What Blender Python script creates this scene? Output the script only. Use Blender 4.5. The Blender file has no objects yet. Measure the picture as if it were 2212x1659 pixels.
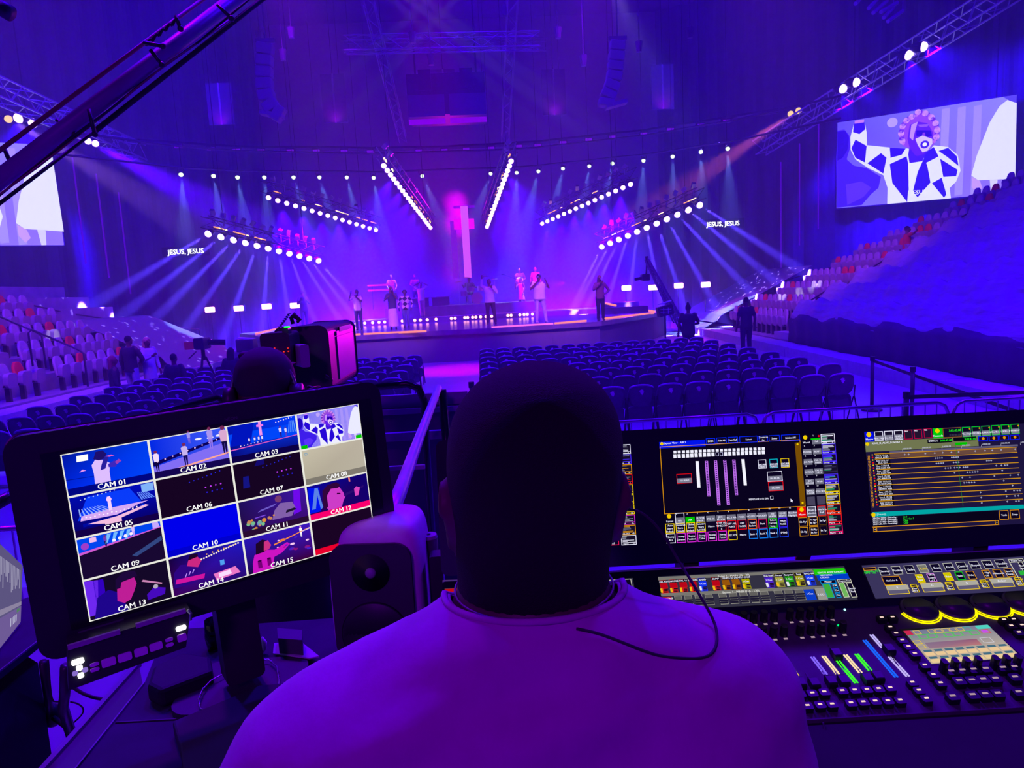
import bpy, bmesh, math, random
from mathutils import Vector, Matrix, Euler
V = Vector
random.seed(7)
sc = bpy.context.scene
COL = sc.collection

# ------------------------------------------------------------------ camera, exposure, world
F, PW, PH = 1520.0, 2212, 1659
CAM = V((0, 0, 2.4))
yaw, pit, rol = math.radians(2.45), math.radians(-7.46), math.radians(3.0)
fw = V((math.sin(yaw)*math.cos(pit), math.cos(yaw)*math.cos(pit), math.sin(pit)))
r0 = fw.cross(V((0, 0, 1))).normalized(); u0 = r0.cross(fw)
rt = r0*math.cos(rol) - u0*math.sin(rol); up = u0*math.cos(rol) + r0*math.sin(rol)
cam = bpy.data.cameras.new('camera'); camo = bpy.data.objects.new('camera', cam); COL.objects.link(camo)
M3 = Matrix((rt, up, -fw)).transposed()
camo.matrix_world = Matrix.Translation(CAM) @ M3.to_4x4()
cam.sensor_width = 36; cam.lens = 36*F/PW; cam.clip_start = .02; cam.clip_end = 300
sc.camera = camo
sc.view_settings.view_transform = 'Standard'; sc.view_settings.look = 'None'
sc.view_settings.exposure = 0; sc.view_settings.gamma = 1; sc.view_settings.use_curve_mapping = False
cy = sc.cycles
cy.max_bounces = 4; cy.diffuse_bounces = 2; cy.glossy_bounces = 2; cy.transmission_bounces = 2; cy.volume_bounces = 0
cy.transparent_max_bounces = 4; cy.caustics_reflective = False; cy.caustics_refractive = False
cy.sample_clamp_indirect = 2.0
w = bpy.data.worlds.new('arena_ambience'); sc.world = w; w.use_nodes = True
w.node_tree.nodes['Background'].inputs[0].default_value = (.045, .0, .95, 1)
w.node_tree.nodes['Background'].inputs[1].default_value = .19

def ray(x, y): return fw + rt*((x-PW/2)/F) + up*((PH/2-y)/F)
def aty(x, y, Y):          # the point seen at photo position x, y that lies Y metres down the hall
    d = ray(x, y); return CAM + d*(Y/d.y)
def atz(x, y, Z):          # ... that lies at height Z
    d = ray(x, y); return CAM + d*((Z-CAM.z)/d.z)
def atp(x, y, p0, n):      # ... that lies on a plane
    d = ray(x, y); return CAM + d*((V(p0)-CAM).dot(n)/d.dot(n))

def spot(name, p, t, col, e, ang, blend=.4, r=.05, tex=None):
    l = bpy.data.lights.new(name, 'SPOT'); o = bpy.data.objects.new(name, l); COL.objects.link(o)
    o.location = p; l.color = col; l.energy = e; l.spot_size = math.radians(ang); l.spot_blend = blend; l.shadow_soft_size = r
    o.rotation_euler = (V(t)-V(p)).to_track_quat('-Z', 'Y').to_euler()
    if tex:                # a gobo wheel: breaks the beam into patches
        l.use_nodes = True; nt = l.node_tree; em = nt.nodes['Emission']
        tc = nt.nodes.new('ShaderNodeNewGeometry'); vo = nt.nodes.new('ShaderNodeTexVoronoi'); vo.inputs['Scale'].default_value = tex
        lt = nt.nodes.new('ShaderNodeMath'); lt.operation = 'LESS_THAN'; lt.inputs[1].default_value = .19
        ml = nt.nodes.new('ShaderNodeMath'); ml.operation = 'MULTIPLY_ADD'; ml.inputs[1].default_value = 1; ml.inputs[2].default_value = .0
        nt.links.new(tc.outputs['Incoming'], vo.inputs['Vector']); nt.links.new(vo.outputs['Distance'], lt.inputs[0])
        nt.links.new(lt.outputs[0], ml.inputs[0]); nt.links.new(ml.outputs[0], em.inputs['Strength'])
    return o
def area(name, p, t, col, e, sx, sy):
    l = bpy.data.lights.new(name, 'AREA'); o = bpy.data.objects.new(name, l); COL.objects.link(o)
    l.shape = 'RECTANGLE'; l.size = sx; l.size_y = sy; l.color = col; l.energy = e; o.location = p
    o.rotation_euler = (V(t)-V(p)).to_track_quat('-Z', 'Y').to_euler(); return o

BLU = (.09, .0, 1.0); VIO = (.065, .0, 1.0); DEEP = (.02, .0, 1.0); MAG = (1.0, .0, .9)
# unseen lamps added high over the floor as ambient fill, wide and soft
for x in (-9, 0, 9):
    spot('house_fill', (x, 12, 17.6), (x, 13, 0), (.04, 0, 1), 15000, 140, 1, .4)
spot('house_fill', (1, 24, 17.8), (1, 23, 0), (.05, 0, 1), 9000, 120, 1, .4)
spot('house_fill', (13, 9, 15), (16, 15, 2), (.045, 0, 1), 5200, 100, 1, .4)
spot('house_fill', (-13, 11, 15), (-15, 20, 1.5), (.07, 0, 1), 11000, 100, 1, .4)
spot('console_wash', (-2.4, 5.4, 8.0), (.0, .9, 1.8), (.36, 0, 1), 900, 50, .8, .3)
spot('console_wash', (3.6, 5.0, 7.6), (.6, .9, 1.8), (.30, 0, 1), 480, 50, .8, .3)
spot('rear_fill', (-1.6, -4.5, 5.4), (.0, .7, 1.9), (.36, 0, 1), 560, 60, .8, .4)  # unseen purple spot added behind the camera to brighten the operator's shirt
spot('stage_wash', (-6, 24, 14), (-3, 30, 1), (.26, 0, 1), 5500, 60, 1, .2)
spot('stage_wash', (5, 24, 14), (3, 30, 1), (.26, 0, 1), 5500, 60, 1, .2)
spot('aisle_fill', (-.9, 14, 17.8), (-.80, 22.6, 0), (1, 0, .6), 42000, 12, 1, .02)  # unseen overhead spot added to turn the aisle floor pink
spot('wall_fill', (-8, 26, 17.5), (-22, 36, 5), (.02, 0, 1), 15000, 100, 1, .3)  # unseen blue spots added to brighten the side drapes
spot('wall_fill', (8, 26, 17.5), (22, 38, 5), (.02, 0, 1), 9000, 100, 1, .3)
for x in (-9, -4.5, 2.8, 7.5): spot('cyc_fill', (x, 42.3, .4), (x, 45.4, 1.8), (.03, 0, 1), 4200, 120, 1, .1)  # unseen spots added behind the stage to saturate the backdrop
spot('lens_side_fill', (3, 24, 2.6), (-.95, 3.4, 2.25), (.8, 0, .65), 8000, 4, .8, .02)  # narrow spot added to throw magenta on the studio camera's lens panel
spot('bank_fill', (-6, 10, 14), (-14, 21, 1.5), (.75, .10, .9), 7000, 44, .9, .2)  # added pair, unseen, lifts the reds of the seat banks
spot('bank_fill', (5, 14, 13), (13.5, 27, 2), (.75, .10, .9), 8000, 34, .9, .2)
spot('floor_fill', (-5, 5.5, 9), (-2.7, 4.2, 0), (.14, 0, 1), 10000, 36, .9, .2)  # added pair, out of view, brightens two dull stretches of floor
spot('floor_fill', (10, 6, 10), (8.3, 9.5, 0), (.10, 0, 1), 7500, 44, .9, .2)
# front key lamps on the performers
for x in (-4, 3): spot('front_key', (x, 6.2, 17.9), (x*.9, 27.5, 1.6), (.9, .18, .9), 36000, 14, 1, .1)

# ------------------------------------------------------------------ materials
_m = {}
def srgb(c):
    f = lambda v: (v/255/12.92) if v <= 10.3 else ((v/255+.055)/1.055)**2.4
    return (f(c[0]), f(c[1]), f(c[2]))
def mat(name, col, rough=.6, metal=0., em=None, es=1., noise=.0, nscale=6., spec=.5, bump=0.):
    if name in _m: return _m[name]
    m = bpy.data.materials.new(name); m.use_nodes = True; nt = m.node_tree; b = nt.nodes['Principled BSDF']
    b.inputs['Base Color'].default_value = (*col, 1); b.inputs['Roughness'].default_value = rough
    b.inputs['Metallic'].default_value = metal; b.inputs['Specular IOR Level'].default_value = spec
    if em: b.inputs['Emission Color'].default_value = (*em, 1); b.inputs['Emission Strength'].default_value = es; m.cycles.emission_sampling = 'NONE'
    if noise or bump:
        tc = nt.nodes.new('ShaderNodeTexCoord'); n = nt.nodes.new('ShaderNodeTexNoise'); n.inputs['Scale'].default_value = nscale; n.inputs['Detail'].default_value = 5
        nt.links.new(tc.outputs['Object'], n.inputs['Vector'])
        if noise:
            mp = nt.nodes.new('ShaderNodeMapRange'); mp.inputs[1].default_value = .3; mp.inputs[2].default_value = .7
            mp.inputs[3].default_value = 1-noise; mp.inputs[4].default_value = 1+noise
            mx = nt.nodes.new('ShaderNodeVectorMath'); mx.operation = 'SCALE'; mx.inputs[0].default_value = col
            nt.links.new(n.outputs['Fac'], mp.inputs[0]); nt.links.new(mp.outputs[0], mx.inputs['Scale']); nt.links.new(mx.outputs[0], b.inputs['Base Color'])
        if bump:
            bp = nt.nodes.new('ShaderNodeBump'); bp.inputs['Strength'].default_value = bump; bp.inputs['Distance'].default_value = .02
            nt.links.new(n.outputs['Fac'], bp.inputs['Height']); nt.links.new(bp.outputs[0], b.inputs['Normal'])
    _m[name] = m; return m
def emat(name, col, s=1.):
    if name in _m: return _m[name]
    m = bpy.data.materials.new(name); m.use_nodes = True; nt = m.node_tree; nt.nodes.clear()
    o = nt.nodes.new('ShaderNodeOutputMaterial'); e = nt.nodes.new('ShaderNodeEmission')
    e.inputs[0].default_value = (*col, 1); e.inputs[1].default_value = s; nt.links.new(e.outputs[0], o.inputs[0])
    m.cycles.emission_sampling = 'NONE'; _m[name] = m; return m
def pixmat(k=1.0):
    nm = 'screen_pixels_%d' % (k*1000)
    if nm in _m: return _m[nm]
    m = emat(nm, (1, 1, 1), k); nt = m.node_tree
    a = nt.nodes.new('ShaderNodeAttribute'); a.attribute_name = 'Col'; e = [n for n in nt.nodes if n.type == 'EMISSION'][0]
    nt.links.new(a.outputs['Color'], e.inputs[0]); return m
BLACK = mat('black_plastic', (.035, .035, .04), .45, noise=.2)
BLACKM = mat('black_metal', (.05, .05, .055), .35, .3)
GLOSSB = mat('glossy_black', (.012, .012, .015), .18)
STEEL = mat('brushed_steel', (.55, .55, .58), .28, .9, noise=.1)
ALU = mat('aluminium_tube', (.6, .6, .62), .4, .6, noise=.1)
RUB = mat('black_rubber', (.03, .03, .03), .7)
DKF = mat('dark_fabric', (.06, .06, .07), .9, noise=.2, nscale=30)
SKIN = mat('brown_skin', (.17, .085, .055), .5, noise=.1, nscale=12)
SKIND = mat('dark_skin', (.10, .05, .035), .5, noise=.1, nscale=12)
HAIRM = mat('black_hair', (.015, .012, .012), .8, bump=.4, nscale=60)
WHT = mat('white_cotton', (.75, .75, .75), .85, noise=.05, nscale=10)

# ------------------------------------------------------------------ mesh building
class MB:
    def __init__(s): s.v = []; s.f = []; s.mi = []; s.m = 0; s.c = []
    def add(s, vs, fs, c=None):
        b = len(s.v); s.v += [tuple(v) for v in vs]
        for f in fs: s.f.append(tuple(b+i for i in f)); s.mi.append(s.m); s.c.append(c)
        return s
    def box(s, c, d, R=None):
        x, y, z = d[0]/2, d[1]/2, d[2]/2
        vs = [V((a*x, b*y, e*z)) for a in (-1, 1) for b in (-1, 1) for e in (-1, 1)]
        if R is not None: vs = [R @ v for v in vs]
        return s.add([V(c)+v for v in vs], [(0, 1, 3, 2), (4, 6, 7, 5), (0, 4, 5, 1), (2, 3, 7, 6), (0, 2, 6, 4), (1, 5, 7, 3)])
    def bar(s, a, b, w, h=None, upv=(0, 0, 1)):     # square bar between two points
        a, b = V(a), V(b); h = h or w; d = (b-a); L = d.length; d.normalize()
        u = V(upv)
        if abs(d.dot(u)) > .95: u = V((1, 0, 0))
        x = d.cross(u).normalized(); z = x.cross(d)
        R = Matrix((x, d, z)).transposed(); return s.box((a+b)/2, (w, L, h), R)
    def rbox(s, c, d, r, R=None, n=4, ax=1):        # box whose outline is rounded when looked at along axis ax
        o = [i for i in range(3) if i != ax]; hw, hh = d[o[0]]/2, d[o[1]]/2; r = min(r, hw*.99, hh*.99); pts = []
        for cx, cyy, a0 in ((hw-r, hh-r, 0), (-hw+r, hh-r, 90), (-hw+r, -hh+r, 180), (hw-r, -hh+r, 270)):
            for k in range(n+1):
                a = math.radians(a0+90*k/n); pts.append((cx+r*math.cos(a), cyy+r*math.sin(a)))
        vs = []
        for e in (-1, 1):
            for p in pts:
                q = [0, 0, 0]; q[o[0]], q[o[1]] = p; q[ax] = e*d[ax]/2; vs.append(V(q))
        if R is not None: vs = [R @ v for v in vs]
        N = len(pts)
        return s.add([V(c)+v for v in vs], [tuple(range(N)), tuple(range(2*N-1, N-1, -1))]+[(i, (i+1) % N, N+(i+1) % N, N+i) for i in range(N)])
    def prism(s, pts, ext):                         # polygon pts (3-D) pushed along ext
        n = len(pts); e = V(ext); vs = [V(p) for p in pts]+[V(p)+e for p in pts]
        return s.add(vs, [tuple(range(n-1, -1, -1)), tuple(range(n, 2*n))]+[(i, (i+1) % n, n+(i+1) % n, n+i) for i in range(n)])
    def tube(s, pts, r, n=8, cap=True, closed=False):
        pts = [V(p) for p in pts]; rs = r if isinstance(r, (list, tuple)) else [r]*len(pts); b = len(s.v); N = len(pts); vs = []
        prev = None
        for i, p in enumerate(pts):
            if closed: d = pts[(i+1) % N]-pts[i-1]
            else: d = pts[min(i+1, N-1)]-pts[max(i-1, 0)]
            d.normalize()
            if prev is None:
                x = d.cross(V((0, 0, 1)))
                if x.length < .1: x = d.cross(V((1, 0, 0)))
            else: x = prev-d*prev.dot(d)
            x.normalize(); prev = x; y = d.cross(x)
            for k in range(n):
                a = 2*math.pi*k/n; vs.append(p+(x*math.cos(a)+y*math.sin(a))*rs[i])
        fs = []
        for i in range(N if closed else N-1):
            j = (i+1) % N
            for k in range(n): fs.append((i*n+k, i*n+(k+1) % n, j*n+(k+1) % n, j*n+k))
        if cap and not closed: fs += [tuple(range(n-1, -1, -1)), tuple((N-1)*n+k for k in range(n))]
        return s.add(vs, fs)
    def limb(s, pts, rs, n=10):                     # tapered tube with round ends
        pts = [V(p) for p in pts]; a = (pts[1]-pts[0]).normalized(); b = (pts[-1]-pts[-2]).normalized()
        P = [pts[0]-a*rs[0]*c for c in (.98, .8, .45)]+pts+[pts[-1]+b*rs[-1]*c for c in (.45, .8, .98)]
        R = [rs[0]*c for c in (.2, .6, .89)]+list(rs)+[rs[-1]*c for c in (.89, .6, .2)]
        return s.tube(P, R, n)
    def loft(s, rings, n=20, p=2.0, cap=True):      # rings: (cx, cy, cz, rx, ry)
        vs = []
        for (cx, cyy, cz, rx, ry) in rings:
            for k in range(n):
                a = 2*math.pi*k/n; c, q = math.cos(a), math.sin(a)
                vs.append((cx+rx*math.copysign(abs(c)**(2/p), c), cyy+ry*math.copysign(abs(q)**(2/p), q), cz))
        fs = [(i*n+k, i*n+(k+1) % n, (i+1)*n+(k+1) % n, (i+1)*n+k) for i in range(len(rings)-1) for k in range(n)]
        if cap: fs += [tuple(range(n-1, -1, -1)), tuple((len(rings)-1)*n+k for k in range(n))]
        return s.add(vs, fs)
    def sph(s, c, r, n=12, m=8, R=None):
        r = (r, r, r) if not isinstance(r, (tuple, list)) else r; vs = []
        for i in range(m+1):
            t = math.pi*i/m
            t = min(max(t, .02), math.pi-.02)
            for k in range(n):
                a = 2*math.pi*k/n; q = V((r[0]*math.sin(t)*math.cos(a), r[1]*math.sin(t)*math.sin(a), r[2]*math.cos(t)))
                vs.append(V(c)+(R @ q if R is not None else q))
        fs = [(i*n+k, (i+1)*n+k, (i+1)*n+(k+1) % n, i*n+(k+1) % n) for i in range(m) for k in range(n)]
        return s.add(vs, fs+[tuple(range(n)), tuple(m*n+k for k in range(n-1, -1, -1))])
    def cyl(s, a, b, r, n=16, r2=None): return s.tube([a, b], [r, r if r2 is None else r2], n)
    def build(s, name, mats, parent=None, smooth=False, world=True):
        me = bpy.data.meshes.new(name); off = V((0, 0, 0))
        if parent is not None and world:
            q = parent
            while q is not None: off += q.location; q = q.parent
        vs = [tuple(V(v)-off) for v in s.v] if off.length else s.v
        me.from_pydata(vs, [], s.f)
        ms = mats if isinstance(mats, (list, tuple)) else [mats]
        for m in ms: me.materials.append(m)
        if len(ms) > 1: me.polygons.foreach_set('material_index', s.mi)
        if any(c is not None for c in s.c):
            ca = me.color_attributes.new('Col', 'FLOAT_COLOR', 'CORNER'); li = 0; arr = []
            for f, c in zip(s.f, s.c):
                if c and isinstance(c[0], (tuple, list)):
                    for q in c: arr += [*q, 1.]
                else: arr += [*(c or (0, 0, 0)), 1.]*len(f)
            ca.data.foreach_set('color', arr)
        me.update()
        if smooth: me.polygons.foreach_set('use_smooth', [True]*len(me.polygons))
        o = bpy.data.objects.new(name, me); COL.objects.link(o)
        if parent is not None: o.parent = parent
        return o
def tag(o, label=None, cat=None, group=None, kind=None):
    if label: o['label'] = label
    if cat: o['category'] = cat
    if group: o['group'] = group
    if kind: o['kind'] = kind
    return o
def thing(name, label, cat, loc=(0, 0, 0), rz=0, group=None):
    o = bpy.data.objects.new(name, None); COL.objects.link(o); o.location = loc; o.rotation_euler = (0, 0, rz)
    o.empty_display_size = .1
    return tag(o, label, cat, group)
def struct(mb, name, m, **k):
    o = mb.build(name, m, **k); o['kind'] = 'structure'; return o
def dup(root, loc, rz=None, label=None, group=None, rot=None, skip=()):
    r = root.copy(); COL.objects.link(r); r.location = loc
    if rz is not None: r.rotation_euler = (0, 0, rz)
    if rot is not None: r.rotation_euler = rot
    if label: r['label'] = label
    if group: r['group'] = group
    for ch in list(KIDS(root)):
        if ch.name.split('.')[0] in skip: continue
        c = ch.copy(); COL.objects.link(c); c.parent = r; _kids.setdefault(r.name, []).append(c)
        for g in KIDS(ch):
            if g.name.split('.')[0] in skip: continue
            d = g.copy(); COL.objects.link(d); d.parent = c
    return r
_kids = {}
def KIDS(o): return _kids.get(o.name) or [c for c in o.children]
def remesh(o, vox, sm=3):
    r = o.modifiers.new('skin', 'REMESH'); r.mode = 'VOXEL'; r.voxel_size = vox; r.use_smooth_shade = True
    if sm: q = o.modifiers.new('smooth', 'SMOOTH'); q.iterations = sm; q.factor = .5
def bevel(o, wd, seg=2):
    b = o.modifiers.new('bevel', 'BEVEL'); b.width = wd; b.segments = seg; b.limit_method = 'ANGLE'; b.angle_limit = math.radians(40)
ORD = ['first', 'second', 'third', 'fourth', 'fifth', 'sixth', 'seventh', 'eighth', 'ninth', 'tenth', 'eleventh', 'twelfth', 'thirteenth', 'fourteenth', 'fifteenth', 'sixteenth', 'seventeenth', 'eighteenth', 'nineteenth', 'twentieth', 'twenty-first', 'twenty-second', 'twenty-third', 'twenty-fourth', 'twenty-fifth', 'twenty-sixth', 'twenty-seventh', 'twenty-eighth', 'twenty-ninth', 'thirtieth', 'thirty-first', 'thirty-second', 'thirty-third', 'thirty-fourth']

# flat pictures on screens: polygons laid on the display plane, each with its own colour
_txt = {}
def glyphs(s):
    if s in _txt: return _txt[s]
    c = bpy.data.curves.new('t', 'FONT'); c.body = s; c.resolution_u = 2; c.align_x = 'LEFT'
    o = bpy.data.objects.new('t', c); me = bpy.data.meshes.new_from_object(o)
    vs = [tuple(v.co) for v in me.vertices]; fs = [tuple(p.vertices) for p in me.polygons]
    bpy.data.objects.remove(o); bpy.data.meshes.remove(me); bpy.data.curves.remove(c)
    if vs: x0 = min(v[0] for v in vs); x1 = max(v[0] for v in vs); vs = [(v[0]-x0, v[1], 0) for v in vs]; wd = x1-x0
    else: wd = 0
    _txt[s] = (vs, fs, wd); return _txt[s]
def homog(c):                                       # photo corners TL TR BR BL -> (u, v) of the unit square, v up
    (x0, y0), (x1, y1), (x2, y2), (x3, y3) = c
    dx1, dx2, sx = x1-x2, x3-x2, x0-x1+x2-x3; dy1, dy2, sy = y1-y2, y3-y2, y0-y1+y2-y3
    det = dx1*dy2-dx2*dy1; g = (sx*dy2-dx2*sy)/det; h = (dx1*sy-sx*dy1)/det
    Mx = Matrix(((x1-x0+g*x1, x3-x0+h*x3, x0), (y1-y0+g*y1, y3-y0+h*y3, y0), (g, h, 1))).inverted()
    def f(x, y):
        q = Mx @ V((x, y, 1)); return (q.x/q.z, 1-q.y/q.z)
    return f
class Pic:
    def __init__(s, O, X, Y, w, h, eps=.00015, corners=None):
        s.O, s.X, s.Y, s.w, s.h, s.eps = V(O), V(X).normalized(), V(Y).normalized(), w, h, eps
        s.N = s.X.cross(s.Y); s.mb = MB(); s.q = homog(corners) if corners else (lambda x, y: (x, y)); s.sub = None
    def P(s, u, v, lv): return s.O+s.X*(u*s.w)+s.Y*(v*s.h)+s.N*(s.eps*lv)
    def uv(s, x, y):
        u, v = s.q(x, y)
        if s.sub: a, b, c, d = s.sub; u, v = a+(c-a)*u, b+(d-b)*v
        return u, v
    def poly(s, pts, c, lv=1):
        cc = [srgb(k) for k in c] if isinstance(c[0], (tuple, list)) else srgb(c)
        s.mb.add([s.P(*s.uv(*p), lv) for p in pts], [tuple(range(len(pts)))], cc)
    def r(s, x0, y0, x1, y1, c, lv=1):
        a, b = s.uv(x0, y0); e, f = s.uv(x1, y1); a, e = min(a, e), max(a, e); b, f = min(b, f), max(b, f)
        cc = [srgb(k) for k in c] if isinstance(c[0], (tuple, list)) else srgb(c)
        s.mb.add([s.P(a, b, lv), s.P(e, b, lv), s.P(e, f, lv), s.P(a, f, lv)], [(0, 1, 2, 3)], cc)
    def f(s, x0, y0, x1, y1, c, t=.0012, lv=2, fill=None):    # outline, t metres wide
        a, b = s.uv(x0, y0); e, f = s.uv(x1, y1); a, e = min(a, e), max(a, e); b, f = min(b, f), max(b, f)
        tu, tv = t/s.w, t/s.h; cc = srgb(c)
        for (p, q, g, k) in ((a, b, e, b+tv), (a, f-tv, e, f), (a, b, a+tu, f), (e-tu, b, e, f)):
            s.mb.add([s.P(p, q, lv), s.P(g, q, lv), s.P(g, k, lv), s.P(p, k, lv)], [(0, 1, 2, 3)], cc)
        if fill: s.r(x0, y0, x1, y1, fill, lv-1)
    def t(s, x, y, txt, c, hgt, lv=4, al='c', wmax=None):      # hgt metres
        vs, fs, wd = glyphs(txt)
        if not vs: return
        u, v = s.uv(x, y); k = hgt/.72; kx = k
        if wmax and wd*k > wmax: kx = wmax/wd
        x0 = -wd*kx/2 if al == 'c' else (0 if al == 'l' else -wd*kx)
        for b in ((-.022, .022) if len(txt) < 28 else (0,)):
            s.mb.add([s.P(u, v, lv+(.3 if b > 0 else 0))+s.X*(x0+(p[0]+b)*kx)+s.Y*((p[1]-.35)*k) for p in vs], fs, srgb(c))
    def disc(s, x, y, r, c, lv=3, n=14, sy=1.):
        u, v = s.uv(x, y); s.mb.add([s.P(u, v, lv)+s.X*(r*math.cos(2*math.pi*k/n))+s.Y*(r*sy*math.sin(2*math.pi*k/n)) for k in range(n)], [tuple(range(n))], srgb(c))
    def build(s, name, parent, k=1.0): return s.mb.build(name, pixmat(k), parent)
# ------------------------------------------------------------------ hall shell
FLOOR = mat('sealed_concrete', (.42, .40, .44), .32, noise=.1, nscale=1.2)
CURT = mat('black_drape', (.11, .10, .13), .9, noise=.15, nscale=2)
CYC = mat('grey_cyclorama', (.35, .33, .38), .9, noise=.05, nscale=1)
CEIL = mat('ceiling_deck', (.10, .09, .12), .85, noise=.3, nscale=.5)
CONC = mat('painted_concrete', (.40, .38, .42), .7, noise=.15, nscale=2)
DECK = mat('gloss_stage_deck', (.24, .20, .26), .16, noise=.2, nscale=3)
FASC = mat('stage_fascia', (.19, .17, .22), .8, noise=.1, nscale=1)
struct(MB().box((0, 22, -.1), (84, 52, .2)), 'floor', FLOOR)
def wavy(a, b, z0, z1, amp=.12, wl=1.1):            # hanging drape: a folded sheet with thickness
    a, b = V((*a, 0)), V((*b, 0)); L = (b-a).length; d = (b-a)/L; n = V((-d.y, d.x, 0)); N = int(L/wl*6); m = MB(); pts = []
    for i in range(N+1):
        s = L*i/N; pts.append(a+d*s+n*amp*math.sin(2*math.pi*s/wl))
    vs = []
    for z in (z0, z1):
        for k in (0, .08):
            vs += [(p+n*k)+V((0, 0, z)) for p in pts]
    K = N+1; fs = []
    for i in range(N):
        fs += [(i, i+1, 2*K+i+1, 2*K+i), (K+i, 3*K+i, 3*K+i+1, K+i+1), (2*K+i, 2*K+i+1, 3*K+i+1, 3*K+i), (i, K+i, K+i+1, i+1)]
    return m.add(vs, fs)
struct(wavy((11.5, 45.6), (38, 29.2), 0, 19, .15), 'wall_right', CURT)
struct(wavy((-39, 26.2), (-12, 43.4), 0, 19, .15), 'wall_left', CURT)
struct(MB().box((0, 45.6, 9.5), (27, .4, 19)), 'wall_back', CYC)
struct(MB().box((0, 22, 19.2), (84, 52, .3)), 'ceiling', CEIL)

# haze that fills the hall in front of the camera
hm = bpy.data.materials.new('hall_haze'); hm.use_nodes = True; nt = hm.node_tree; nt.nodes.clear()
ho = nt.nodes.new('ShaderNodeOutputMaterial'); hv = nt.nodes.new('ShaderNodeVolumeScatter')
hv.inputs['Color'].default_value = (.9, .9, .9, 1); hv.inputs['Density'].default_value = .011; hv.inputs['Anisotropy'].default_value = .25
nt.links.new(hv.outputs[0], ho.inputs['Volume']); hm.cycles.homogeneous_volume = True
hz = MB().box((0, 26.5, 9.3), (70, 41, 18.4)).build('haze', hm); hz['kind'] = 'stuff'; hz['label'] = 'thin theatrical haze hanging through the hall'

# ------------------------------------------------------------------ stage
DZ = 1.15
def gz(x, y, z=DZ): return atz(x, y, z)
front = [gz(548, 724), gz(590, 737), gz(735, 727), gz(785, 724), gz(920, 716), gz(1060, 709), gz(1195, 701), gz(1300, 694), gz(1418, 676)]
back = [V((9.3, 34, DZ)), V((7.5, 40, DZ)), V((-9.3, 40, DZ)), V((-11, 33, DZ))]
stage = thing('stage', 'wide gloss-topped stage across the hall with orange lit edges', 'stage', (-1, 30, 0))
poly = front+back
MB().prism([(p.x, p.y, .98) for p in poly], (0, 0, .17)).build('deck_top', DECK, stage)
ins = lambda p, k=.12: (p.x-(p.x+1)*k*.1, p.y+k, 0)
MB().prism([ins(p) for p in poly], (0, 0, .98)).build('fascia', FASC, stage)
ORG = emat('orange_led_strip', (1, .22, .16), 1.5); PNKL = emat('pink_led_strip', (1, .16, .75), 1.2)
for a, b, m in (((603, 735), (728, 726), ORG), ((735, 726), (779, 723.5), ORG), ((786, 723), (921, 716.5), ORG), ((1062, 708.5), (1195, 700.5), PNKL), ((1199, 700), (1266, 694), ORG), ((1302, 689.5), (1412, 677), ORG), ((1382, 668), (1414, 674), ORG), ((553, 722), (602, 710), ORG)):
    p, q = gz(*a), gz(*b); p.z = q.z = DZ+.02
    MB().bar(p, q, .07).build('edge_light_strip', m, stage)
up_ = thing('stage_riser', 'raised band platform along the middle of the stage with a row of small lamps', 'platform', (-1, 32, DZ))
uf = [gz(700, 706, 1.2), gz(740, 703.5, 1.2), gz(1000, 690, 1.2), gz(1268, 676, 1.2), gz(1330, 672, 1.2)]
for p in uf: p.z = DZ
UZ = 1.38
MB().prism([(p.x, p.y, DZ) for p in uf]+[(6, 39, DZ), (-9, 39, DZ)], (0, 0, UZ-DZ)).build('riser_deck', DECK, up_)
MB().prism([(-4.6, 35.4, UZ), (3.4, 35.4, UZ), (3.4, 38.8, UZ), (-4.6, 38.8, UZ)], (0, 0, .5)).build('riser_upper_step', DECK, up_)
spill = thing('wing_riser', 'dark stepped block standing at the right end of the stage', 'platform', gz(1352, 668))
a = gz(1352, 678); MB().box((a.x+.1, a.y+1.2, DZ+.15), (2.1, 1.4, .3)).box((a.x, a.y+1.5, DZ+.4), (1.7, .9, .2)).build('wing_riser_block', BLACK, spill)
p = gz(1308, 655, 1.65); q = gz(1330, 660, 1.65); MB().bar(p, q, .07).build('edge_light_strip', ORG, spill)
# little footlights on the riser edge, each a lamp with a hot lens
FL = emat('footlight_lens', (2.2, .75, .9), 1.6)
xs = [728, 740, 759, 769, 788, 805, 819, 831, 869, 896, 908, 923, 942, 975, 983, 1004, 1010, 1021, 1028, 1038, 1050, 1062, 1097, 1104, 1123, 1132, 1139, 1150, 1165, 1179, 1197, 1204, 1209, 1217, 1235, 1249, 1260, 1267]
yl = gz(1000, 690, 1.2).y
f0 = None
for i, x in enumerate(xs):
    p = aty(x, 686.6-(x-1000)*.0535, yl-.1-(.03 if abs(x-1000) < 160 else 0))
    lab = '%s small hot footlight from the left along the front of the band platform' % ORD[i] if i < 34 else '%s small hot footlight from the right along the front of the band platform' % ORD[37-i]
    if f0 is None:
        f0 = thing('footlight', lab, 'lamp', p, 0, 'footlights on the band platform')
        MB().box(V((0, .03, 0)), (.16, .08, .16)).build('lamp_housing', BLACK, f0, world=False)
        MB().sph((0, -.02, 0), (.075, .04, .075), 12, 6).build('lens', FL, f0, world=False)
    else: dup(f0, p, label=lab)

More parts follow.
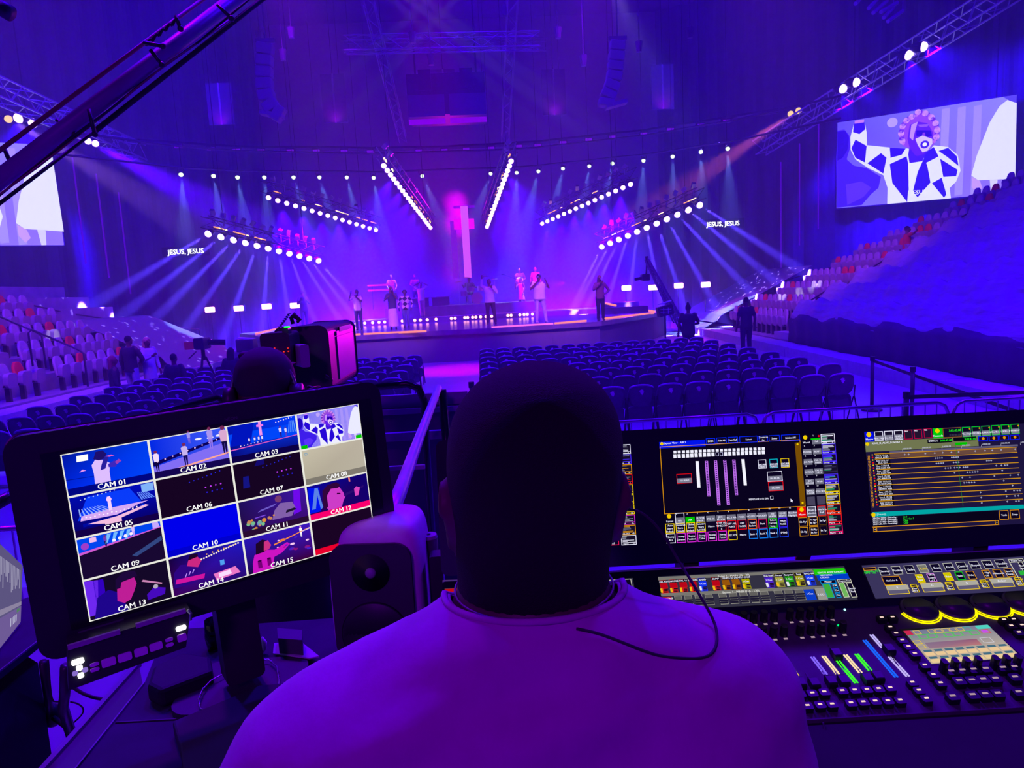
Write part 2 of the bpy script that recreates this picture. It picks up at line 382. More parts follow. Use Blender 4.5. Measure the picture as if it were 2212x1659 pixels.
# the cross
CRX = emat('cross_face', srgb((222, 86, 255)), 1.15); CRM = emat('cross_side', srgb((255, 0, 245)), 1.1)
cr = thing('cross', 'tall glowing pink cross standing at the centre back of the stage', 'cross', aty(1010, 640, 37))
c0 = aty(1012.5, 600, 37); c1 = aty(1001, 446, 37); xx = (c0.x+c1.x)/2
MB().box((xx, 37, (c0.z+c1.z)/2), (.37, .35, c1.z-c0.z)).build('upright', CRX, cr)
cz = aty(1004, 484, 37).z
MB().box((xx-.05, 37.02, cz), (1.05, .3, .5)).build('crossbar', CRM, cr)
MB().box((xx-.62, 37.3, (cz+.2+c0.z)/2), (.3, .1, cz+.2-c0.z)).box((xx, 37.3, cz+.9), (1.1, .1, .12)).build('rear_light_tube', emat('cross_rear', srgb((150, 0, 250)), .7), cr)
for px_, py_, e_, a_ in ((985, 440, 7000, 14), (990, 486, 6000, 17), (984, 545, 700, 16), (984, 595, 1200, 18)): T = aty(px_, py_, 45.2); spot('cross_halo_fill', (xx, 38.5, T.z*.6+1.5), T, (.85, 0, .8), e_, a_, 1, .1)  # magenta spots added around the cross imitate its soft halo
spot('cross_halo_fill', (xx-.3, 37.7, cz+.5), (xx-.3, 34, cz+.5), MAG, 700, 170, 1, .3)
spot('cross_halo_fill', (xx-.6, 38.2, 2.2), (xx-.7, 39.5, 4.0), MAG, 500, 120, 1, .3)

# ------------------------------------------------------------------ moving lamps on raked trusses
LWH = emat('lamp_lens_white', (1.5, .98, 3), 1.5); LPK = emat('lamp_lens_pink', (1.6, .95, 3), 1.5); LYG = emat('lamp_lens_green_white', (.75, 1, .6), 1.7)
LWM = emat('lamp_lens_warm', (1.2, .8, .25), 1.1)
AMB = emat('amber_led', (1, .33, .06), 1.8); AMW = emat('amber_white_led', (1, .62, .3), 3.0)
def lamp_proto(name, label, r, lens, group):
    t = thing(name, label, 'stage light', (0, 0, 0), 0, group)
    MB().loft([(0, 0, .30*r/.13, r*.55, r*.55), (0, 0, .2*r/.13, r*.95, r*.95), (0, 0, 0, r*1.02, r*1.02)], 14).build('lamp_housing', BLACK, t, True, world=False)
    MB().tube([(r*1.15, 0, .1), (r*1.2, 0, .3), (r*.9, 0, .46), (-r*.9, 0, .46), (-r*1.2, 0, .3), (-r*1.15, 0, .1)], .018, 6).build('yoke', BLACKM, t, world=False)
    MB().sph((0, 0, 0), (r, r, r), 16, 8).build('lens', lens, t, True, world=False)
    return t
def aim(p, t): return (V(p)-V(t)).to_track_quat('Z', 'Y').to_euler()
def truss(name, a, b, wd, label, cat='truss', strips=None, group=None, seg=None, extra=None, mt=None):
    t = thing(name, label, cat, (V(a)+V(b))/2, 0, group); d = (V(b)-V(a)); L = d.length; d.normalize()
    x = d.cross(V((0, 0, 1))).normalized(); z = x.cross(d); h = wd/2; m = MB(); n = seg or max(3, int(L/.7))
    cs = [(x*sx*h+z*sz*h) for sx, sz in ((-1, -1), (1, -1), (1, 1), (-1, 1))]
    for c in cs: m.cyl(V(a)+c, V(b)+c, wd*.055, 6)
    t_ = m.build('chord_tube', mt or BLACKM, t); m = MB()
    for k in range(n):
        p, q = V(a)+d*L*k/n, V(a)+d*L*(k+1)/n
        for i in range(4):
            c, e = cs[i], cs[(i+1) % 4]
            m.cyl(p+(c if k % 2 else e), q+(e if k % 2 else c), wd*.03, 5)
    m.build('lattice', mt or BLACKM, t)
    return t, x, z
# each row: outer end, inner end (photo x, y, metres down the hall), number of lamps, side name, kind, beam targets
rows = [
 ('outer left', (450, 505, 28.5), (688, 563, 33.5), 11, 'b', [(150, 690), (225, 712), (300, 725), (390, 725), (485, 725), (566, 722), (630, 722), (690, 722), (750, 718), (790, 718), (822, 716)]),
 ('outer right', (1511, 443, 28.5), (1300, 533, 33.5), 11, 'b', [(1790, 622), (1715, 640), (1640, 650), (1545, 660), (1480, 665), (1430, 668), (1356, 672), (1306, 672), (1262, 676), (1240, 672), (1236, 664)]),
 ('middle left', (580, 427, 30), (812, 497, 36.5), 15, 'w', None),
 ('middle right', (1362, 398, 30), (1171, 483, 36.5), 15, 'w', None),
 ('centre left', (829, 358, 28), (930, 492, 37.5), 19, 'w', None),
 ('centre right', (1104, 348, 28), (1052, 490, 37.5), 19, 'w', None)]
proto_w = proto_b = None
for rn, a, b, n, kind, tg in rows:
    A, B = aty(*a), aty(*b); d = (B-A); sgn = -1 if 'left' in rn else 1
    lift = V((0, .12, .44))
    t, x, z = truss('lighting_truss', A+lift-d*.03, B+lift+d*.03, .42, 'dark raked lighting truss, the %s one of the six fanned above the stage' % rn, group='raked trusses over the stage')
    m = MB(); m2 = MB()
    for k in range(10):
        f0_ = random.random(); q = A+lift+d*f0_+V((0, -.25, -.12)); L = random.choice((.12, .25, .4))/d.length
        MB().bar(q, q+d*L, .055).build('amber_light_strip' if k % 3 else 'pale_light_strip', AMB if k % 3 else AMW, t)
    for k in range(12):                                # spare fittings on top of the truss
        m = MB(); q = A+lift+d*(k+.5)/12; m.box(q+V((0, 0, .38+.1*random.random())), (.16, .16, .22), Euler((random.random(), random.random(), 0)).to_matrix())
        m.cyl(q, q+V((0, 0, .35)), .03, 6).build('clamp_fitting', STEEL, t)
    m = MB()
    for f_ in (.12, .85): q = A+lift+d*f_; m.cyl(q, (q.x, q.y, 19), .015, 5)
    m.build('hoist_chain', BLACKM, t)
    for i in range(n):
        P = A+d*(i/(n-1))
        if kind == 'b': T = aty(tg[i][0], tg[i][1], P.y+(2.2 if 'left' in rn else 1.0))
        else: T = V((P.x*1.0+(-.6*sgn), P.y+5.0, 0)); 
        lab = '%s white-hot lamp from the outer end of the %s truss above the stage' % (ORD[i], rn)
        eul = aim(P, P+(T-P).normalized()+(CAM-P).normalized()*1.5) if kind == 'b' else aim(P, V((P.x*.9, P.y-9.5, 0)))
        if kind == 'b' and proto_b is None:
            proto_b = lamp_proto('beam_light', lab, .135, LWH, 'beam lamps on the outer trusses'); proto_b.location = P; proto_b.rotation_euler = eul
        elif kind == 'b': dup(proto_b, P, rot=eul, label=lab)
        elif proto_w is None:
            proto_w = lamp_proto('wash_light', lab, .105, LPK, 'wash lamps on the inner trusses'); proto_w.location = P; proto_w.rotation_euler = eul
        else: dup(proto_w, P, rot=eul, label=lab)
        if kind == 'b':
            dd = (T-P).normalized(); spot('beam', P+dd*.25, T, (.085, .04, 1), 560000, 6.4, .8, .06)
    if kind == 'w':
        for k in range(6):
            P = A+d*((k+.5)/6); ctr = 'centre' in rn
            T = V((P.x+(sgn*.8 if not ctr else sgn*1.2), P.y+5.5, 0.5)) if not ctr else V((P.x+sgn*4.6, P.y+5, .5))
            spot('wash', P+V((0, .3, -.3)), T, VIO, 30000 if not ctr else 20000, 56, .5, .1)
# row of small spots on a curved pipe behind, each with a soft fan of light
arc = [(391, 377), (461, 380), (513, 383), (571, 383), (634, 383), (690, 383), (749, 383), (807, 384), (912, 380), (1060, 375), (1116, 373), (1163, 370), (1216, 364), (1273, 359), (1323, 353), (1390, 347), (1453, 338), (1514, 328), (1572, 321)]
cp = []; pr_ = None
for i, (x, y) in enumerate(arc):
    Y = 37.5-6*((x-1000)/620)**2; P = aty(x, y, Y); cp.append(P+V((0, .12, .30)))
    s = 1 if x < 900 else (-1 if x < 1350 else 0)
    T = aty(x+(12, 26, 26, 12, 46, 42, 36, 22, 62, -55, -6, -36, -34, -22, -32, -6, 2, 4, 6)[i], y+150, Y-.4)
    lab = '%s small greenish spot from the left on the curved pipe behind the stage trusses' % ORD[i]
    if pr_ is None: pr_ = lamp_proto('profile_spot', lab, .10, LYG, 'spots on the curved pipe'); pr_.location = P; pr_.rotation_euler = aim(P, P+(T-P).normalized()+(CAM-P).normalized())
    else: dup(pr_, P, rot=aim(P, P+(T-P).normalized()+(CAM-P).normalized()), label=lab)
    dd = (T-P).normalized(); spot('fan_beam', P+dd*.2, T, (.18, .30, .9), 9500, 22, .5, .05)
pipe = thing('curved_lighting_pipe', 'long curved black pipe that carries the row of small greenish spots', 'truss', cp[9])
MB().tube([cp[0]+V((-4, -2.5, .3))]+cp+[cp[-1]+V((4, -2.5, .3))], .05, 6).tube([q+V((0, 0, .9)) for q in [cp[0]+V((-4, -2.5, .3))]+cp+[cp[-1]+V((4, -2.5, .3))]], .05, 6).build('pipe_tube', BLACKM, pipe)
m = MB()
for i, q in enumerate(cp): m.cyl(q, q+V((0, 0, .9)), .02, 5); m.cyl(q+V((0, 0, .9)), (q.x, q.y, 19), .012, 4)
m.build('hanging_rod', BLACKM, pipe)
# small dim purple boxes along the balcony ring, their brightness put in as emission
ring = [(387, 317), (457, 322), (512, 325), (565, 326), (628, 326), (684, 326), (744, 327), (800, 328), (905, 326), (960, 325), (1007, 322), (1061, 320), (1120, 316), (1161, 314), (1216, 308), (1271, 302), (1323, 296), (1390, 290), (1447, 280), (1513, 271), (1568, 262)]
PUR = emat('dim_purple_panel', srgb((112, 8, 205)), 1.0); r_ = None
for i, (x, y) in enumerate(ring):
    Y = 38.6-6*((x-1000)/620)**2; P = aty(x, y, Y); lab = '%s dim purple house light from the left on the beam above the curved pipe' % ORD[i]
    if r_ is None:
        r_ = thing('purple_panel', lab, 'light', P, 0, 'dim purple house lights in a curve'); MB().box((0, 0, .04), (.42, .2, .18)).build('lamp_housing', BLACK, r_, world=False); MB().box((0, -.11, -.01), (.34, .02, .12)).build('light_face', PUR, r_, world=False)
    else: dup(r_, P, label=lab)
rb = thing('curved_beam', 'long dark curved beam that carries the dim purple house lights', 'beam', aty(1000, 315, 39))
MB().tube([aty(x, y-6, 39.0-6*((x-1000)/620)**2) for x, y in [(300, 312)]+ring+[(1680, 245)]], .12, 6).build('beam_body', BLACKM, rb)

# floor strobes at both sides of the stage
STB = emat('strobe_face', (2.4, 1.0, 2.6), 1.9); s0 = None
for k, (x, y) in enumerate([(455, 669), (517, 666), (577, 662), (638, 660), (1352, 622), (1410, 621), (1465, 617), (1523, 615)]):
    P = aty(x, y, 34.5); lab = '%s blazing strobe panel on a stand %s of the stage, counted from the outside' % (ORD[k if k < 4 else 7-k], 'left' if k < 4 else 'right')
    if s0 is None:
        s0 = thing('strobe_light', lab, 'stage light', P, 0, 'strobe panels beside the stage')
        MB().rbox((0, 0, 0), (.54, .16, .34), .05).build('lamp_housing', BLACK, s0, world=False)
        MB().rbox((0, -.09, 0), (.46, .04, .26), .05).build('light_face', STB, s0, world=False)
        MB().cyl((0, 0, -.15), (0, 0, -P.z+.05), .025, 8).build('stand_pole', BLACKM, s0, world=False)
        MB().bar((-.35, 0, -P.z+.03), (.35, 0, -P.z+.03), .04).bar((0, -.3, -P.z+.03), (0, .3, -P.z+.03), .04).build('stand_base', BLACKM, s0, world=False)
    else: dup(s0, P, label=lab)
    spot('strobe_glow', P+V((0, -.3, 0)), P+V((0, -6, -.4)), (.7, 0, 1), 130, 150, 1, .2)
# side wash lamps near the big screens, on their own trusses
tr1, _, _ = truss('lighting_truss', aty(1640, 320, 38), aty(2260, -70, 26), .75, 'long dark box truss sloping up to the right above the big right screen', seg=26, mt=ALU)
tr2, _, _ = truss('lighting_truss', aty(300, 330, 38), aty(-60, 170, 27), .75, 'long dark box truss above the big left screen', seg=16, mt=ALU)
FLD = None
for k, (x, y, Y, tx, ty, col, ln, e, an) in enumerate([
  (1820, 192, 33, 1850, 330, DEEP, LWH, 20000, 60), (1848, 178, 32.3, 1960, 300, DEEP, LWH, 20000, 55), (1962, 119, 30.2, 2010, 300, DEEP, LWH, 38000, 60), (1993, 101, 29.6, 2160, 220, DEEP, LWH, 42000, 62),
  (1708, 246, 36, 1560, 350, (1, .16, .3), LWM, 30000, 13), (1725, 239, 35.5, 1590, 330, (1, .16, .3), LWM, 30000, 13),
  (41, 255, 31, 20, 400, DEEP, LPK, 26000, 60), (72, 265, 31.6, 40, 420, DEEP, LPK, 26000, 55), (18, 257, 30.6, 330, 440, (.42, .16, .8), LWM, 40000, 13),
  (190, 305, 34, 420, 430, (.08, 0, 1), LPK, 90000, 19), (206, 310, 34.2, 470, 450, (.08, 0, 1), LPK, 90000, 19)]):
    P = aty(x, y, Y); T = aty(tx, ty, Y+(2.5 if col == DEEP else 0)); wsd = 'right' if x > 1000 else 'left'
    names = ['lowest white flood above the right screen', 'second white flood from below above the right screen', 'third white flood from below above the right screen', 'uppermost white flood on the sloping right truss', 'left one of two warm orange lamps with a pink beam', 'right one of two warm orange lamps with a pink beam', 'middle pink-white flood on the left truss', 'pink-white flood nearest the camera crane on the left truss', 'warm orange lamp at the left edge with a long grey beam', 'left one of two small violet lamps under the camera crane', 'right one of two small violet lamps under the camera crane']
    f = lamp_proto('flood_light', names[k], .20 if col == DEEP else .15, ln, 'flood lamps beside the big screens'); f.location = P; f.rotation_euler = aim(P, T+V((0, -9 if col == DEEP else -5, 0)))
    if k in (0, 4, 6, 9): FLD = f
    dd = (T-P).normalized(); spot('flood', P+dd*.3, T, col, e, an, .5, .1)
# gobo spots that break up over the far seating
spot('gobo', (-6, 24, 16), (-13, 28, 1), (.4, .26, 1), 38000, 34, .3, .005, tex=45)
spot('gobo', (6, 30, 14.8), (12.6, 34, 1.5), (.4, .26, 1), 130000, 34, .3, .005, tex=45)
spot('seat_hit', (4, 20, 14), aty(152, 702, 22.5), (.9, .8, 1), 26000, 2.2, .6, .03)
spot('seat_hit', (4, 20, 14), aty(296, 735, 23.5), (.9, .8, 1), 26000, 2.2, .6, .03)
spot('seat_hit', (-6, 20, 14), aty(1728, 652, 27.5), (.9, .8, 1), 42000, 2.6, .6, .03)
spot('seat_hit', (-6, 20, 14), aty(1780, 622, 26.3), (.9, .8, 1), 34000, 2.4, .6, .03)
spot('seat_hit', (-6, 20, 14), aty(1655, 690, 28.5), (.9, .8, 1), 20000, 2.2, .6, .03)

# ------------------------------------------------------------------ lit hanging banners, scoreboard, line arrays, catwalk
LRB = mat('white_baffle', (.22, .2, .25), .6, noise=.1)
for i, (x, y0, y1, w_) in enumerate([(480, 180, 270, 52), (726, 160, 265, 50), (962, 150, 251, 50), (1198, 150, 249, 50), (1432, 140, 236, 48)]):
    a, b = aty(x, y1, 36), aty(x, y0, 36); wm = w_*36/F
    t = thing('acoustic_banner', 'tall hanging banner lit purple at its hem, %s of five from the left' % ORD[i], 'banner', (a.x, 36, a.z), 0, 'hanging banners')
    MB().box((a.x-wm*.26, 36, (a.z+b.z)/2), (wm*.46, .12, b.z-a.z)).box((a.x+wm*.26, 36, (a.z+b.z)/2), (wm*.46, .12, b.z-a.z)).build('banner_panel', LRB, t)
    MB().cyl((a.x, 35.95, a.z), (a.x, 35.95, b.z), .05, 8).build('centre_tube', ALU, t)
    MB().cyl((a.x, 36, b.z), (a.x, 36, 19), .02, 5).build('hanging_cable', BLACKM, t)
    spot('banner_uplight', (a.x, 35.6, a.z-.15), (a.x, 36, b.z), (.45, 0, 1), 26, 130, 1, .05)
sb = thing('scoreboard', 'dark hanging scoreboard with two glowing purple strips along its foot', 'scoreboard', aty(965, 215, 30))
a, b = aty(884, 272, 30), aty(1046, 160, 30); bw = b.x-a.x
MB().box(((a.x+b.x)/2, 31, (a.z+b.z)/2+.25), (bw, 2, b.z-a.z-.3)).build('display_box', BLACK, sb)
for x0, x1 in ((0, .47), (.53, 1)):
    MB().box((a.x+bw*(x0+x1)/2, 29.97, a.z+.13), (bw*(x1-x0), .06, .2)).build('lit_strip', emat('strip_purple', srgb((132, 0, 215)), 1.0), sb)
    MB().box((a.x+bw*(x0+x1)/2, 29.97, a.z+.75), (bw*(x1-x0), .05, .85)).build('video_panel', mat('video_panel', (.1, .08, .16), .4), sb)
    MB().box((a.x+bw*(x0+x1)/2, 29.96, a.z+1.75), (bw*.16, .05, .8)).build('score_panel', mat('score_panel', (.02, .02, .03), .3), sb)
for sx in (.1, .9): MB().cyl((a.x+bw*sx, 31, b.z), (a.x+bw*sx, 31, 19), .04, 6).build('hanging_cable', BLACKM, sb)
SPK = mat('speaker_grey', (.16, .15, .2), .6)
for s, xs_ in ((0, [(574, 95), (572, 120), (571, 145), (571, 170), (573, 195), (579, 219), (592, 240), (612, 252)]), (1, [(1334, 90), (1332, 112), (1330, 134), (1328, 155), (1325, 176), (1318, 196), (1310, 214), (1308, 232)])):
    P = [aty(x, y, 24) for x, y in xs_]; t = thing('line_array', 'curved hanging stack of loudspeakers over the %s half of the floor' % ('left', 'right')[s], 'loudspeaker', P[0], 0, 'hanging line arrays')
    for k in range(len(P)-1):
        d = (P[k+1]-P[k]); m = MB().bar(P[k], P[k+1]-d*.06, .5, .42, (0, 1, 0)); o = m.build('speaker_box', SPK, t); bevel(o, .04)
    MB().bar(P[0]+V((-.3, 0, .1)), P[0]+V((.3, 0, .1)), .12).cyl(P[0]+V((0, 0, .1)), (P[0].x, 24, 19), .03, 5).build('rigging_frame', BLACKM, t)
    MB().bar(P[-1], P[-1]+V((.7 if s else -.7, 0, .15)), .4, .12).build('bottom_plate', SPK, t)
for k, (a, b, w_, lab) in enumerate([((745, 97, 27), (1165, 88, 27), .5, 'upper catwalk truss crossing above the scoreboard'), ((740, 100, 33), (1180, 96, 33), .4, 'second catwalk truss behind the scoreboard'), ((795, 0, 25), (870, 300, 36), .35, 'left sloping truss running down towards the stage'), ((1108, -10, 25), (1091, 300, 36), .35, 'right sloping truss running down towards the stage')]):
    truss('catwalk_truss', aty(*a), aty(*b), w_, lab, group='catwalk trusses', mt=mat('rig_steel', (.3, .28, .34), .6))
m_ = [(560, 70), (628, 60), (610, 108), (890, 70), (1090, 12), (1205, 60), (1260, 120), (1380, 90), (1490, 60), (930, 118)]
for i, (x, y) in enumerate(m_):
    P = aty(x, y, 26); t = thing('ceiling_fixture', '%s small dark fixture hanging high in the dark ceiling, from the left' % ORD[sorted(m_).index((x, y))], 'light fixture', P, 0, 'small fixtures in the ceiling')
    MB().cyl(P, P+V((0, 0, -.35)), .14, 10, .09).cyl(P, (P.x, P.y, 19), .015, 4).build('fixture_body', mat('fixture_grey', (.08, .07, .1), .5), t)

# big screens with the live picture, lyric lines, light lines on the drapes
def singer(s, k=1.0):       # traced in a 2212x1659 view of photo region 1472,0-2212,560
    Z = lambda L: [(1472+x/2.962, y/2.962) for x, y in L]
    s.poly(Z([(997, 787), (2117, 607), (2097, 1225), (992, 1332)]), [(95, 80, 250), (150, 140, 255), (150, 120, 250), (120, 110, 250)][::1], 0)
    for x in (1650, 1750, 1850): s.poly(Z([(x, 700-(x-1650)*.1), (x+50, 690-(x-1650)*.1), (x+30, 1240), (x-20, 1250)]), (168, 148, 250), .5)
    s.disc(*Z([(1340, 785)])[0], .25*k, (190, 165, 250), .6)
    s.poly(Z([(997, 840), (1040, 830), (1072, 870), (1078, 940), (1055, 1020), (1100, 1060), (1180, 1075), (1270, 1130), (1255, 1200), (1210, 1240), (1150, 1310), (993, 1328)]), (62, 30, 235), 1)
    s.poly(Z([(997, 845), (1045, 838), (1070, 880), (1060, 960), (1030, 1010), (996, 1030)]), (30, 5, 190), 1.5)
    s.poly(Z([(1050, 1180), (1150, 1160), (1210, 1200), (1160, 1260), (1060, 1310)]), (90, 50, 250), 1.5)
    s.poly(Z([(2060, 640), (2117, 660), (2110, 1140), (1970, 1145), (1880, 1150), (1835, 1120), (1870, 990), (1950, 780), (2010, 680)]), (235, 235, 255), 1)
    s.poly(Z([(2030, 620), (2116, 608), (2116, 660), (2070, 645)]), (90, 70, 230), 1.5)
    s.poly(Z([(1840, 1130), (1890, 1155), (1905, 1200), (1870, 1232), (1838, 1195)]), (205, 160, 250), 1.2)
    s.poly(Z([(1950, 1145), (2000, 1145), (1990, 1235), (1960, 1238)]), (220, 215, 255), 1.2)
    W_, K = (238, 238, 255), (38, 8, 215)
    s.poly(Z([(1105, 775), (1165, 765), (1160, 800), (1105, 800)]), (205, 130, 245), 2)
    s.poly(Z([(1100, 795), (1168, 785), (1180, 850), (1182, 930), (1330, 945), (1440, 950), (1530, 1010), (1600, 930), (1690, 940), (1750, 990), (1768, 1090), (1740, 1160), (1700, 1200), (1708, 1265), (1500, 1285), (1310, 1303), (1312, 1200), (1285, 1120), (1190, 1075), (1110, 1020), (1080, 960), (1078, 880)]), W_, 2)
    for L in ([(1100, 795), (1168, 785), (1170, 830), (1135, 860), (1095, 848)], [(1110, 895), (1180, 935), (1170, 1040), (1110, 1010), (1085, 950)], [(1185, 1045), (1270, 980), (1305, 1010), (1285, 1110)], [(1325, 945), (1425, 950), (1400, 990), (1330, 1010)], [(1325, 1050), (1430, 1000), (1450, 1090), (1435, 1290), (1342, 1170)], [(1345, 1170), (1400, 1105), (1440, 1120), (1445, 1215), (1400, 1245)], [(1540, 1010), (1560, 1060), (1580, 1165), (1500, 1260), (1470, 1225), (1500, 1100)], [(1535, 985), (1600, 940), (1630, 1000), (1545, 1045)], [(1640, 1015), (1750, 1085), (1740, 1125), (1660, 1130)], [(1590, 1170), (1650, 1135), (1680, 1240), (1665, 1262)], [(1690, 945), (1745, 1000), (1755, 1060), (1680, 1000), (1630, 965)]): s.poly(Z(L), K, 3)
    s.poly(Z([(1440, 1045), (1530, 1030), (1490, 1110), (1465, 1225), (1445, 1210)]), (245, 245, 255), 3.5)
    s.poly(Z([(1450, 930), (1560, 960), (1530, 1030), (1450, 1050), (1440, 990)]), (60, 20, 225), 3.2)
    s.poly(Z([(1410, 935), (1392, 880), (1400, 815), (1440, 765), (1500, 732), (1530, 728), (1580, 750), (1615, 800), (1620, 870), (1600, 925), (1570, 950), (1450, 950)]), (150, 70, 225), 3.6)
    for i in range(34):
        a_ = -.5+4.2*i/33; r_ = 100+(i*37 % 18); s.disc(*Z([(1512+r_*math.cos(a_)*1.05, 850-r_*math.sin(a_)*1.12)])[0], (.085+.03*(i % 3))*k, ((190, 110, 235), (96, 20, 190), (215, 150, 245))[i % 3], 3.8)
    s.poly(Z([(1450, 950), (1435, 890), (1450, 800), (1500, 780), (1560, 790), (1595, 850), (1590, 930), (1540, 985), (1490, 1000)]), (96, 30, 235), 4)
    s.poly(Z([(1460, 800), (1500, 780), (1480, 850), (1470, 900), (1448, 880)]), (200, 150, 250), 4.5)
    s.poly(Z([(1490, 835), (1580, 835), (1588, 870), (1540, 885), (1490, 870)]), (30, 0, 160), 4.5)
    s.poly(Z([(1500, 800), (1570, 795), (1560, 812), (1510, 815)]), (150, 90, 245), 4.6); s.poly(Z([(1530, 850), (1545, 850), (1550, 880), (1528, 880)]), (140, 60, 235), 4.7)
    s.poly(Z([(1485, 890), (1530, 868), (1590, 890), (1592, 920), (1560, 965), (1530, 975), (1500, 930)]), (225, 200, 255), 5)
    s.disc(*Z([(1543, 925)])[0], .2*k, (60, 20, 200), 5.5); s.disc(*Z([(1543, 925)])[0], .1*k, (255, 255, 255), 6)
for sd in (0, 1):
    lab = ('huge video screen hanging at the left edge, half hidden by the camera crane', 'huge video screen high on the right with a singer in a diamond jacket')[sd]
    cs = [(1808, 265), (2187, 207), (2180, 413), (1807, 450)]
    if sd: O = V((20.146, 38.965, 6.03)); X = V((.85, -.527, 0))
    else:
        q = aty(137, 529, 35.5); O = q-V((.86, .51, 0))*8; X = V((.86, .51, 0))
    t = thing('video_screen', lab, 'screen', O, 0, 'big video screens'); s = Pic(O, X, (0, 0, 1), 8.02, 4.6, .012, cs)
    singer(s); s.t(1985, 414, 'JESUS, J', (255, 255, 255), .22, 7)
    n = s.N; c = O+s.X*4.01+V((0, 0, 2.3))-n*.14; R = Matrix((s.X, -n, V((0, 0, 1)))).transposed()
    MB().box(c, (8.1, .25, 4.68), R).build('screen_cabinet', BLACK, t)
    s.build('screen_picture', t, 1.3)
    m = MB()
    for k in (.1, .9): q = O+s.X*8*k-n*.15+V((0, 0, 4.6)); m.cyl(q, (q.x, q.y, 19), .03, 5)
    m.build('hanging_cable', BLACKM, t)
    P = aty(*((400, 543), (1562, 483))[sd], 37 if sd else 36); t = thing('lyric_screen', 'dark hanging lyric screen showing white words beside the %s lamp row' % ('left', 'right')[sd], 'screen', P, 0, 'lyric screens')
    MB().box(P+V((0, .1, 0)), (2.3, .08, .5)).build('screen_cabinet', BLACK, t)
    s = Pic(P+V((-1.1, .04, -.2)), (1, 0, 0), (0, 0, 1), 2.2, .4, .003); s.t(.5, .5, 'JESUS, JESUS', (255, 255, 255), .24, 1, wmax=1.78); s.build('screen_words', t, 3.0)
LNE = emat('violet_light_line', srgb((82, 0, 190)), 1.0)
for k, (a, b, Y) in enumerate([((155, 340), (187, 570), 34.5), ((208, 375), (235, 600), 36.3), ((255, 415), (283, 635), 38), ((1688, 350), (1686, 582), 40.5), ((1728, 310), (1726, 530), 39), ((1770, 265), (1766, 495), 37.8)]):
    P, Q = aty(*a, Y), aty(*b, Y); Q.x = P.x = (P.x+Q.x)/2
    t = MB().cyl(P, Q, .035, 6).build('light_line', LNE); tag(t, 'thin vertical violet light line, %s from the %s edge screen towards the stage' % (ORD[k] if k < 3 else ORD[5-k], 'left' if k < 3 else 'right'), 'light', 'vertical light lines')
# ------------------------------------------------------------------ floor chairs
CHB = mat('chair_plastic', (.11, .10, .13), .42, noise=.12, nscale=8)
CHS = mat('chair_seat_vinyl', (.09, .08, .11), .5, noise=.15, nscale=9)
CHR = mat('chair_rim_highlight', (.5, .48, .55), .35)  # paler than the chair: the edge's caught light put into the colour
LOGO = mat('chair_emblem', (.97, .95, 1), .5)
ch = thing('folding_chair', 'x', 'chair', (0, 0, 0), 0)
def shell(rows, th, nx=8, curve=.35):
    vs = []; n = nx+1
    for (z, hw, y) in rows:
        for f in (0, 1):
            for i in range(n):
                x = hw*(2*i/nx-1); vs.append((x, y+curve*x*x*1.2+(th if f else 0), z))
    fs = []; N = len(rows)
    for j in range(N-1):
        a, b = j*2*n, (j+1)*2*n
        for i in range(nx): fs += [(a+i, a+i+1, b+i+1, b+i), (b+n+i, b+n+i+1, a+n+i+1, a+n+i)]
        fs += [(a, b, b+n, a+n), (a+nx, a+n+nx, b+n+nx, b+nx)]
    for i in range(nx): fs += [(i, n+i, n+i+1, i+1)]; q = (N-1)*2*n; fs += [(q+i, q+i+1, q+n+i+1, q+n+i)]
    return MB().add(vs, fs)
br = shell([(.455, .085, -.02), (.475, .14, -.022), (.52, .185, -.03), (.6, .212, -.045), (.68, .21, -.06), (.735, .198, -.072), (.778, .172, -.08), (.806, .135, -.084), (.82, .085, -.085)], .035)
brk = br.build('backrest', CHB, ch, True, world=False)
m = MB(); m.tube([(.205*math.sin(a), -.088+.02*abs(math.sin(a)), .722+.094*math.cos(a)**.62) for a in [(-1.3+2.6*k/12) for k in range(13)]], [.006]+[.014]*11+[.006], 8)
m.build('top_rim', CHR, brk, True, world=False)
MB().rbox((0, .06, .33), (.40, .07, .24), .05, Euler((-.12, 0, 0)).to_matrix()).build('seat', CHS, ch, world=False)
for s in (-1, 1):
    MB().tube([(s*.225, -.2, .015), (s*.222, -.02, .44), (s*.215, -.06, .62)], .012, 6).tube([(s*.225, .2, .015), (s*.222, -.0, .42)], .012, 6).build('leg', BLACKM, ch, True, world=False)
lg = [(-.022, .735), (-.03, .72), (-.012, .712), (-.02, .70), (-.005, .69), (.004, .672), (.016, .684), (.022, .70), (.032, .715), (.018, .72), (.024, .738), (.0, .745)]
MB().prism([(x*1.3, -.088+.02*(.75-z)*2, .735+(z-.72)*1.3-.02) for x, z in lg], (0, .006, 0)).build('emblem', LOGO, brk, world=False)
ch2 = None
first = True
def chair(x, y, lab, grp, logo=True):
    global first
    rz = random.uniform(-.03, .03)
    if first: ch.location = (x, y, 0); ch['label'] = lab; ch['group'] = grp; first = False
    else: dup(ch, (x+random.uniform(-.008, .008), y+random.uniform(-.015, .015), 0), rz, lab, grp, skip=() if logo else ('emblem',))
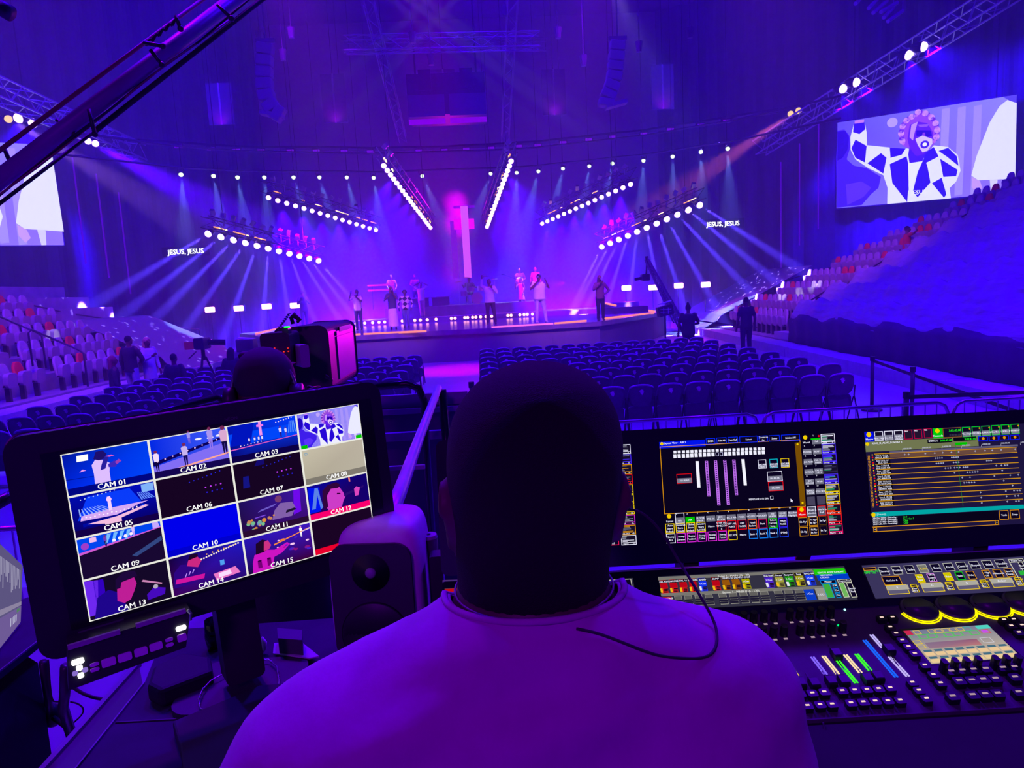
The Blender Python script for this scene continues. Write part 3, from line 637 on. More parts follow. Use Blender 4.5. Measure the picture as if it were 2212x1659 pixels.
# grid: right block and left block, rows counted from the lighting desk
for r in range(8):
    Y = 11.1+1.3*r; N = 14 if r > 0 else 13
    for c in range(N):
        x = .18+.47*c
        chair(x, Y, 'right-block folding chair, %s row beyond the barrier, %s from the centre aisle' % (ORD[r], ORD[c]), 'right block of floor chairs', random.random() < .72)
for r in range(8):
    Y = 10.25+1.3*r
    for c in range(14):
        x = -1.8-.47*c
        if r < 1 and c < 4: continue
        chair(x, Y, 'left-block folding chair, %s row beyond the monitor, %s from the centre aisle' % (ORD[r], ORD[c]), 'left block of floor chairs', random.random() < .8)

# ------------------------------------------------------------------ seating banks
SG = mat('seat_grey', (.50, .44, .52), .75, noise=.1, nscale=6); SR = mat('seat_red', (.85, .05, .04), .75, noise=.1, nscale=6); SP = mat('seat_pan_grey', (.33, .29, .36), .7)
TIER = mat('tier_concrete', (.30, .28, .33), .8, noise=.2, nscale=2); KERB = mat('kerb_top', (.5, .48, .55), .6, noise=.1)
def seat_proto(name, m1, m2):
    t = thing(name, 'x', 'arena seat')
    o = MB().add(*(lambda b: (b.v, b.f))(shell([(.36, .17, .0), (.44, .19, 0), (.66, .198, -.04), (.78, .188, -.055), (.87, .155, -.06), (.925, .105, -.062), (.95, .045, -.063)], .06, 6, .3))).build('backrest', m1, t, True, world=False)
    MB().rbox((0, .14, .53), (.38, .12, .36), .1, Euler((-.1, 0, 0)).to_matrix()).build('seat_pan', m2, t, world=False)
    MB().box((0, .05, .19), (.08, .12, .38)).box((0, .08, .4), (.4, .06, .05)).build('pedestal', BLACK, t, world=False)
    return t
PG = [seat_proto('arena_seat', SG, SP), False]; PR = [seat_proto('red_arena_seat', SR, SP), False]
def aseat(P, rz, red, lab, grp):
    pr = PR if red else PG
    if not pr[1]: o = pr[0]; o.location = P; o.rotation_euler = (0, 0, rz); o['label'] = lab; o['group'] = grp; pr[1] = True
    else: dup(pr[0], P, rz, lab, grp)
PT, RS = .95, .46
def bank(side):
    nm = 'right' if side > 0 else 'left'
    bx = (lambda Y: 10.1+.07*(Y-22)) if side > 0 else (lambda Y: -11.2+.03*(Y-17))
    t = thing('seating_bank', 'stepped concrete seating bank rising on the %s of the hall floor' % nm, 'seating bank', (bx(24)+side*3, 24, 0))
    nr = 13 if side > 0 else 8
    for k in range(nr):
        y0, y1 = (5, 39) if side > 0 else (9, 31)
        if side > 0: y1 = min(39, 39.5-.95*k*1.25)
        x0, x1 = bx(y0)+side*PT*k, bx(y1)+side*PT*k; z = .35+RS*k
        MB().prism([(x0, y0, 0), (x1, y1, 0), (x1+side*(PT+.02), y1, 0), (x0+side*(PT+.02), y0, 0)], (0, 0, z)).build('tier', TIER, t)
    m = MB()
    for y0, y1 in ((5, 13), (13.05, 21), (21.05, 29), (29.05, 38)): m.prism([(bx(y0)-side*.75, y0, 0), (bx(y1)-side*.75, y1, 0), (bx(y1)-side*.02, y1, 0), (bx(y0)-side*.02, y0, 0)], (0, 0, .3))
    m.build('kerb', KERB, t)
    return t, bx
bR, bxR = bank(1); bL, bxL = bank(-1)
redset = {(0, 6), (0, 10), (1, 4), (1, 9), (2, 8), (3, 2), (3, 3), (4, 1), (4, 8), (5, 2), (5, 7), (6, 2), (6, 3), (7, 6), (8, 1), (8, 4), (9, 3), (9, 6), (10, 1), (10, 5), (11, 2), (12, 3)}
for k in range(11):
    ye = min(31-.4*k, 38.4-(bxR(28)+PT*k-12.6)*1.357+1.0); n = int((ye-24.1)/.54)
    for i in range(max(0, n)):
        Y = 24.3+.54*i; aseat((bxR(Y)+PT*k+.5, Y, .35+RS*k), math.radians(90-4), (k, i) in redset, '%s tip-up seat in the right bank, %s row up, %s from the handrail stair' % ('red' if (k, i) in redset else 'grey', ORD[k], ORD[i]), 'seats of the right bank')
redL = {(0, 6), (0, 11), (1, 9), (1, 13), (2, 7), (3, 6), (1, 4), (2, 10), (3, 2), (4, 5), (4, 2), (0, 2), (5, 2), (2, 3)}
for k in range(6):
    for i in range(18):
        Y = 24.2+.12*k-.54*i; X = bxL(Y)-PT*k-.5
        if -X/Y > .72 or Y < 15.5: continue
        if abs(Y-19.4) < .4: continue
        aseat((X, Y, .35+RS*k), math.radians(-90), (k, i) in redL, '%s tip-up seat in the left bank, %s row up, %s from the stage end' % ('red' if (k, i) in redL else 'grey', ORD[k], ORD[i]), 'seats of the left bank')
# stair flight and handrails
ST = mat('stair_step', (.5, .45, .5), .7)
st = thing('aisle_stair', 'narrow stair climbing through the right seating bank beside the draped seats', 'stair', (10.4, 23.4, 0))
for k in range(11):
    x0 = bxR(23.4)+PT*k
    MB().box((x0+.2, 23.4, .35+RS*k-.02+.12), (.4, 1.1, .24)).build('step', ST, st)
for k, (xa, xb) in enumerate([(0, 1), (2.6, 4), (5.2, 7), (7.8, 10)]):
    h = thing('handrail', '%s small black handrail up the stair of the right seating bank' % ORD[k], 'handrail', (bxR(23.4)+PT*xa, 22.75, .35+RS*xa), 0, 'handrails of the right stair')
    A = V((bxR(23.4)+PT*xa+.1, 22.75, .35+RS*xa+.02)); B = A+V((PT*1.3, 0, RS*1.3))
    MB().tube([A, A+V((0, 0, .85)), A+V((.1, 0, .95)), B+V((-.1, 0, .93)), B+V((0, 0, .85)), B], .025, 6).build('rail_tube', BLACKM, h, True)
    MB().tube([A+V((0, 0, .5)), B+V((0, 0, .5))], .02, 6).build('middle_rail', BLACKM, h, True)
for k, (x, y, Y) in enumerate([(100, 750, 19.4), (190, 790, 18.5)]):
    q = aty(x, y+45, Y); A = V((q.x, Y, max(q.z, .4))); B = A+V((-1.3, 0, .6)); h = thing('handrail', '%s black handrail among the left bank seats, from the photo edge' % ORD[k], 'handrail', A, 0, 'handrails of the left bank')
    MB().tube([A, A+V((0, 0, .85)), A+V((-.1, 0, .95)), B+V((.1, 0, .93)), B+V((0, 0, .85)), B], .025, 6).build('rail_tube', BLACKM, h, True)
# cloth over the near part of the right bank
TARP = mat('blue_grey_tarp', (.34, .33, .40), .55, noise=.06, nscale=2, spec=.3); SKT = mat('black_skirt_cloth', (.07, .065, .085), .85, noise=.15, nscale=3)
def sheet(bx, sd, y0, y1, k0, k1, z0, nY, nX, amp=.13, rf=1.0, step=True):
    vs = []; rnd = random.Random(3)
    for i in range(nX+1):
        k = k0+(k1-k0)*i/nX
        for j in range(nY+1):
            Y = y0+(y1-y0)*j/nY; ph = k*2*math.pi
            q = k % 1.0; st = min(1, k*3)
            z = z0+RS*((math.floor(k)+min(1, q/.42)**1.4) if step else k)+rf*st*(amp*.5*math.sin(ph-.6)*(.75+.35*abs(math.sin(Y*2.6+k*.4)))+.06*abs(math.sin(Y*2.3+math.floor(k)*.7))*(q < .75)+.03*math.sin(Y*7.3-k*5)*(.4+.6*(1-q))+.022*math.sin(Y*12.1-k*8+1)+.03*math.sin(Y*3.4-k*3.1))
            if k < .01: z -= .14
            vs.append((bx(Y)+sd*PT*k, Y, z))
    fs = []
    for i in range(nX):
        for j in range(nY):
            a = i*(nY+1)+j; fs.append((a, a+1, a+nY+2, a+nY+1))
    return MB().add(vs, fs)
nt = TARP.node_tree; tc = nt.nodes.new('ShaderNodeTexCoord'); mp = nt.nodes.new('ShaderNodeMapping'); mp.inputs['Rotation'].default_value = (0, 0, .9); mp.inputs['Scale'].default_value = (1, .25, 1)
wn = nt.nodes.new('ShaderNodeTexNoise'); wn.inputs['Scale'].default_value = 3.2; wn.inputs['Detail'].default_value = 3; wb = nt.nodes.new('ShaderNodeBump'); wb.inputs['Strength'].default_value = 1.0; wb.inputs['Distance'].default_value = .22
nt.links.new(tc.outputs['Object'], mp.inputs[0]); nt.links.new(mp.outputs[0], wn.inputs['Vector']); nt.links.new(wn.outputs['Fac'], wb.inputs['Height']); nt.links.new(wb.outputs[0], nt.nodes['Principled BSDF'].inputs['Normal'])
o = sheet(bxR, 1, 6, 22.6, .0, 12, 1.10, 330, 150, .10).build('tarpaulin', TARP, None, True); tag(o, 'large blue-grey cloth pulled over the near rows of the right seating bank', 'cloth')
q = o.modifiers.new('thick', 'SOLIDIFY'); q.thickness = .02
m = MB(); vs = []; n = 160
for j in range(n+1):
    Y = 6+16.6*j/n
    for z, dx in ((1.17+.05*math.sin(Y*2.4), .08), (1.02, -.06), (.6, -.02), (.31, -.05)): vs.append((bxR(Y)+dx+.03*math.sin(Y*6)+.03*math.sin(Y*2.3), Y, z))
m.add(vs, [(j*4+i, j*4+i+1, j*4+i+5, j*4+i+4) for j in range(n) for i in range(3)])
m.add([(bxR(22.6)-.05, 22.6, .31), (bxR(22.6)+.08, 22.6, 1.17), (bxR(22.6)+PT*2, 22.6, 1.9), (bxR(22.6)+PT*2, 22.65, .9)], [(0, 1, 2, 3)])
o = m.build('black_skirt', SKT, None, True); tag(o, 'black cloth skirt hanging along the foot of the covered right seating bank', 'cloth')
q = o.modifiers.new('thick', 'SOLIDIFY'); q.thickness = .015
# covered far ends that catch the broken gobo light
for sd, bx, y0, y1, lab in ((1, bxR, 31.4, 38.5, 'right'), (-1, bxL, 24.9, 30.5, 'left')):
    o = sheet(bx, sd, y0, y1, -.7, 4.6 if sd > 0 else 3.2, .75, 30, 30, .02, .12, False).build('seat_cover', mat('grey_cover', (.24, .22, .28), .7), None, True); tag(o, 'cloth over the far %s seats speckled with broken patches of light' % lab, 'cloth', 'speckled seat covers')
    q = o.modifiers.new('thick', 'SOLIDIFY'); q.thickness = .02
def rail(name, lab, pts, r, mt, posts=0, grp=None, cat='railing'):
    t = thing(name, lab, cat, pts[0], 0, grp); MB().tube(pts, r, 8).build('rail_tube', mt, t, True)
    m = MB()
    if posts:
        for q in posts: m.cyl(q[0], q[1], r*.9, 6)
        m.build('rail_post', mt, t)
    return t
gr = [aty(1500, 672, 38), aty(1640, 622, 37), aty(1793, 578, 34), aty(1958, 500, 30.5), aty(2130, 430, 28), aty(2240, 385, 26.5)]
rail('guard_rail', 'long thin guard rail sloping up above the right seating bank', gr, .03, BLACKM, [(p, p-V((0, 0, 1.0))) for p in gr[1:]])
gl = [aty(-30, 640, 24), aty(92, 664, 26), aty(145, 676, 28), aty(300, 700, 31), aty(430, 712, 33)]
rail('guard_rail', 'long thin guard rail behind the left bank seats', gl, .03, BLACKM, [(p, p-V((0, 0, .9))) for p in gl[1:]])

# ------------------------------------------------------------------ crowd barriers, posts and tape
def barrier(x0, x1, Y, zt, lab, rz=0):
    t = thing('crowd_barrier', lab, 'barrier', (x0, Y, 0), 0, 'steel crowd barriers'); r = .12
    MB().tube([(x0, Y, .18), (x0, Y, zt-r), (x0+r*.3, Y, zt-r*.3), (x0+r, Y, zt), (x1-r, Y, zt), (x1-r*.3, Y, zt-r*.3), (x1, Y, zt-r), (x1, Y, .18)], .02, 8).tube([(x0, Y, .18), (x1, Y, .18)], .018, 6).build('outer_frame', STEEL, t, True)
    m = MB(); n = int((x1-x0)/.125)
    for i in range(1, n): x = x0+(x1-x0)*i/n; m.cyl((x, Y, .18), (x, Y, zt), .007, 5)
    m.build('bar_grille', STEEL, t)
    for x in (x0+.25, x1-.25): MB().tube([(x, Y-.3, .02), (x, Y, .18), (x, Y+.3, .02)], .018, 6).build('foot', STEEL, t)
barrier(.95, 2.97, 7.4, .95, 'steel crowd barrier just beyond the console, the one nearest the centre aisle')
barrier(3.02, 5.1, 7.4, .95, 'steel crowd barrier just beyond the console, with both rounded corners in view')
barrier(5.16, 7.3, 7.4, .95, 'steel crowd barrier beyond the right end of the console')
barrier(-5.2, -2.95, 4.9, .95, 'steel crowd barrier low at the left behind the laptop')
for k, (x, y, Y, zt) in enumerate([(1972, 795, 10.4, .98), (1885, 772, 11.9, .98), (1958, 850, 8.3, .98), (1018, 828, 9.6, .35)]):
    q = aty(x, y, Y); t = thing('barrier_post', ['black queue post standing tallest at the right end of the chairs', 'black queue post beside the kerb, farther from the desk', 'black queue post close to the steel barrier', 'short black post standing in the pink-lit centre aisle'][k], 'post', (q.x, Y, 0), 0, 'black queue posts')
    MB().cyl((q.x, Y, .02), (q.x, Y, q.z), .032, 10).build('post_tube', BLACK, t, True); MB().cyl((q.x, Y, 0), (q.x, Y, .03), .17, 16).build('base_plate', BLACK, t); MB().cyl((q.x, Y, q.z-.06), (q.x, Y, q.z+.02), .042, 10).build('belt_head', BLACK, t)
def belt(a, b, lab):
    t = MB().bar(a, b, .008, .05).build('barrier_tape', BLACK); tag(t, lab, 'belt', 'black barrier tapes')
P1, P2, P3 = aty(1972, 802, 10.4), aty(1885, 779, 11.9), aty(1958, 858, 8.3)
belt(P3, aty(2260, 846, 8.6), 'black tape running to the right from the post by the steel barrier')
belt(P2, aty(2240, 905, 7.7), 'black tape running along the right kerb past the tall post')
belt(aty(1500, 692, 27), aty(1600, 705, 25.5), 'black tape near the standing technician at the right of the stage')
# solid barrier panels of the camera platform and lower steps
PNL = mat('dark_panel', (.09, .085, .11), .5, noise=.2, nscale=2)
pf = thing('camera_platform', 'low dark platform with panelled edges in front of the lighting desk', 'platform', (-2.2, 4.2, 0))
MB().box((-2.6, 3.9, .2), (4.2, 2.6, .4)).build('platform_deck', PNL, pf)
for a, b, Y, h, n_ in (((690, 868), (1010, 857), 5.3, .09, 'top_edge'), ((700, 893), (1010, 880), 5.25, .04, 'rail_edge'), ((760, 945), (1010, 934), 5.1, .06, 'middle_edge')):
    p, q = aty(*a, Y), aty(*b, Y); MB().bar((p.x, Y, q.z), (q.x, Y, q.z), .05, h).build(n_, mat('edge_trim', (.3, .28, .35), .4), pf)
p, q = aty(690, 868, 5.35), aty(1010, 857, 5.35); MB().box(((p.x+q.x)/2, 5.38, q.z/2), (q.x-p.x, .05, q.z-.02)).build('front_panel', PNL, pf)
p = aty(833, 1012, 3.4); q = aty(918, 1008, 3.4); MB().bar(p, q, .02).build('lower_bar', ALU, pf)
FOH = .65
rs = thing('desk_platform', 'raised dark platform that carries the lighting desk and its operator', 'platform', (0, .6, 0))
MB().prism([(-.62, -2.5, 0), (4.5, -2.5, 0), (4.5, 2.05, 0), (-.62, 2.05, 0)], (0, 0, FOH)).build('platform_deck', mat('platform_carpet', (.10, .09, .12), .9, noise=.2, nscale=20), rs)
# rails around the platform
rail('stair_handrail', 'shiny ribbed metal handrail running away between the big monitor and the operator', [aty(947, 838, 5.0), aty(905, 948, 3.4), aty(864, 1062, 2.35), aty(848, 1100, 2.15), aty(846, 1150, 2.1), aty(852, 1290, 2.1)], .026, ALU)
rail('guard_rail', 'black tube guard rail beside the camera, bent down at its right end', [aty(690, 846, 4.7), aty(878, 829, 4.7), aty(904, 838, 4.7), aty(917, 868, 4.7), aty(920, 960, 4.7), V((aty(920, 960, 4.7).x, 4.7, .42))], .026, GLOSSB)
rail('guard_rail', 'black tube guard rail that rises behind the multi-picture monitor from the left', [aty(-60, 1118, 2.9), aty(30, 1068, 3.1), aty(345, 889, 4.6), aty(466, 858, 4.9), aty(486, 866, 4.9), aty(492, 890, 4.9), aty(496, 990, 4.9)], .028, GLOSSB)
a = aty(955, 842, 5.0); rail('rail_post_black', 'slim black upright post behind the top end of the shiny handrail', [a, V((a.x+.02, 5.0, .42))], .03, GLOSSB, cat='post')

# ------------------------------------------------------------------ people
def hand(mb, w, d, side=1, curl=.3, s=1.0, n=6):
    w = V(w); d = V(d).normalized(); x = d.cross(V((0, 1, .01))).normalized(); 
    if x.length < .5: x = V((1, 0, 0))
    pn = x.cross(d)                                   # palm normal
    mb.limb([w, w+d*.04*s, w+d*.085*s], [.026*s, .034*s, .03*s], n)
    for i, L in enumerate((.062, .074, .07, .055)):
        b = w+d*.085*s+x*(.030-.020*i)*s*side; k1 = b+d*L*.45*s+pn*curl*.018*s; k2 = k1+d*L*.35*s*(1-curl*.6)+pn*curl*.03*s; k3 = k2+d*L*.2*s*(1-curl)+pn*curl*.03*s
        mb.limb([b, k1, k2, k3], [.0105*s, .0098*s, .009*s, .008*s], n)
    b = w+d*.025*s+x*.028*s*side; mb.limb([b, b+x*.03*s*side+d*.02*s+pn*.01*s, b+x*.042*s*side+d*.055*s+pn*.016*s], [.014*s, .0115*s, .0095*s], n)
def person(label, P, H, rz=0, le=None, lh=None, re_=None, rh=None, lf=(0, 0), rf=(0, 0), skin=SKIN, shirt=None, trousers=None, skirt=None, shoes=BLACK, hair='short', hairm=HAIRM, girth=1.0, sleeve='short', group='people on the stage', lean=0, sit=False, jacket=None, head=(0, 0, 0)):
    s = H/1.75; g = girth
    t = thing('person', label, 'person', P, rz, group); S = lambda q: V(q)*s
    sh = {-1: V((-.185*g, .0, 1.42)), 1: V((.185*g, .0, 1.42))}
    el = {-1: V(le or (-.25*g, .03, 1.13)), 1: V(re_ or (.25*g, .03, 1.13))}
    ha = {-1: V(lh or (-.27*g, -.04, .88)), 1: V(rh or (.27*g, -.04, .88))}
    ft = {-1: V((-.10+lf[0], lf[1], .07)), 1: V((.10+rf[0], rf[1], .07))}
    hp = {-1: V((-.09, 0, .90)), 1: V((.09, 0, .90))}
    if sit:
        hp = {k: V((v.x, 0, .52)) for k, v in hp.items()}; dz = -.38
        for D in (sh, el, ha):
            for k in D: D[k] = D[k]+V((0, 0, dz))
        kn = {k: V((v.x*1.6, -.44, .52)) for k, v in hp.items()}; ft = {k: V((v.x*1.6, -.46, .07)) for k, v in hp.items()}
    else: dz = 0; kn = {k: (hp[k]+ft[k])/2+V((0, -.03, .02)) for k in hp}
    hc = V((0+head[0], -.02+head[1], 1.625+dz+head[2]))
    b = MB()
    b.sph(S(hc), (.077*s, .095*s, .112*s), 14, 10); b.sph(S(hc+V((0, -.035, -.055))), (.055*s, .055*s, .06*s), 10, 8)
    b.limb([S(hc+V((0, -.088, .02))), S(hc+V((0, -.108, -.022)))], [.010*s, .016*s], 6)
    b.limb([S(hc+V((-.026, -.088, -.056))), S(hc+V((.026, -.088, -.056)))], [.010*s, .010*s], 6)
    b.limb([S(hc+V((-.045, -.082, .03))), S(hc+V((.045, -.082, .03)))], [.010*s, .010*s], 6)
    for k in (-1, 1): b.sph(S(hc+V((.078*k, .005, -.008))), (.012*s, .02*s, .032*s), 8, 6)
    b.limb([S(V((0, .0, 1.40+dz))), S(hc+V((0, .015, -.08)))], [.062*s, .056*s], 12)
    b.loft([(0, 0, (z+dz)*s, rx*g*s, ry*s*g) for z, rx, ry in ((.88, .14, .10), (1.0, .14, .10), (1.15, .135, .095), (1.3, .16, .105), (1.4, .17, .085), (1.46, .09, .06))], 16)
    for k in (-1, 1):
        b.limb([S(sh[k]), S((sh[k]+el[k])/2), S(el[k])], [.055*s*g, .05*s*g, .04*s], 8)
        b.limb([S(el[k]), S((el[k]+ha[k])/2), S(ha[k])], [.042*s, .036*s, .026*s], 8)
        hand(b, S(ha[k]), ha[k]-el[k], k, .45, s)
        b.limb([S(hp[k]), S((hp[k]+kn[k])/2), S(kn[k])], [.085*s, .072*s, .056*s], 8); b.limb([S(kn[k]), S((kn[k]+ft[k])/2), S(ft[k])], [.055*s, .05*s, .036*s], 8)
    o = b.build('body', skin, t, True, world=False); remesh(o, .0115*s, 1)
    for k in (-1, 1):
        e = MB().sph(S(hc+V((.03*k, -.083, .008))), .011*s, 8, 6).build('eye', mat('eye_dark', (.02, .015, .015), .2), t, True, world=False)
        f = ft[k]; o = MB().limb([S(f+V((0, .04, -.025))), S(f+V((0, -.06, -.03))), S(f+V((0, -.15, -.035)))], [.042*s, .04*s, .034*s], 8).box(S(f+V((0, -.05, -.055))), (.075*s, .24*s, .025*s)).build('shoe', shoes, t, True, world=False); remesh(o, .014*s, 1)
    if shirt:
        bot = .84 if jacket != 'long' else .62
        m = MB(); m.loft([(0, 0, (z+dz)*s, rx*g*s*1.14, ry*s*g*1.16) for z, rx, ry in ((bot, .158, .118), (.95, .152, .112), (1.15, .145, .105), (1.3, .168, .112), (1.41, .182, .092), (1.455, .10, .07))], 20)
        for k in (-1, 1):
            m.limb([S(sh[k]+V((-.03*k, 0, 0))), S((sh[k]+el[k])/2), S(el[k])] if sleeve == 'long' else [S(sh[k]+V((-.03*k, 0, 0))), S(sh[k]*.35+el[k]*.65)], ([.072*s*g, .068*s, .056*s] if sleeve == 'long' else [.064*s*g, .062*s]), 10)
            if sleeve == 'long': m.limb([S(el[k]), S(el[k]*.15+ha[k]*.85)], [.056*s, .042*s], 10)
        o = m.build('jacket' if jacket else 'shirt', shirt, t, True, world=False); remesh(o, .014*s, 2)
    if skirt:
        o = MB().loft([(0, 0, z*s, rx*s, ry*s) for z, rx, ry in ((.10, .22, .19), (.5, .20, .16), (.85, .165, .13), (1.02, .15, .12), (1.06, .14, .11))] if skirt != 'dress' else [(0, 0, z*s, rx*s, ry*s) for z, rx, ry in ((.62, .19, .16), (.85, .175, .13), (1.02, .15, .12), (1.3, .16, .115), (1.42, .17, .10), (1.45, .12, .08))], 24).build('skirt' if skirt != 'dress' else 'dress', trousers, t, True, world=False); remesh(o, .014*s, 1)
    elif trousers:
        m = MB(); m.loft([(0, 0, (z+dz)*s, rx*g*s, ry*s*g) for z, rx, ry in ((.80, .155, .11), (.9, .165, .12), (1.0, .155, .11))], 18)
        for k in (-1, 1): m.limb([S(hp[k]), S((hp[k]+kn[k])/2), S(kn[k])], [.098*s*min(g, 1.2), .088*s, .072*s], 10); m.limb([S(kn[k]), S(ft[k]*.93+kn[k]*.07)], [.071*s, .058*s], 10)
        o = m.build('trousers', trousers, t, True, world=False); remesh(o, .015*s, 1)
    m = MB(); c = hc+V((0, .018, .03))
    if hair == 'short': m.sph(S(c), (.082*s, .093*s, .098*s), 14, 8)
    elif hair == 'curly':
        for i in range(26):
            a = i*2.4; zz = -.3+1.3*i/26; r_h = math.sqrt(max(.05, 1-zz*zz)); m.sph(S(c+V((.092*r_h*math.cos(a), .03+.085*r_h*math.sin(a), .098*zz))), .034*s, 8, 6)
    elif hair == 'long': m.sph(S(c), (.088*s, .1*s, .105*s), 14, 8); m.loft([(c.x*s, (c.y+.06)*s, (c.z+z)*s, rx*s, .045*s) for z, rx in ((-.42, .07), (-.3, .11), (-.1, .1), (0, .085), (.05, .05))], 12)
    elif hair == 'bun': m.sph(S(c), (.084*s, .096*s, .1*s), 14, 8); m.sph(S(c+V((0, .06, .12))), .045*s, 10, 6)
    elif hair == 'cap': m.sph(S(c+V((0, -.008, .012))), (.088*s, .1*s, .09*s), 14, 8); m.box(S(c+V((0, -.12, .04))), (.12*s, .10*s, .012*s))
    if hair: o = m.build('cap' if hair == 'cap' else 'hair', hairm, t, True, world=False); remesh(o, .013*s, 1)
    return t, ha, s
def mic(t, ha, s, side=1, lab='handheld microphone', d=(0, -.1, .35)):
    Rz = Matrix.Rotation(t.rotation_euler.z, 3, 'Z'); P = t.location+Rz @ (V(ha)*s+V((0, -.03, .04))*s); D = Rz @ V(d).normalized()
    o = thing('microphone', lab, 'microphone', P, 0, 'handheld microphones')
    MB().cyl(P-D*.10, P+D*.08, .014, 10, .018).build('microphone_handle', BLACK, o, True); MB().sph(P+D*.11, .03, 12, 8).build('microphone_head', STEEL, o, True)
NAVY = mat('navy_cloth', (.06, .06, .12), .85, noise=.1, nscale=9); DKC = mat('black_cloth', (.03, .03, .035), .85, noise=.1, nscale=9)
JEAN = mat('blue_jeans', (.12, .16, .35), .85, noise=.15, nscale=14); LILC = mat('pale_lilac_cloth', (.6, .55, .75), .8, noise=.05); CRE = mat('cream_cloth', (.8, .72, .66), .85, noise=.05, nscale=9)
LJEAN = mat('pale_jeans', (.42, .45, .62), .85, noise=.1); PNK = mat('dusty_pink_cloth', (.6, .3, .35), .85)
arg = mat('diamond_knit', (.8, .8, .8), .85); nt = arg.node_tree
tc = nt.nodes.new('ShaderNodeTexCoord'); mp = nt.nodes.new('ShaderNodeMapping'); mp.inputs['Rotation'].default_value = (0, math.radians(45), 0); mp.inputs['Scale'].default_value = (1, 0, 1)
ck = nt.nodes.new('ShaderNodeTexChecker'); ck.inputs['Scale'].default_value = 6.5; ck.inputs[1].default_value = (.85, .82, .82, 1); ck.inputs[2].default_value = (.02, .02, .04, 1)
nt.links.new(tc.outputs['Object'], mp.inputs[0]); nt.links.new(mp.outputs[0], ck.inputs[0]); nt.links.new(ck.outputs[0], nt.nodes['Principled BSDF'].inputs['Base Color'])
def stg(x, y, z=DZ): q = atz(x, y, z); q.z = z; return q
FM = ((.02, -.24, 1.50), (.10, -.10, 1.25))
t, h, s = person('singer in white t-shirt and dark trousers at the left end of the stage front', stg(777, 713), 1.68, 0, le=(-.34, -.05, 1.30), lh=(-.26, -.08, 1.56), re_=(.20, -.20, 1.22), rh=(.03, -.24, 1.40), shirt=CRE, trousers=NAVY, hair='short'); mic(t, h[1], s, lab='microphone in front of the mouth of the leftmost singer in white')
t, h, s = person('singer in a dark top and long pale skirt holding a microphone', stg(851, 711), 1.72, .1, le=(-.30, .0, 1.18), lh=(-.16, -.22, 1.30), re_=(.22, -.16, 1.22), rh=(.03, -.24, 1.46), shirt=NAVY, trousers=CRE, skirt='long', hair='long', hairm=mat('auburn_hair', (.25, .06, .06), .8)); mic(t, h[1], s, lab='microphone of the singer in the long pale skirt')
t, h, s = person('singer in a white and black diamond-patterned jacket and blue jeans', stg(879, 707), 1.55, 0, le=(-.32, 0, 1.15), lh=(-.30, -.10, .92), re_=(.32, 0, 1.15), rh=(.28, -.1, .92), shirt=arg, trousers=JEAN, hair='curly', sleeve='long', jacket='short')
t, h, s = person('singer in a white shirt with both hands behind the head on the band platform', stg(913, 685, UZ), 1.70, 0, le=(-.34, .02, 1.62), lh=(-.14, .08, 1.72), re_=(.34, .02, 1.62), rh=(.14, .08, 1.72), shirt=WHT, trousers=mat('rose_trousers', (.5, .3, .4), .8), hair='short', lf=(.05, -.1), rf=(-.02, 0))
t, h, s = person('singer in a loose white sweatshirt with one arm raised, centre of the stage front', stg(1061, 700), 1.80, 0, le=(-.30, -.02, 1.50), lh=(-.27, -.08, 1.78), re_=(.28, -.12, 1.22), rh=(.10, -.25, 1.42), lf=(-.03, 0), rf=(.08, -.02), shirt=WHT, trousers=DKC, hair='short', sleeve='long', girth=1.12, jacket='short'); mic(t, h[1], s, lab='microphone held by the singer in the loose white sweatshirt')
t, h, s = person('woman in a pale dress turned sideways with one leg trailing, on the band platform', stg(1128, 673, UZ), 1.70, -.9, le=(-.20, -.20, 1.20), lh=(-.10, -.28, 1.42), re_=(.22, .05, 1.18), rh=(.2, -.08, .95), rf=(.05, .28), trousers=LILC, skirt='dress', shoes=LILC, hair='bun', skin=SKIN)
t, h, s = person('large man in pale top and trousers singing, right of the stage centre', stg(1168, 697), 1.88, .15, le=(-.34, -.12, 1.22), lh=(-.10, -.26, 1.50), re_=(.36, -.02, 1.24), rh=(.22, -.2, 1.48), lf=(-.05, -.05), rf=(.10, -.05), shirt=WHT, trousers=LILC, shoes=WHT, hair='cap', girth=1.32, hairm=DKC); mic(t, h[-1], s, lab='microphone held by the large man in pale clothes')
t, h, s = person('long-haired singer in a dark jacket and dark trousers, right end of the stage', stg(1298, 692), 1.70, 0, le=(-.26, -.12, 1.20), lh=(.0, -.24, 1.44), re_=(.36, .0, 1.15), rh=(.16, -.06, 1.0), shirt=mat('plum_jacket', (.22, .07, .14), .8), trousers=DKC, hair='long', sleeve='long', jacket='short', hairm=mat('auburn_hair', (.25, .06, .06), .8)); mic(t, h[-1], s, lab='microphone of the long-haired singer at the right end')
def inst(name, lab, cat): return thing(name, lab, cat)
t, h, s = person('camera operator in black standing on the left end of the stage', stg(660, 728-17), 1.78, .3, le=(-.24, -.15, 1.2), lh=(-.05, -.3, 1.36), re_=(.26, -.18, 1.2), rh=(.12, -.32, 1.34), shirt=DKC, trousers=DKC, hair='cap', hairm=DKC, sleeve='long', jacket='short')
P = t.location+V((.1, -.42, 1.42)); o = thing('handheld_camera', 'small black camera held by the operator on the left of the stage', 'camera', P); MB().rbox(P, (.16, .3, .18), .03).build('camera_body', BLACK, o); MB().cyl(P+V((0, -.15, 0)), P+V((0, -.30, 0)), .05, 12).build('camera_lens', GLOSSB, o)
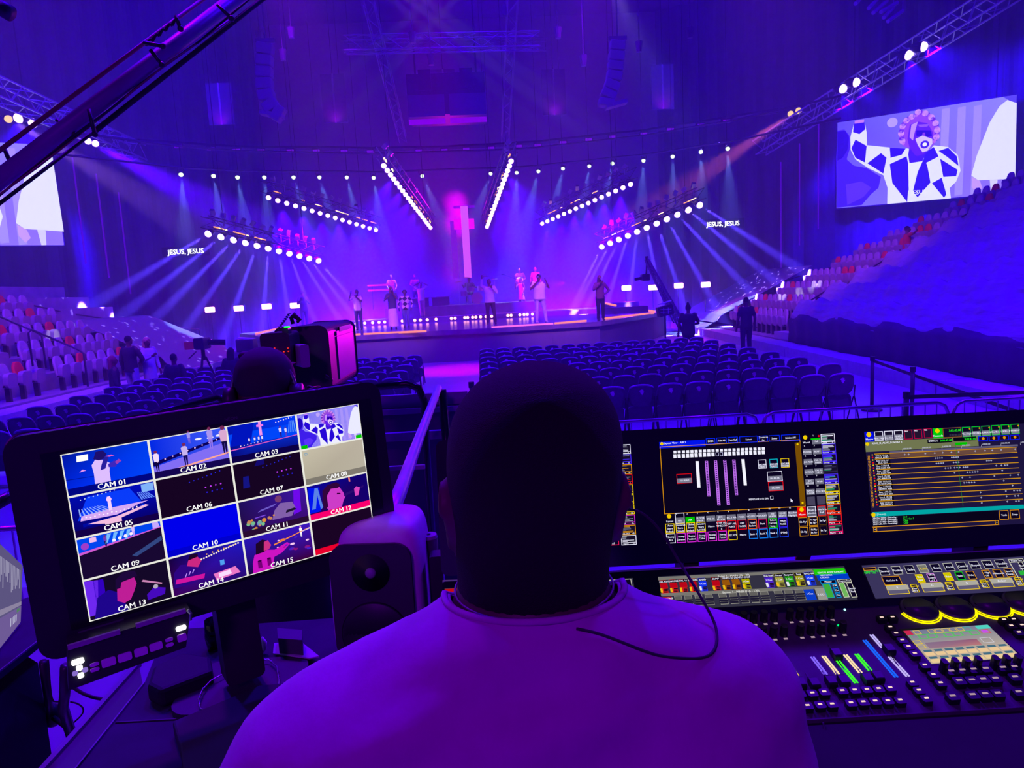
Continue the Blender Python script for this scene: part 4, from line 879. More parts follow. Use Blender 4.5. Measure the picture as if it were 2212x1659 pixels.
# the band on the platform at the back
t, h, s = person('keyboard player in dim magenta light at the back left of the band', V((aty(846, 620, 37).x, 37, UZ+.5)), 1.72, .2, le=(-.26, -.15, 1.18), lh=(-.2, -.36, 1.05), re_=(.26, -.15, 1.18), rh=(.2, -.36, 1.05), shirt=mat('mauve_cloth', (.18, .06, .15), .8), trousers=DKC, group='band members at the back')
k = thing('keyboard', 'two-tier keyboard stand in front of the left band member', 'keyboard', V((aty(836, 640, 36.4).x, 36.3, UZ+.5)))
for z in (.95, 1.2): MB().box(k.location+V((-.25, 0, z)), (1.3, .35, .09)).build('keyboard_body', mat('keyboard_case', (.3, .12, .3), .5), k)
for sx in (-.7, .2): MB().tube([k.location+V((sx, -.2, 0)), k.location+V((sx, .1, 1.2))], .02, 6).build('stand_leg', BLACKM, k)
t, h, s = person('musician standing behind the desk of the band between keyboard and cross', V((aty(897, 620, 37.5).x, 37.5, UZ+.5)), 1.70, 0, le=(-.26, -.12, 1.18), lh=(-.1, -.3, 1.1), re_=(.26, -.12, 1.18), rh=(.1, -.3, 1.1), shirt=mat('mauve_cloth', (.18, .06, .15), .8), trousers=DKC, group='band members at the back')
t, h, s = person('drummer seated behind the cymbals right of the cross', V((aty(1014, 625, 37.6).x, 37.8, UZ+.55)), 1.72, 0, le=(-.30, -.1, 1.22), lh=(-.34, -.30, 1.30), re_=(.3, -.1, 1.22), rh=(.34, -.3, 1.2), shirt=mat('mauve_cloth', (.18, .06, .15), .8), trousers=DKC, hair='cap', hairm=DKC, sit=True, group='band members at the back')
t, h, s = person('guitarist with a white guitar at the back right of the band', V((aty(1124, 615, 37.5).x, 37.5, UZ+.5)), 1.75, 0, le=(-.28, -.06, 1.2), lh=(-.3, -.24, 1.28), re_=(.28, -.06, 1.16), rh=(.1, -.2, 1.05), shirt=mat('mauve_cloth', (.18, .06, .15), .8), trousers=DKC, group='band members at the back')
P = t.location+V((-.05, -.28, 1.1)); g = thing('guitar', 'pale electric guitar held by the back right guitarist', 'guitar', P); MB().sph(P, (.2, .04, .15), 14, 8).build('guitar_body', LILC, g, True); MB().bar(P+V((-.15, 0, .05)), P+V((-.8, 0, .32)), .05, .03).build('guitar_neck', DKC, g); MB().box(P+V((-.85, 0, .34)), (.16, .03, .07)).build('headstock', DKC, g)
t, h, s = person('musician in shadow at the far right of the band', V((aty(1158, 610, 38).x, 38.2, UZ+.5)), 1.78, 0, shirt=mat('mauve_cloth', (.18, .06, .15), .8), trousers=DKC, group='band members at the back')
# drum kit
dk = V((aty(1030, 640, 36.8).x, 36.6, UZ+.5)); CY = mat('cymbal_brass', (.8, .55, .25), .25, .9); DRM = mat('drum_shell', (.5, .15, .45), .3)
dr = thing('drum_kit', 'drum kit with several cymbals right of the cross', 'drum kit', dk)
MB().cyl(dk+V((0, -.25, .3)), dk+V((0, .2, .3)), .29, 24).build('bass_drum', DRM, dr, False)
for x, y, z, r in ((-.25, -.1, .75, .15), (.2, -.1, .78, .15), (.6, .1, .5, .2), (-.65, .1, .55, .17)): MB().cyl(dk+V((x, y, z-.12)), dk+V((x, y, z+.12)), r, 18).build('tom_drum', DRM, dr)
for x, y, z in ((-.9, 0, 1.15), (-.5, -.2, 1.35), (.5, -.2, 1.35), (.95, 0, 1.2)):
    MB().loft([(dk.x+x, dk.y+y, dk.z+z, .24, .24), (dk.x+x, dk.y+y, dk.z+z+.03, .04, .04)], 20).build('cymbal', CY, dr, True); MB().cyl(dk+V((x, y, 0)), dk+V((x, y, z)), .013, 6).build('cymbal_stand', STEEL, dr)
for x in (905, 950): 
    q = aty(x, 618, 37); b = thing('band_desk', 'low dim equipment desk %s the band musician' % ('left of' if x < 920 else 'between the cross and'), 'desk', V((q.x, 37, UZ+.5))); MB().box((q.x, 37, UZ+.95), (1.0, .5, .05)).build('desk_top', DRM, b); MB().box((q.x, 37.1, UZ+.7), (.9, .3, .45)).build('desk_body', mat('mauve_panel', (.2, .08, .2), .7), b)
# crew and audience on the floor
flr = lambda x, Y: V((aty(x, 700, Y).x, Y, 0))
person('technician in black with hair tied up, standing beside the camera crane', flr(1487, 21.5), 1.74, math.pi-.4, shirt=DKC, trousers=DKC, hair='bun', group='crew on the floor', girth=1.15, le=(-.3, -.1, 1.15), lh=(-.05, -.25, 1.1))
person('tall technician in black standing at the foot of the right seating bank', flr(1612, 21.8), 1.86, math.pi, shirt=DKC, trousers=DKC, group='crew on the floor')
person('man in black jacket and pale jeans standing left of the floor chairs', flr(272, 18.5), 1.80, math.pi-.3, shirt=DKC, trousers=LJEAN, hair='short', group='crew on the floor', sleeve='long', le=(-.28, -.1, 1.15), lh=(-.1, -.25, 1.05))
person('fair-haired woman in a pale lilac outfit facing the man in the black jacket', flr(312, 18.9), 1.72, 1.0, shirt=LILC, trousers=LILC, hair='long', hairm=mat('fair_hair', (.5, .3, .2), .7), group='crew on the floor', sleeve='long', jacket='long', le=(-.22, -.12, 1.15), lh=(-.1, -.3, 1.25))
for x, Y, lab in ((232, 17.8, 'long-haired woman seated left of the black-jacketed man'), (366, 17.4, 'crew member in black seated right of the lilac woman'), (492, 18.5, 'dark-haired person seated near the camera on a tripod')):
    q = flr(x, Y); person(lab, q, 1.72, 2.2 if x < 300 else math.pi, shirt=DKC, trousers=NAVY, hair='long' if x != 366 else 'short', sit=True, group='seated crew', hairm=mat('auburn_hair', (.25, .06, .06), .8) if x < 300 else HAIRM, sleeve='long')
    s_ = thing('stool', 'small dark stool under the %s' % lab, 'stool', q, 0, 'crew stools'); MB().cyl(q+V((0, 0, .36)), q+V((0, 0, .41)), .18, 16).build('seat', BLACK, s_)
    for a in range(4): MB().cyl(q+V((.12*math.cos(a*1.57), .12*math.sin(a*1.57), .36)), q+V((.16*math.cos(a*1.57), .16*math.sin(a*1.57), 0)), .012, 6).build('leg', BLACKM, s_)
q = V((bxR(24.2)+PT*5+.45, 24.9, .35+RS*5)); person('person in a red top lounging among the right bank seats, one arm out', q, 1.72, 1.3, shirt=mat('red_top', (.6, .05, .04), .8), trousers=LILC, sit=True, group='people in the seats', le=(-.4, -.1, 1.45), lh=(-.62, -.12, 1.52), hair='short')
q = aty(4, 800, 15.2); q = V((bxL(15.2)-.4, 15.2, .35)); person('person seated at the very left edge of the left bank', q, 1.7, -1.4, shirt=NAVY, trousers=PNK, sit=True, group='people in the seats', hair='long')
# tripod camera left of the stage, camera crane right of it
q = flr(432, 19.0); t = thing('tripod_camera', 'black studio camera on a tripod left of the floor chairs', 'camera', q); c = aty(432, 742, 19)
for a in (.3, 2.4, 4.5): MB().cyl(V((q.x+.05*math.cos(a), 19+.05*math.sin(a), c.z-.35)), V((q.x+.42*math.cos(a), 19+.42*math.sin(a), .02)), .025, 8).build('leg', BLACKM, t)
MB().cyl((q.x, 19, c.z-.45), (q.x, 19, c.z-.15), .05, 10).build('pan_head', BLACK, t); MB().rbox((q.x, 19, c.z), (.26, .5, .3), .04).build('camera_body', BLACK, t)
MB().cyl((q.x+.1, 19.1, c.z+.02), (q.x+.52, 19.25, c.z-.02), .08, 14).build('camera_lens', GLOSSB, t); MB().box((q.x-.28, 18.9, c.z-.04), (.28, .05, .2)).build('monitor', mat('monitor_dim_red', (.1, .02, .02), .4, em=srgb((90, 10, 90)), es=.6), t); MB().tube([(q.x-.1, 18.8, c.z-.2), (q.x-.15, 18.4, c.z-.35)], .015, 6).build('pan_handle', BLACK, t)
Y = 25; base = V((aty(1470, 700, Y).x, Y, 0)); t = thing('camera_crane', 'dark camera crane arm raised beside the right end of the stage', 'camera crane', base)
A, B = aty(1398, 562, 27), aty(1466, 696, 24.3)
m = MB(); d = (B-A); n = V((0, 0, 1)).cross(d).normalized()*.12
truss_pts = [V((0, 0, .14)), V((0, 0, -.14)), n, -n]
for o_ in truss_pts: m.cyl(A+o_*.7, B+o_*1.6, .03, 6)
for k in range(16):
    p = A+d*k/16; q = A+d*(k+1)/16
    for i in range(4): m.cyl(p+truss_pts[i]*(.7+.056*k), q+truss_pts[(i+1) % 4]*(.7+.056*k), .016, 5)
m.build('crane_arm', mat('crane_purple_grey', (.1, .08, .12), .5), t)
MB().cyl(A, A+V((-.05, 0, -.55)), .035, 8).cyl(A, A+V((-.02, 0, .15)), .06, 8).build('hanging_post', BLACK, t); h_ = A+V((-.1, 0, -.65))
MB().rbox(h_, (.3, .32, .26), .04).build('camera_body', BLACK, t); MB().cyl(h_+V((-.12, -.05, -.02)), h_+V((-.42, -.1, -.06)), .06, 12).build('camera_lens', GLOSSB, t)
MB().cyl(B, (base.x+.15, B.y, .0), .05, 8).build('crane_pedestal', BLACKM, t); MB().bar((base.x-.4, B.y, .04), (base.x+.7, B.y, .04), .08).build('pedestal_base', BLACKM, t)
mq = aty(1436, 671, 24); o = thing('crane_monitor', 'small boxed monitor with a white grid mounted low on the camera crane', 'monitor', mq)
MB().rbox(mq, (.52, .3, .34), .03, Matrix.Rotation(-.2, 3, 'Y')).build('monitor_case', BLACK, o); m = MB()
for x in (-.08, .08): m.box(mq+V((x, -.155, 0)), (.02, .01, .22))
for z in (-.04, .05): m.box(mq+V((0, -.157, z)), (.38, .01, .018))
m.build('case_grid', mat('grid_white', (.7, .7, .75), .6), o); MB().bar(mq+V((-.22, -.05, .22)), mq+V((.2, -.05, .33)), .2, .03).build('sun_hood', mat('hood_pale', (.75, .75, .8), .5), o)
MB().cyl(mq+V((0, 0, -.17)), (mq.x, mq.y, 0), .03, 8).build('stand_pole', BLACKM, o)
# speaker cabinets at the stage lip
for x, y, Y, lab in ((530, 712, 23.0, 'dark loudspeaker box with a lit top edge at the left end of the stage'),):
    q = aty(x, y, Y); q.z = 1.14; o = thing('wedge_speaker', lab, 'loudspeaker', q); b = MB().box(q, (.55, .5, .4)).build('speaker_box', BLACK, o); bevel(b, .03); MB().box(q+V((0, 0, .22)), (.5, .45, .03), Matrix.Rotation(.12, 3, 'Y')).build('lit_lid', mat('pale_lid', (.8, .8, .8), .5), o)
q = atz(512, 790, 0); q = V((aty(560, 700, 23.2).x, 23.2, 0)); o = thing('black_riser_box', 'large dark cloth-covered box in front of the left end of the stage', 'box', q); MB().box((q.x-.1, 23.3, .47), (1.9, .7, .94)).build('box_body', FASC, o)
# ------------------------------------------------------------------ the operator seen from behind
def ring(y, xl, xr, Y, hd): a, b = aty(xl, y, Y), aty(xr, y, Y); return ((a.x+b.x)/2, Y, (a.z+b.z)/2, (b.x-a.x)/2, hd)
mx = aty(1155, 960, .66).x
man = thing('person', 'lighting operator seen from behind in a light t-shirt, with very short hair', 'person', (mx, .66, FOH))
hr = [ring(787.5, 1150, 1160, .665, .006), ring(790, 1120, 1195, .665, .035), ring(798, 1088, 1226, .665, .055), ring(815, 1050, 1262, .665, .072), ring(840, 1018, 1290, .665, .084), ring(880, 988, 1316, .665, .093), ring(920, 975, 1329, .665, .097), ring(960, 970, 1335, .663, .098), ring(1000, 969, 1334, .662, .096), ring(1040, 972, 1330, .66, .092), ring(1080, 976, 1326, .66, .088), ring(1120, 981, 1321, .66, .083), ring(1160, 984, 1317, .66, .077), ring(1200, 986, 1314, .658, .074), ring(1250, 988, 1312, .655, .074), ring(1290, 980, 1322, .652, .080), ring(1318, 955, 1352, .640, .082), ring(1345, 920, 1395, .632, .082)]
b = MB(); b.loft(hr, 40, 2.15)
el_, er_ = aty(983, 1112, .655), aty(1324, 1095, .655)
for s, p in ((-1, el_), (1, er_)):
    R = Euler((.25, 0, s*.22)).to_matrix(); b.sph(p, (.010, .023, .037), 14, 10, R); b.sph(p+V((s*.004, .006, -.022)), (.007, .012, .016), 10, 8)
    b.tube([p+R @ V((s*.008, .02*math.cos(a), .033*math.sin(a))) for a in [math.pi*(-.6+1.5*k/10) for k in range(11)]], .0045, 6)
fc = V((mx, .66+.09, hr[9][2])); b.sph(fc+V((0, -.01, -.02)), (.062, .045, .09), 16, 12); b.limb([fc+V((0, .03, .01)), fc+V((0, .055, -.03))], [.009, .014], 8); b.sph(fc+V((0, .015, -.09)), (.035, .03, .025), 12, 8)
b.limb([fc+V((-.022, .036, -.055)), fc+V((.022, .036, -.055))], [.007, .007], 6)
zs = aty(1155, 1400, .66).z
b.loft([(mx, .66, z, rx, ry) for z, rx, ry in ((1.20, .15, .11), (1.35, .15, .11), (1.6, .155, .115), (1.8, .18, .12), (1.95, .19, .11), (2.03, .12, .08), (2.08, .09, .075))], 24)
for s in (-1, 1):
    S_, E_, H_ = V((mx-.012+s*.165, .675, 1.965)), V((mx+s*.275, .80, 1.74)), V((mx+s*.18, 1.0, 1.83))
    b.limb([S_, (S_+E_)/2, E_], [.058, .052, .043], 12); b.limb([E_, (E_+H_)/2, H_], [.044, .038, .027], 12); hand(b, H_, (-.15*s, 1, -.22), s, .35)
    b.limb([V((mx+s*.09, .66, 1.22)), V((mx+s*.1, .68, .95)), V((mx+s*.11, .66, .74))], [.088, .062, .045], 12)
o = b.build('body', SKIND, man, True); remesh(o, .0042, 3)
m = MB(); m.loft([(x, y, z+.0015, rx+.0028-max(0, 2.21-z)*.035, ry+.003-max(0, 2.21-z)*.035) for x, y, z, rx, ry in hr[:16]], 40, 2.15)
o = m.build('hair', mat('buzz_cut_hair', (.022, .015, .015), .9, bump=1.0, nscale=900), man, True)
sbv = o.modifiers.new('s', 'SUBSURF'); sbv.levels = sbv.render_levels = 1
# t-shirt: from the neckline outward and down
SH = mat('pale_tshirt', (.50, .42, .42), .85, noise=.06, nscale=25, bump=.12)
sr = [ring(1302, 925, 1385, .655, .085), ring(1318, 872, 1440, .655, .095), ring(1334, 838, 1500, .655, .102), ring(1352, 779, 1570, .655, .108), ring(1373, 738, 1614, .655, .114), ring(1400, 672, 1645, .653, .120), ring(1430, 619, 1674, .652, .126), ring(1470, 568, 1698, .65, .131), ring(1510, 527, 1704, .65, .136), ring(1560, 498, 1712, .65, .14), ring(1610, 472, 1726, .65, .143), ring(1662, 445, 1738, .65, .145)]
zc = sr[-1][2]
sr += [(mx, .655, zc-.06, .262, .145), (mx, .66, zc-.14, .235, .14), (mx, .66, zc-.3, .20, .135), (mx, .66, zc-.5, .185, .13), (mx, .66, zc-.66, .185, .13)]
n = 72; vs = []
nl = (aty(972, 1286, .66).z+aty(1322, 1286, .66).z)/2; nb = aty(1160, 1360, .575).z
def shp(r, k, p=2.35):
    cx, cyy, cz, rx, ry = r; a = 2*math.pi*k/n; c, q = math.cos(a), math.sin(a)
    return V((cx+rx*math.copysign(abs(c)**(2/p), c), cyy+ry*math.copysign(abs(q)**(2/p), q), cz))
ncx = (aty(975, 1286, .66).x+aty(1330, 1286, .66).x)/2
for i in range(n):
    a = 2*math.pi*i/n; bk = max(0, -math.sin(a)); vs.append(V((ncx+.0815*math.cos(a), .655+.081*math.sin(a), nl+.007+(nb-nl)*bk**1.3-.045*max(0, math.sin(a)))))
for i in range(n):
    a = 2*math.pi*i/n; v = vs[i]; vs.append(v+V((.006*math.cos(a), .006*math.sin(a), .002)))
for j, r in enumerate(sr):
    for i in range(n):
        v = shp(r, i); a = 2*math.pi*i/n; bk = max(0, -math.sin(a))
        dz = (.012*bk if j < 3 else 0); rip = .0022*math.sin(i*1.1+j*.9)*(1 if 2 < j < 9 else .4)+.004*math.sin(j*1.6+i*.22)*(1 if j > 4 else 0)
        fold = .004*math.sin(a*9+j*.5)*(1 if j > 3 else .3)
        if v.y > .655: dz -= (2.4-v.z)*(v.y-.655)/.655*1.06
        vs.append(v+V((math.cos(a)*(rip*.3), math.sin(a)*(rip+fold), dz)))
fs = [(j*n+i, j*n+(i+1) % n, (j+1)*n+(i+1) % n, (j+1)*n+i) for j in range(len(sr)+1) for i in range(n)]
m = MB().add(vs, fs)
o = m.build('shirt', SH, man, True); q = o.modifiers.new('t', 'SOLIDIFY'); q.thickness = .003; q.offset = -1; q = o.modifiers.new('s', 'SUBSURF'); q.levels = q.render_levels = 1
import mathutils
bvh = mathutils.bvhtree.BVHTree.FromPolygons([v for v in vs], [f for f in fs])
m = MB()
m.tube([vs[n+i]+V((0, 0, .0015)) for i in range(n)], .0034, 6, closed=True); m.build('collar_rib', SH, man, True)
for s in (-1, 1):
    S_, E_ = V((mx-.012+s*.175, .675, 1.955)), V((mx-.01+s*.25, .79, 1.78)); MB().limb([S_, (S_+E_)/2, E_], [.062, .064, .060], 20).build('sleeve', SH, man, True)
o = MB().loft([(mx, .66, z, rx, ry) for z, rx, ry in ((1.10, .16, .12), (1.25, .165, .12), (1.33, .16, .115))], 20)
for s in (-1, 1): o.limb([V((mx+s*.09, .66, 1.2)), V((mx+s*.1, .69, .97)), V((mx+s*.11, .66, .74))], [.105, .08, .065], 14)
o = o.build('trousers', mat('dark_trousers', (.04, .04, .05), .9), man, True); remesh(o, .01, 2)
for s in (-1, 1): o = MB().limb([V((mx+s*.11, .60, FOH+.04)), V((mx+s*.12, .72, FOH+.04)), V((mx+s*.12, .84, FOH+.035))], [.045, .045, .04], 10).build('shoe', BLACK, man, True)
def onshirt(x, y, off=.0065):
    h = bvh.ray_cast(CAM, ray(x, y).normalized()); return (h[0]+h[1]*0-ray(x, y).normalized()*off) if h[0] else aty(x, y, .56)
# ear-piece cable
cb = thing('earphone_cable', 'thin dark earphone cable looping from the right ear over the shirt shoulder', 'cable', er_)
pa = [er_+V((.006, 0, 0)), aty(1362, 1100, .66), aty(1385, 1106, .66), aty(1412, 1128, .66), aty(1440, 1165, .66), aty(1462, 1205, .66), aty(1490, 1250, .64), aty(1520, 1300, .62), aty(1542, 1340, .61), onshirt(1549, 1366, .012), onshirt(1549, 1392, .009), onshirt(1538, 1414), onshirt(1512, 1423), onshirt(1470, 1422), onshirt(1425, 1417), onshirt(1390, 1406), onshirt(1355, 1392), onshirt(1320, 1378), onshirt(1285, 1366), onshirt(1245, 1358)]
def smoothp(P, k=2):
    for _ in range(k):
        Q = [P[0]]
        for a, b_ in zip(P, P[1:]): Q += [a*.75+b_*.25, a*.25+b_*.75]
        P = Q+[P[-1]]
    return P
cdo = MB().tube(smoothp(pa), .0014, 6).build('cable_cord', RUB, cb, True)
MB().sph(er_+V((.004, .004, -.002)), (.008, .010, .011), 10, 8).build('ear_bud', BLACK, cb, True)
nk = thing('necklace', 'thin beaded necklace around the neck of the lighting operator', 'necklace', (mx, .65, nl))
MB().tube([V((ncx+.077*math.cos(a), .655+.0815*math.sin(a), nl+.013+(nb-nl)*.3*max(0, -math.sin(a)))) for a in [2*math.pi*k/40 for k in range(40)]], .0012, 5, closed=True).build('necklace_cord', mat('necklace_metal', (.2, .18, .2), .5, .3), nk, True)

# ------------------------------------------------------------------ lighting desk
cX = V((1, -.028, -.003)).normalized()
O2 = V((.335, 1.288, 1.905)); upY = V((0, .203, .974)); upY = (upY-cX*upY.dot(cX)).normalized(); N2 = cX.cross(upY)   # N2 faces the operator
desk = thing('lighting_console', 'large black lighting console with three big touch screens, faders and glowing strips', 'console', (.6, 1.1, FOH))
R2 = Matrix((cX, -N2, upY)).transposed()
tl = atp(944, 956, O2, N2); bl = atp(960, 1243, O2, N2)
u0_, u1_ = (tl-O2).dot(cX), .402*2+.3457-.402+.045+.0; v1_, v0_ = (atp(1339, 934, O2, N2)-O2).dot(upY), (atp(1311, 1222, O2, N2)-O2).dot(upY)
GB = GLOSSB
cxm = O2+cX*((u0_+u1_)/2)+upY*((v0_+v1_)/2)-N2*.026
o = MB().rbox(cxm, (u1_-u0_, .05, v1_-v0_), .012, R2).build('screen_wing', GB, desk); bevel(o, .003)
for x_, y_ in ((.05, 0), (.62, 0)):
    p = O2+cX*x_+upY*(v0_+.02)-N2*.04; MB().bar(p, p+V((0, .02, -.19)), .06, .03).build('wing_bracket', BLACKM, desk)
YEL, BLU_, GRN, RED_, WHI, GRY, ORA, MAG_ = (240, 205, 0), (0, 40, 255), (0, 210, 0), (235, 10, 20), (235, 235, 255), (140, 140, 160), (225, 150, 10), (225, 40, 225)
DN = (12, 4, 34)
Zc = lambda x, y: (1300+x/4.0963, 890+y/4.0963)
corn = [Zc(497, 290), Zc(2058, 200), Zc(2145, 1085), Zc(565, 1165)]
def cells(s, Z, rows_, t=.0011):
    for (x0, y0, x1, y1, bc, tx, fill) in rows_:
        a = Z(x0, y0); b_ = Z(x1, y1); s.f(*a, *b_, bc, t, 3, fill or DN)
        ls = tx.split('|') if tx else []
        c = Z((x0+x1)/2, (y0+y1)/2)
        for i, l in enumerate(ls):
            yy = c[1]+(i-(len(ls)-1)/2)*6.4; s.t(c[0], yy, l, WHI, .0035, 5, wmax=.0205)
sc2 = thing  # alias kept short
s = Pic(O2+N2*.0008, cX, upY, .3457, .1935, .00012, corn)
s.r(*Zc(497, 290), *Zc(2145, 1085), (9, 3, 30), 0)
s.r(*Zc(497, 285), *Zc(905, 318), (0, 20, 235), 1); s.disc(*Zc(520, 300), .0032, YEL, 4); s.t(*Zc(540, 296), 'Layout View - AIR 2', WHI, .0038, 4, 'l')
for x0, x1, y, tx in ((905, 990, 275, 'DMX'), (998, 1090, 268, 'Edit All'), (1097, 1190, 262, 'Fast Call'), (1200, 1365, 257, 'Select'), (1370, 1455, 250, 'Zoom to|Fit'), (1460, 1562, 246, 'Setup'), (1570, 1742, 240, 'Link Selected: AIR 2')):
    cells(s, Zc, [(x0, y-24, x1, y+24, BLU_, tx, None)])
s.f(*Zc(502, 325), *Zc(1797, 845), ORA, .0012, 2)
k0 = s.q(*Zc(502, 325)); 
for i in range(22):
    u = i/21; x = 636+u*778; y = 371-u*34; 
    s.r(*Zc(x-14, y-11), *Zc(x+14, y+11), (240, 240, 255), 3); yy = 407-u*38
    if i in (10, 11): s.f(*Zc(x-15, yy-16), *Zc(x+15, yy+16), (200, 200, 240), .0009, 3)
    else: s.r(*Zc(x-15, yy-16), *Zc(x+15, yy+16), (240, 240, 255), 3)
for x0, y0, x1, y1, c in ((831, 450, 848, 680, (245, 245, 255)), (912, 447, 938, 756, (190, 110, 235)), (992, 443, 1026, 835, (190, 110, 235)), (1073, 438, 1109, 830, (190, 110, 235)), (1154, 435, 1180, 745, (190, 110, 235)), (1234, 431, 1257, 660, (245, 245, 255))):
    s.poly([Zc(x0-14, y0), Zc(x0+14, y0), Zc(x1+15, y1), Zc(x1-13, y1)], c, 2)
    if c[0] == 190:
        for k in range(22): f_ = k/22; s.r(*Zc(x0+(x1-x0)*f_-6, y0+(y1-y0)*f_+3), *Zc(x0+(x1-x0)*f_+7, y0+(y1-y0)*f_+11), (60, 20, 110), 3)
for x0, y0, x1, y1, c, tx in ((650, 563, 790, 640, RED_, '350 BEAM'), (1366, 436, 1446, 510, WHI, 'JDC AIR|MAIN'), (1468, 430, 1548, 505, (0, 200, 220), 'JDC AIR|PLATE'), (1568, 424, 1650, 500, YEL, 'JDC AIR|STROBE'), (1448, 540, 1590, 620, WHI, 'ERA 800 AIR'), (1458, 628, 1600, 705, RED_, 'ERA 800')):
    s.f(*Zc(x0, y0), *Zc(x1, y1), c, .0011, 3, DN); s.r(*Zc(x0+5, (y0+y1)/2), *Zc(x1-5, y1-5), (120, 120, 140), 3)
    for i, l in enumerate(tx.split('|')): s.t(*Zc((x0+x1)/2, y0*.3+y1*.7+(i-.5*(len(tx.split('|'))-1))*20), l, WHI, .0032, 5, wmax=.018)
s.t(*Zc(1378, 778), 'MIDSTAGE CTR ERA', WHI, .0036, 4, wmax=.038); s.f(*Zc(1478, 752), *Zc(1508, 782), WHI, .0008, 3)
s.poly([Zc(1660, 775), Zc(1662, 806), Zc(1670, 800), Zc(1677, 808), Zc(1682, 805), Zc(1675, 797), Zc(1684, 795)], WHI, 5)
s.poly([Zc(1693, 285), Zc(1742, 280), Zc(1798, 830), Zc(1748, 838)], (120, 78, 5), 3); s.disc(*Zc(1718, 298), .002, YEL, 5); s.disc(*Zc(1768, 812), .002, YEL, 5)
s.disc(*Zc(590, 928), .0042, YEL, 4); s.t(*Zc(597, 972), 'Layout', WHI, .0036)
for i, (tx, c, fl) in enumerate([('ALL', WHI, (110, 110, 130)), ('AIR', GRN, (0, 190, 0)), ('FLOOR|PROF', GRY, (110, 110, 130)), ('PXL 16', GRY, (110, 110, 130)), ('JDC 1|FLOOR', GRY, (110, 110, 130)), ('JDC 1 AIR', GRY, (110, 110, 130)), ('PODS', GRY, (110, 110, 130)), ('HOUSE LX', GRY, (110, 110, 130)), ('KEYLIGHT', GRY, (110, 110, 130)), ('350|WASH', GRY, (110, 110, 130)), ('EDGE|LIGHT', GRY, (110, 110, 130)), ('Bleacher|Edgelight', GRY, (110, 110, 130))]):
    x0, y0 = 640+i*90.6, 902-i*5.2; s.r(*Zc(x0+2, y0+40), *Zc(x0+86, y0+88), fl, 2); s.t(*Zc(x0+12, y0+10), str(i+1), WHI, .003, 4, 'l')
    if i == 0: s.f(*Zc(x0, y0), *Zc(x0+88, y0+88), WHI, .0012, 3)
    for j, l in enumerate(tx.split('|')): s.t(*Zc(x0+44, y0+64+(j-.5*(len(tx.split('|'))-1))*22), l, WHI, .0034, 5, wmax=.019)
r1 = [('Auto|Store|Default', YEL), ('Universal|Store|Default', YEL), ('Global|Store|Default', YEL), ('Selective|Store|ACTIVE', YEL), ('Macro', DN), ('STOP ALL|TIMECOD|E', RED_), ('OFF ALL|PUNT', RED_), ('OFF|PAGES', RED_), ('Fixed|Faders', (240, 90, 20)), ('Punt', (235, 20, 90)), ('Select|Current|Song', GRN), ('MAIN|PAGE', (60, 30, 250))]
r2 = [('Stomp|ALL', WHI), ('Stomp|Dimmer', MAG_), ('Stomp|Position', MAG_), ('Stomp|Color', MAG_), ('Stomp|Beam', MAG_), ('Stomp|Focus', MAG_), ('FIX KEY', YEL), ('Macro', DN), ('Bank 4', (20, 130, 250)), ('Bank 3', (20, 130, 250)), ('Bank 2', (20, 130, 250)), ('(Main)', (20, 60, 250))]
for r_, (yb, L_) in enumerate(((995, r1), (1082, r2))):
    for i, (tx, c) in enumerate(L_): x0, y0 = 556+r_*9+i*90.6, yb-i*4.6; cells(s, Zc, [(x0, y0, x0+86, y0+80, c, tx, None)], .0013)
s.disc(*Zc(1786, 237), .0042, YEL, 4); s.t(*Zc(1796, 282), 'World', WHI, .0036)
s.r(*Zc(1836, 246), *Zc(1916, 254), GRN, 3); s.disc(*Zc(1908, 224), .002, RED_, 4)
sd_ = [('', 'Full'), ('PROFILE', 'BEAM'), ('JDC MAIN', 'PXL 16|MAIN'), ('JDC PLATE', 'PXL 16|CELLS'), ('JDC|STROBE', 'Wash'), ('BAND|FLOOR', 'EDGE SIDE')]
for j, (a_, b_) in enumerate(sd_):
    for i, tx in enumerate((a_, b_)):
        if not tx: continue
        x0, y0 = 1758+j*8+i*88, 342+(j-1)*88-i*6; s.r(*Zc(x0, y0), *Zc(x0+82, y0+46), (112, 112, 130), 2); s.t(*Zc(x0+10, y0-28), str(j*2+i), WHI, .003, 4, 'l')
        for q_, l in enumerate(tx.split('|')): s.t(*Zc(x0+41, y0+23+(q_-.5*(len(tx.split('|'))-1))*20), l, WHI, .0033, 5, wmax=.018)
for i in (0, 1): s.r(*Zc(1806+i*90, 760-i*6), *Zc(1884+i*92, 832-i*6), (70, 66, 92), 2)
s.r(*Zc(1718, 852), *Zc(1805, 936), (230, 10, 10), 2); s.disc(*Zc(1760, 872), .0042, YEL, 4); s.t(*Zc(1766, 914), 'Macro', WHI, .0036)
cells(s, Zc, [(1808, 846, 1894, 932, WHI, 'World is|Selection', (90, 90, 110)), (1900, 840, 1985, 926, RED_, 'World is|Full', (90, 90, 110)), (1732, 942, 1818, 1018, ORA, 'Ch Pg+', None), (1824, 936, 1910, 1012, ORA, 'Fd Pg+|Bt Pg+', None), (1915, 930, 1990, 1006, (90, 60, 10), 'Bt Pg+', None), (1740, 1028, 1826, 1104, ORA, 'Ch Pg-', None), (1832, 1022, 1917, 1098, ORA, 'Fd Pg-|Bt Pg-', None), (1923, 1016, 1998, 1092, (90, 60, 10), 'Bt Pg-', None)])
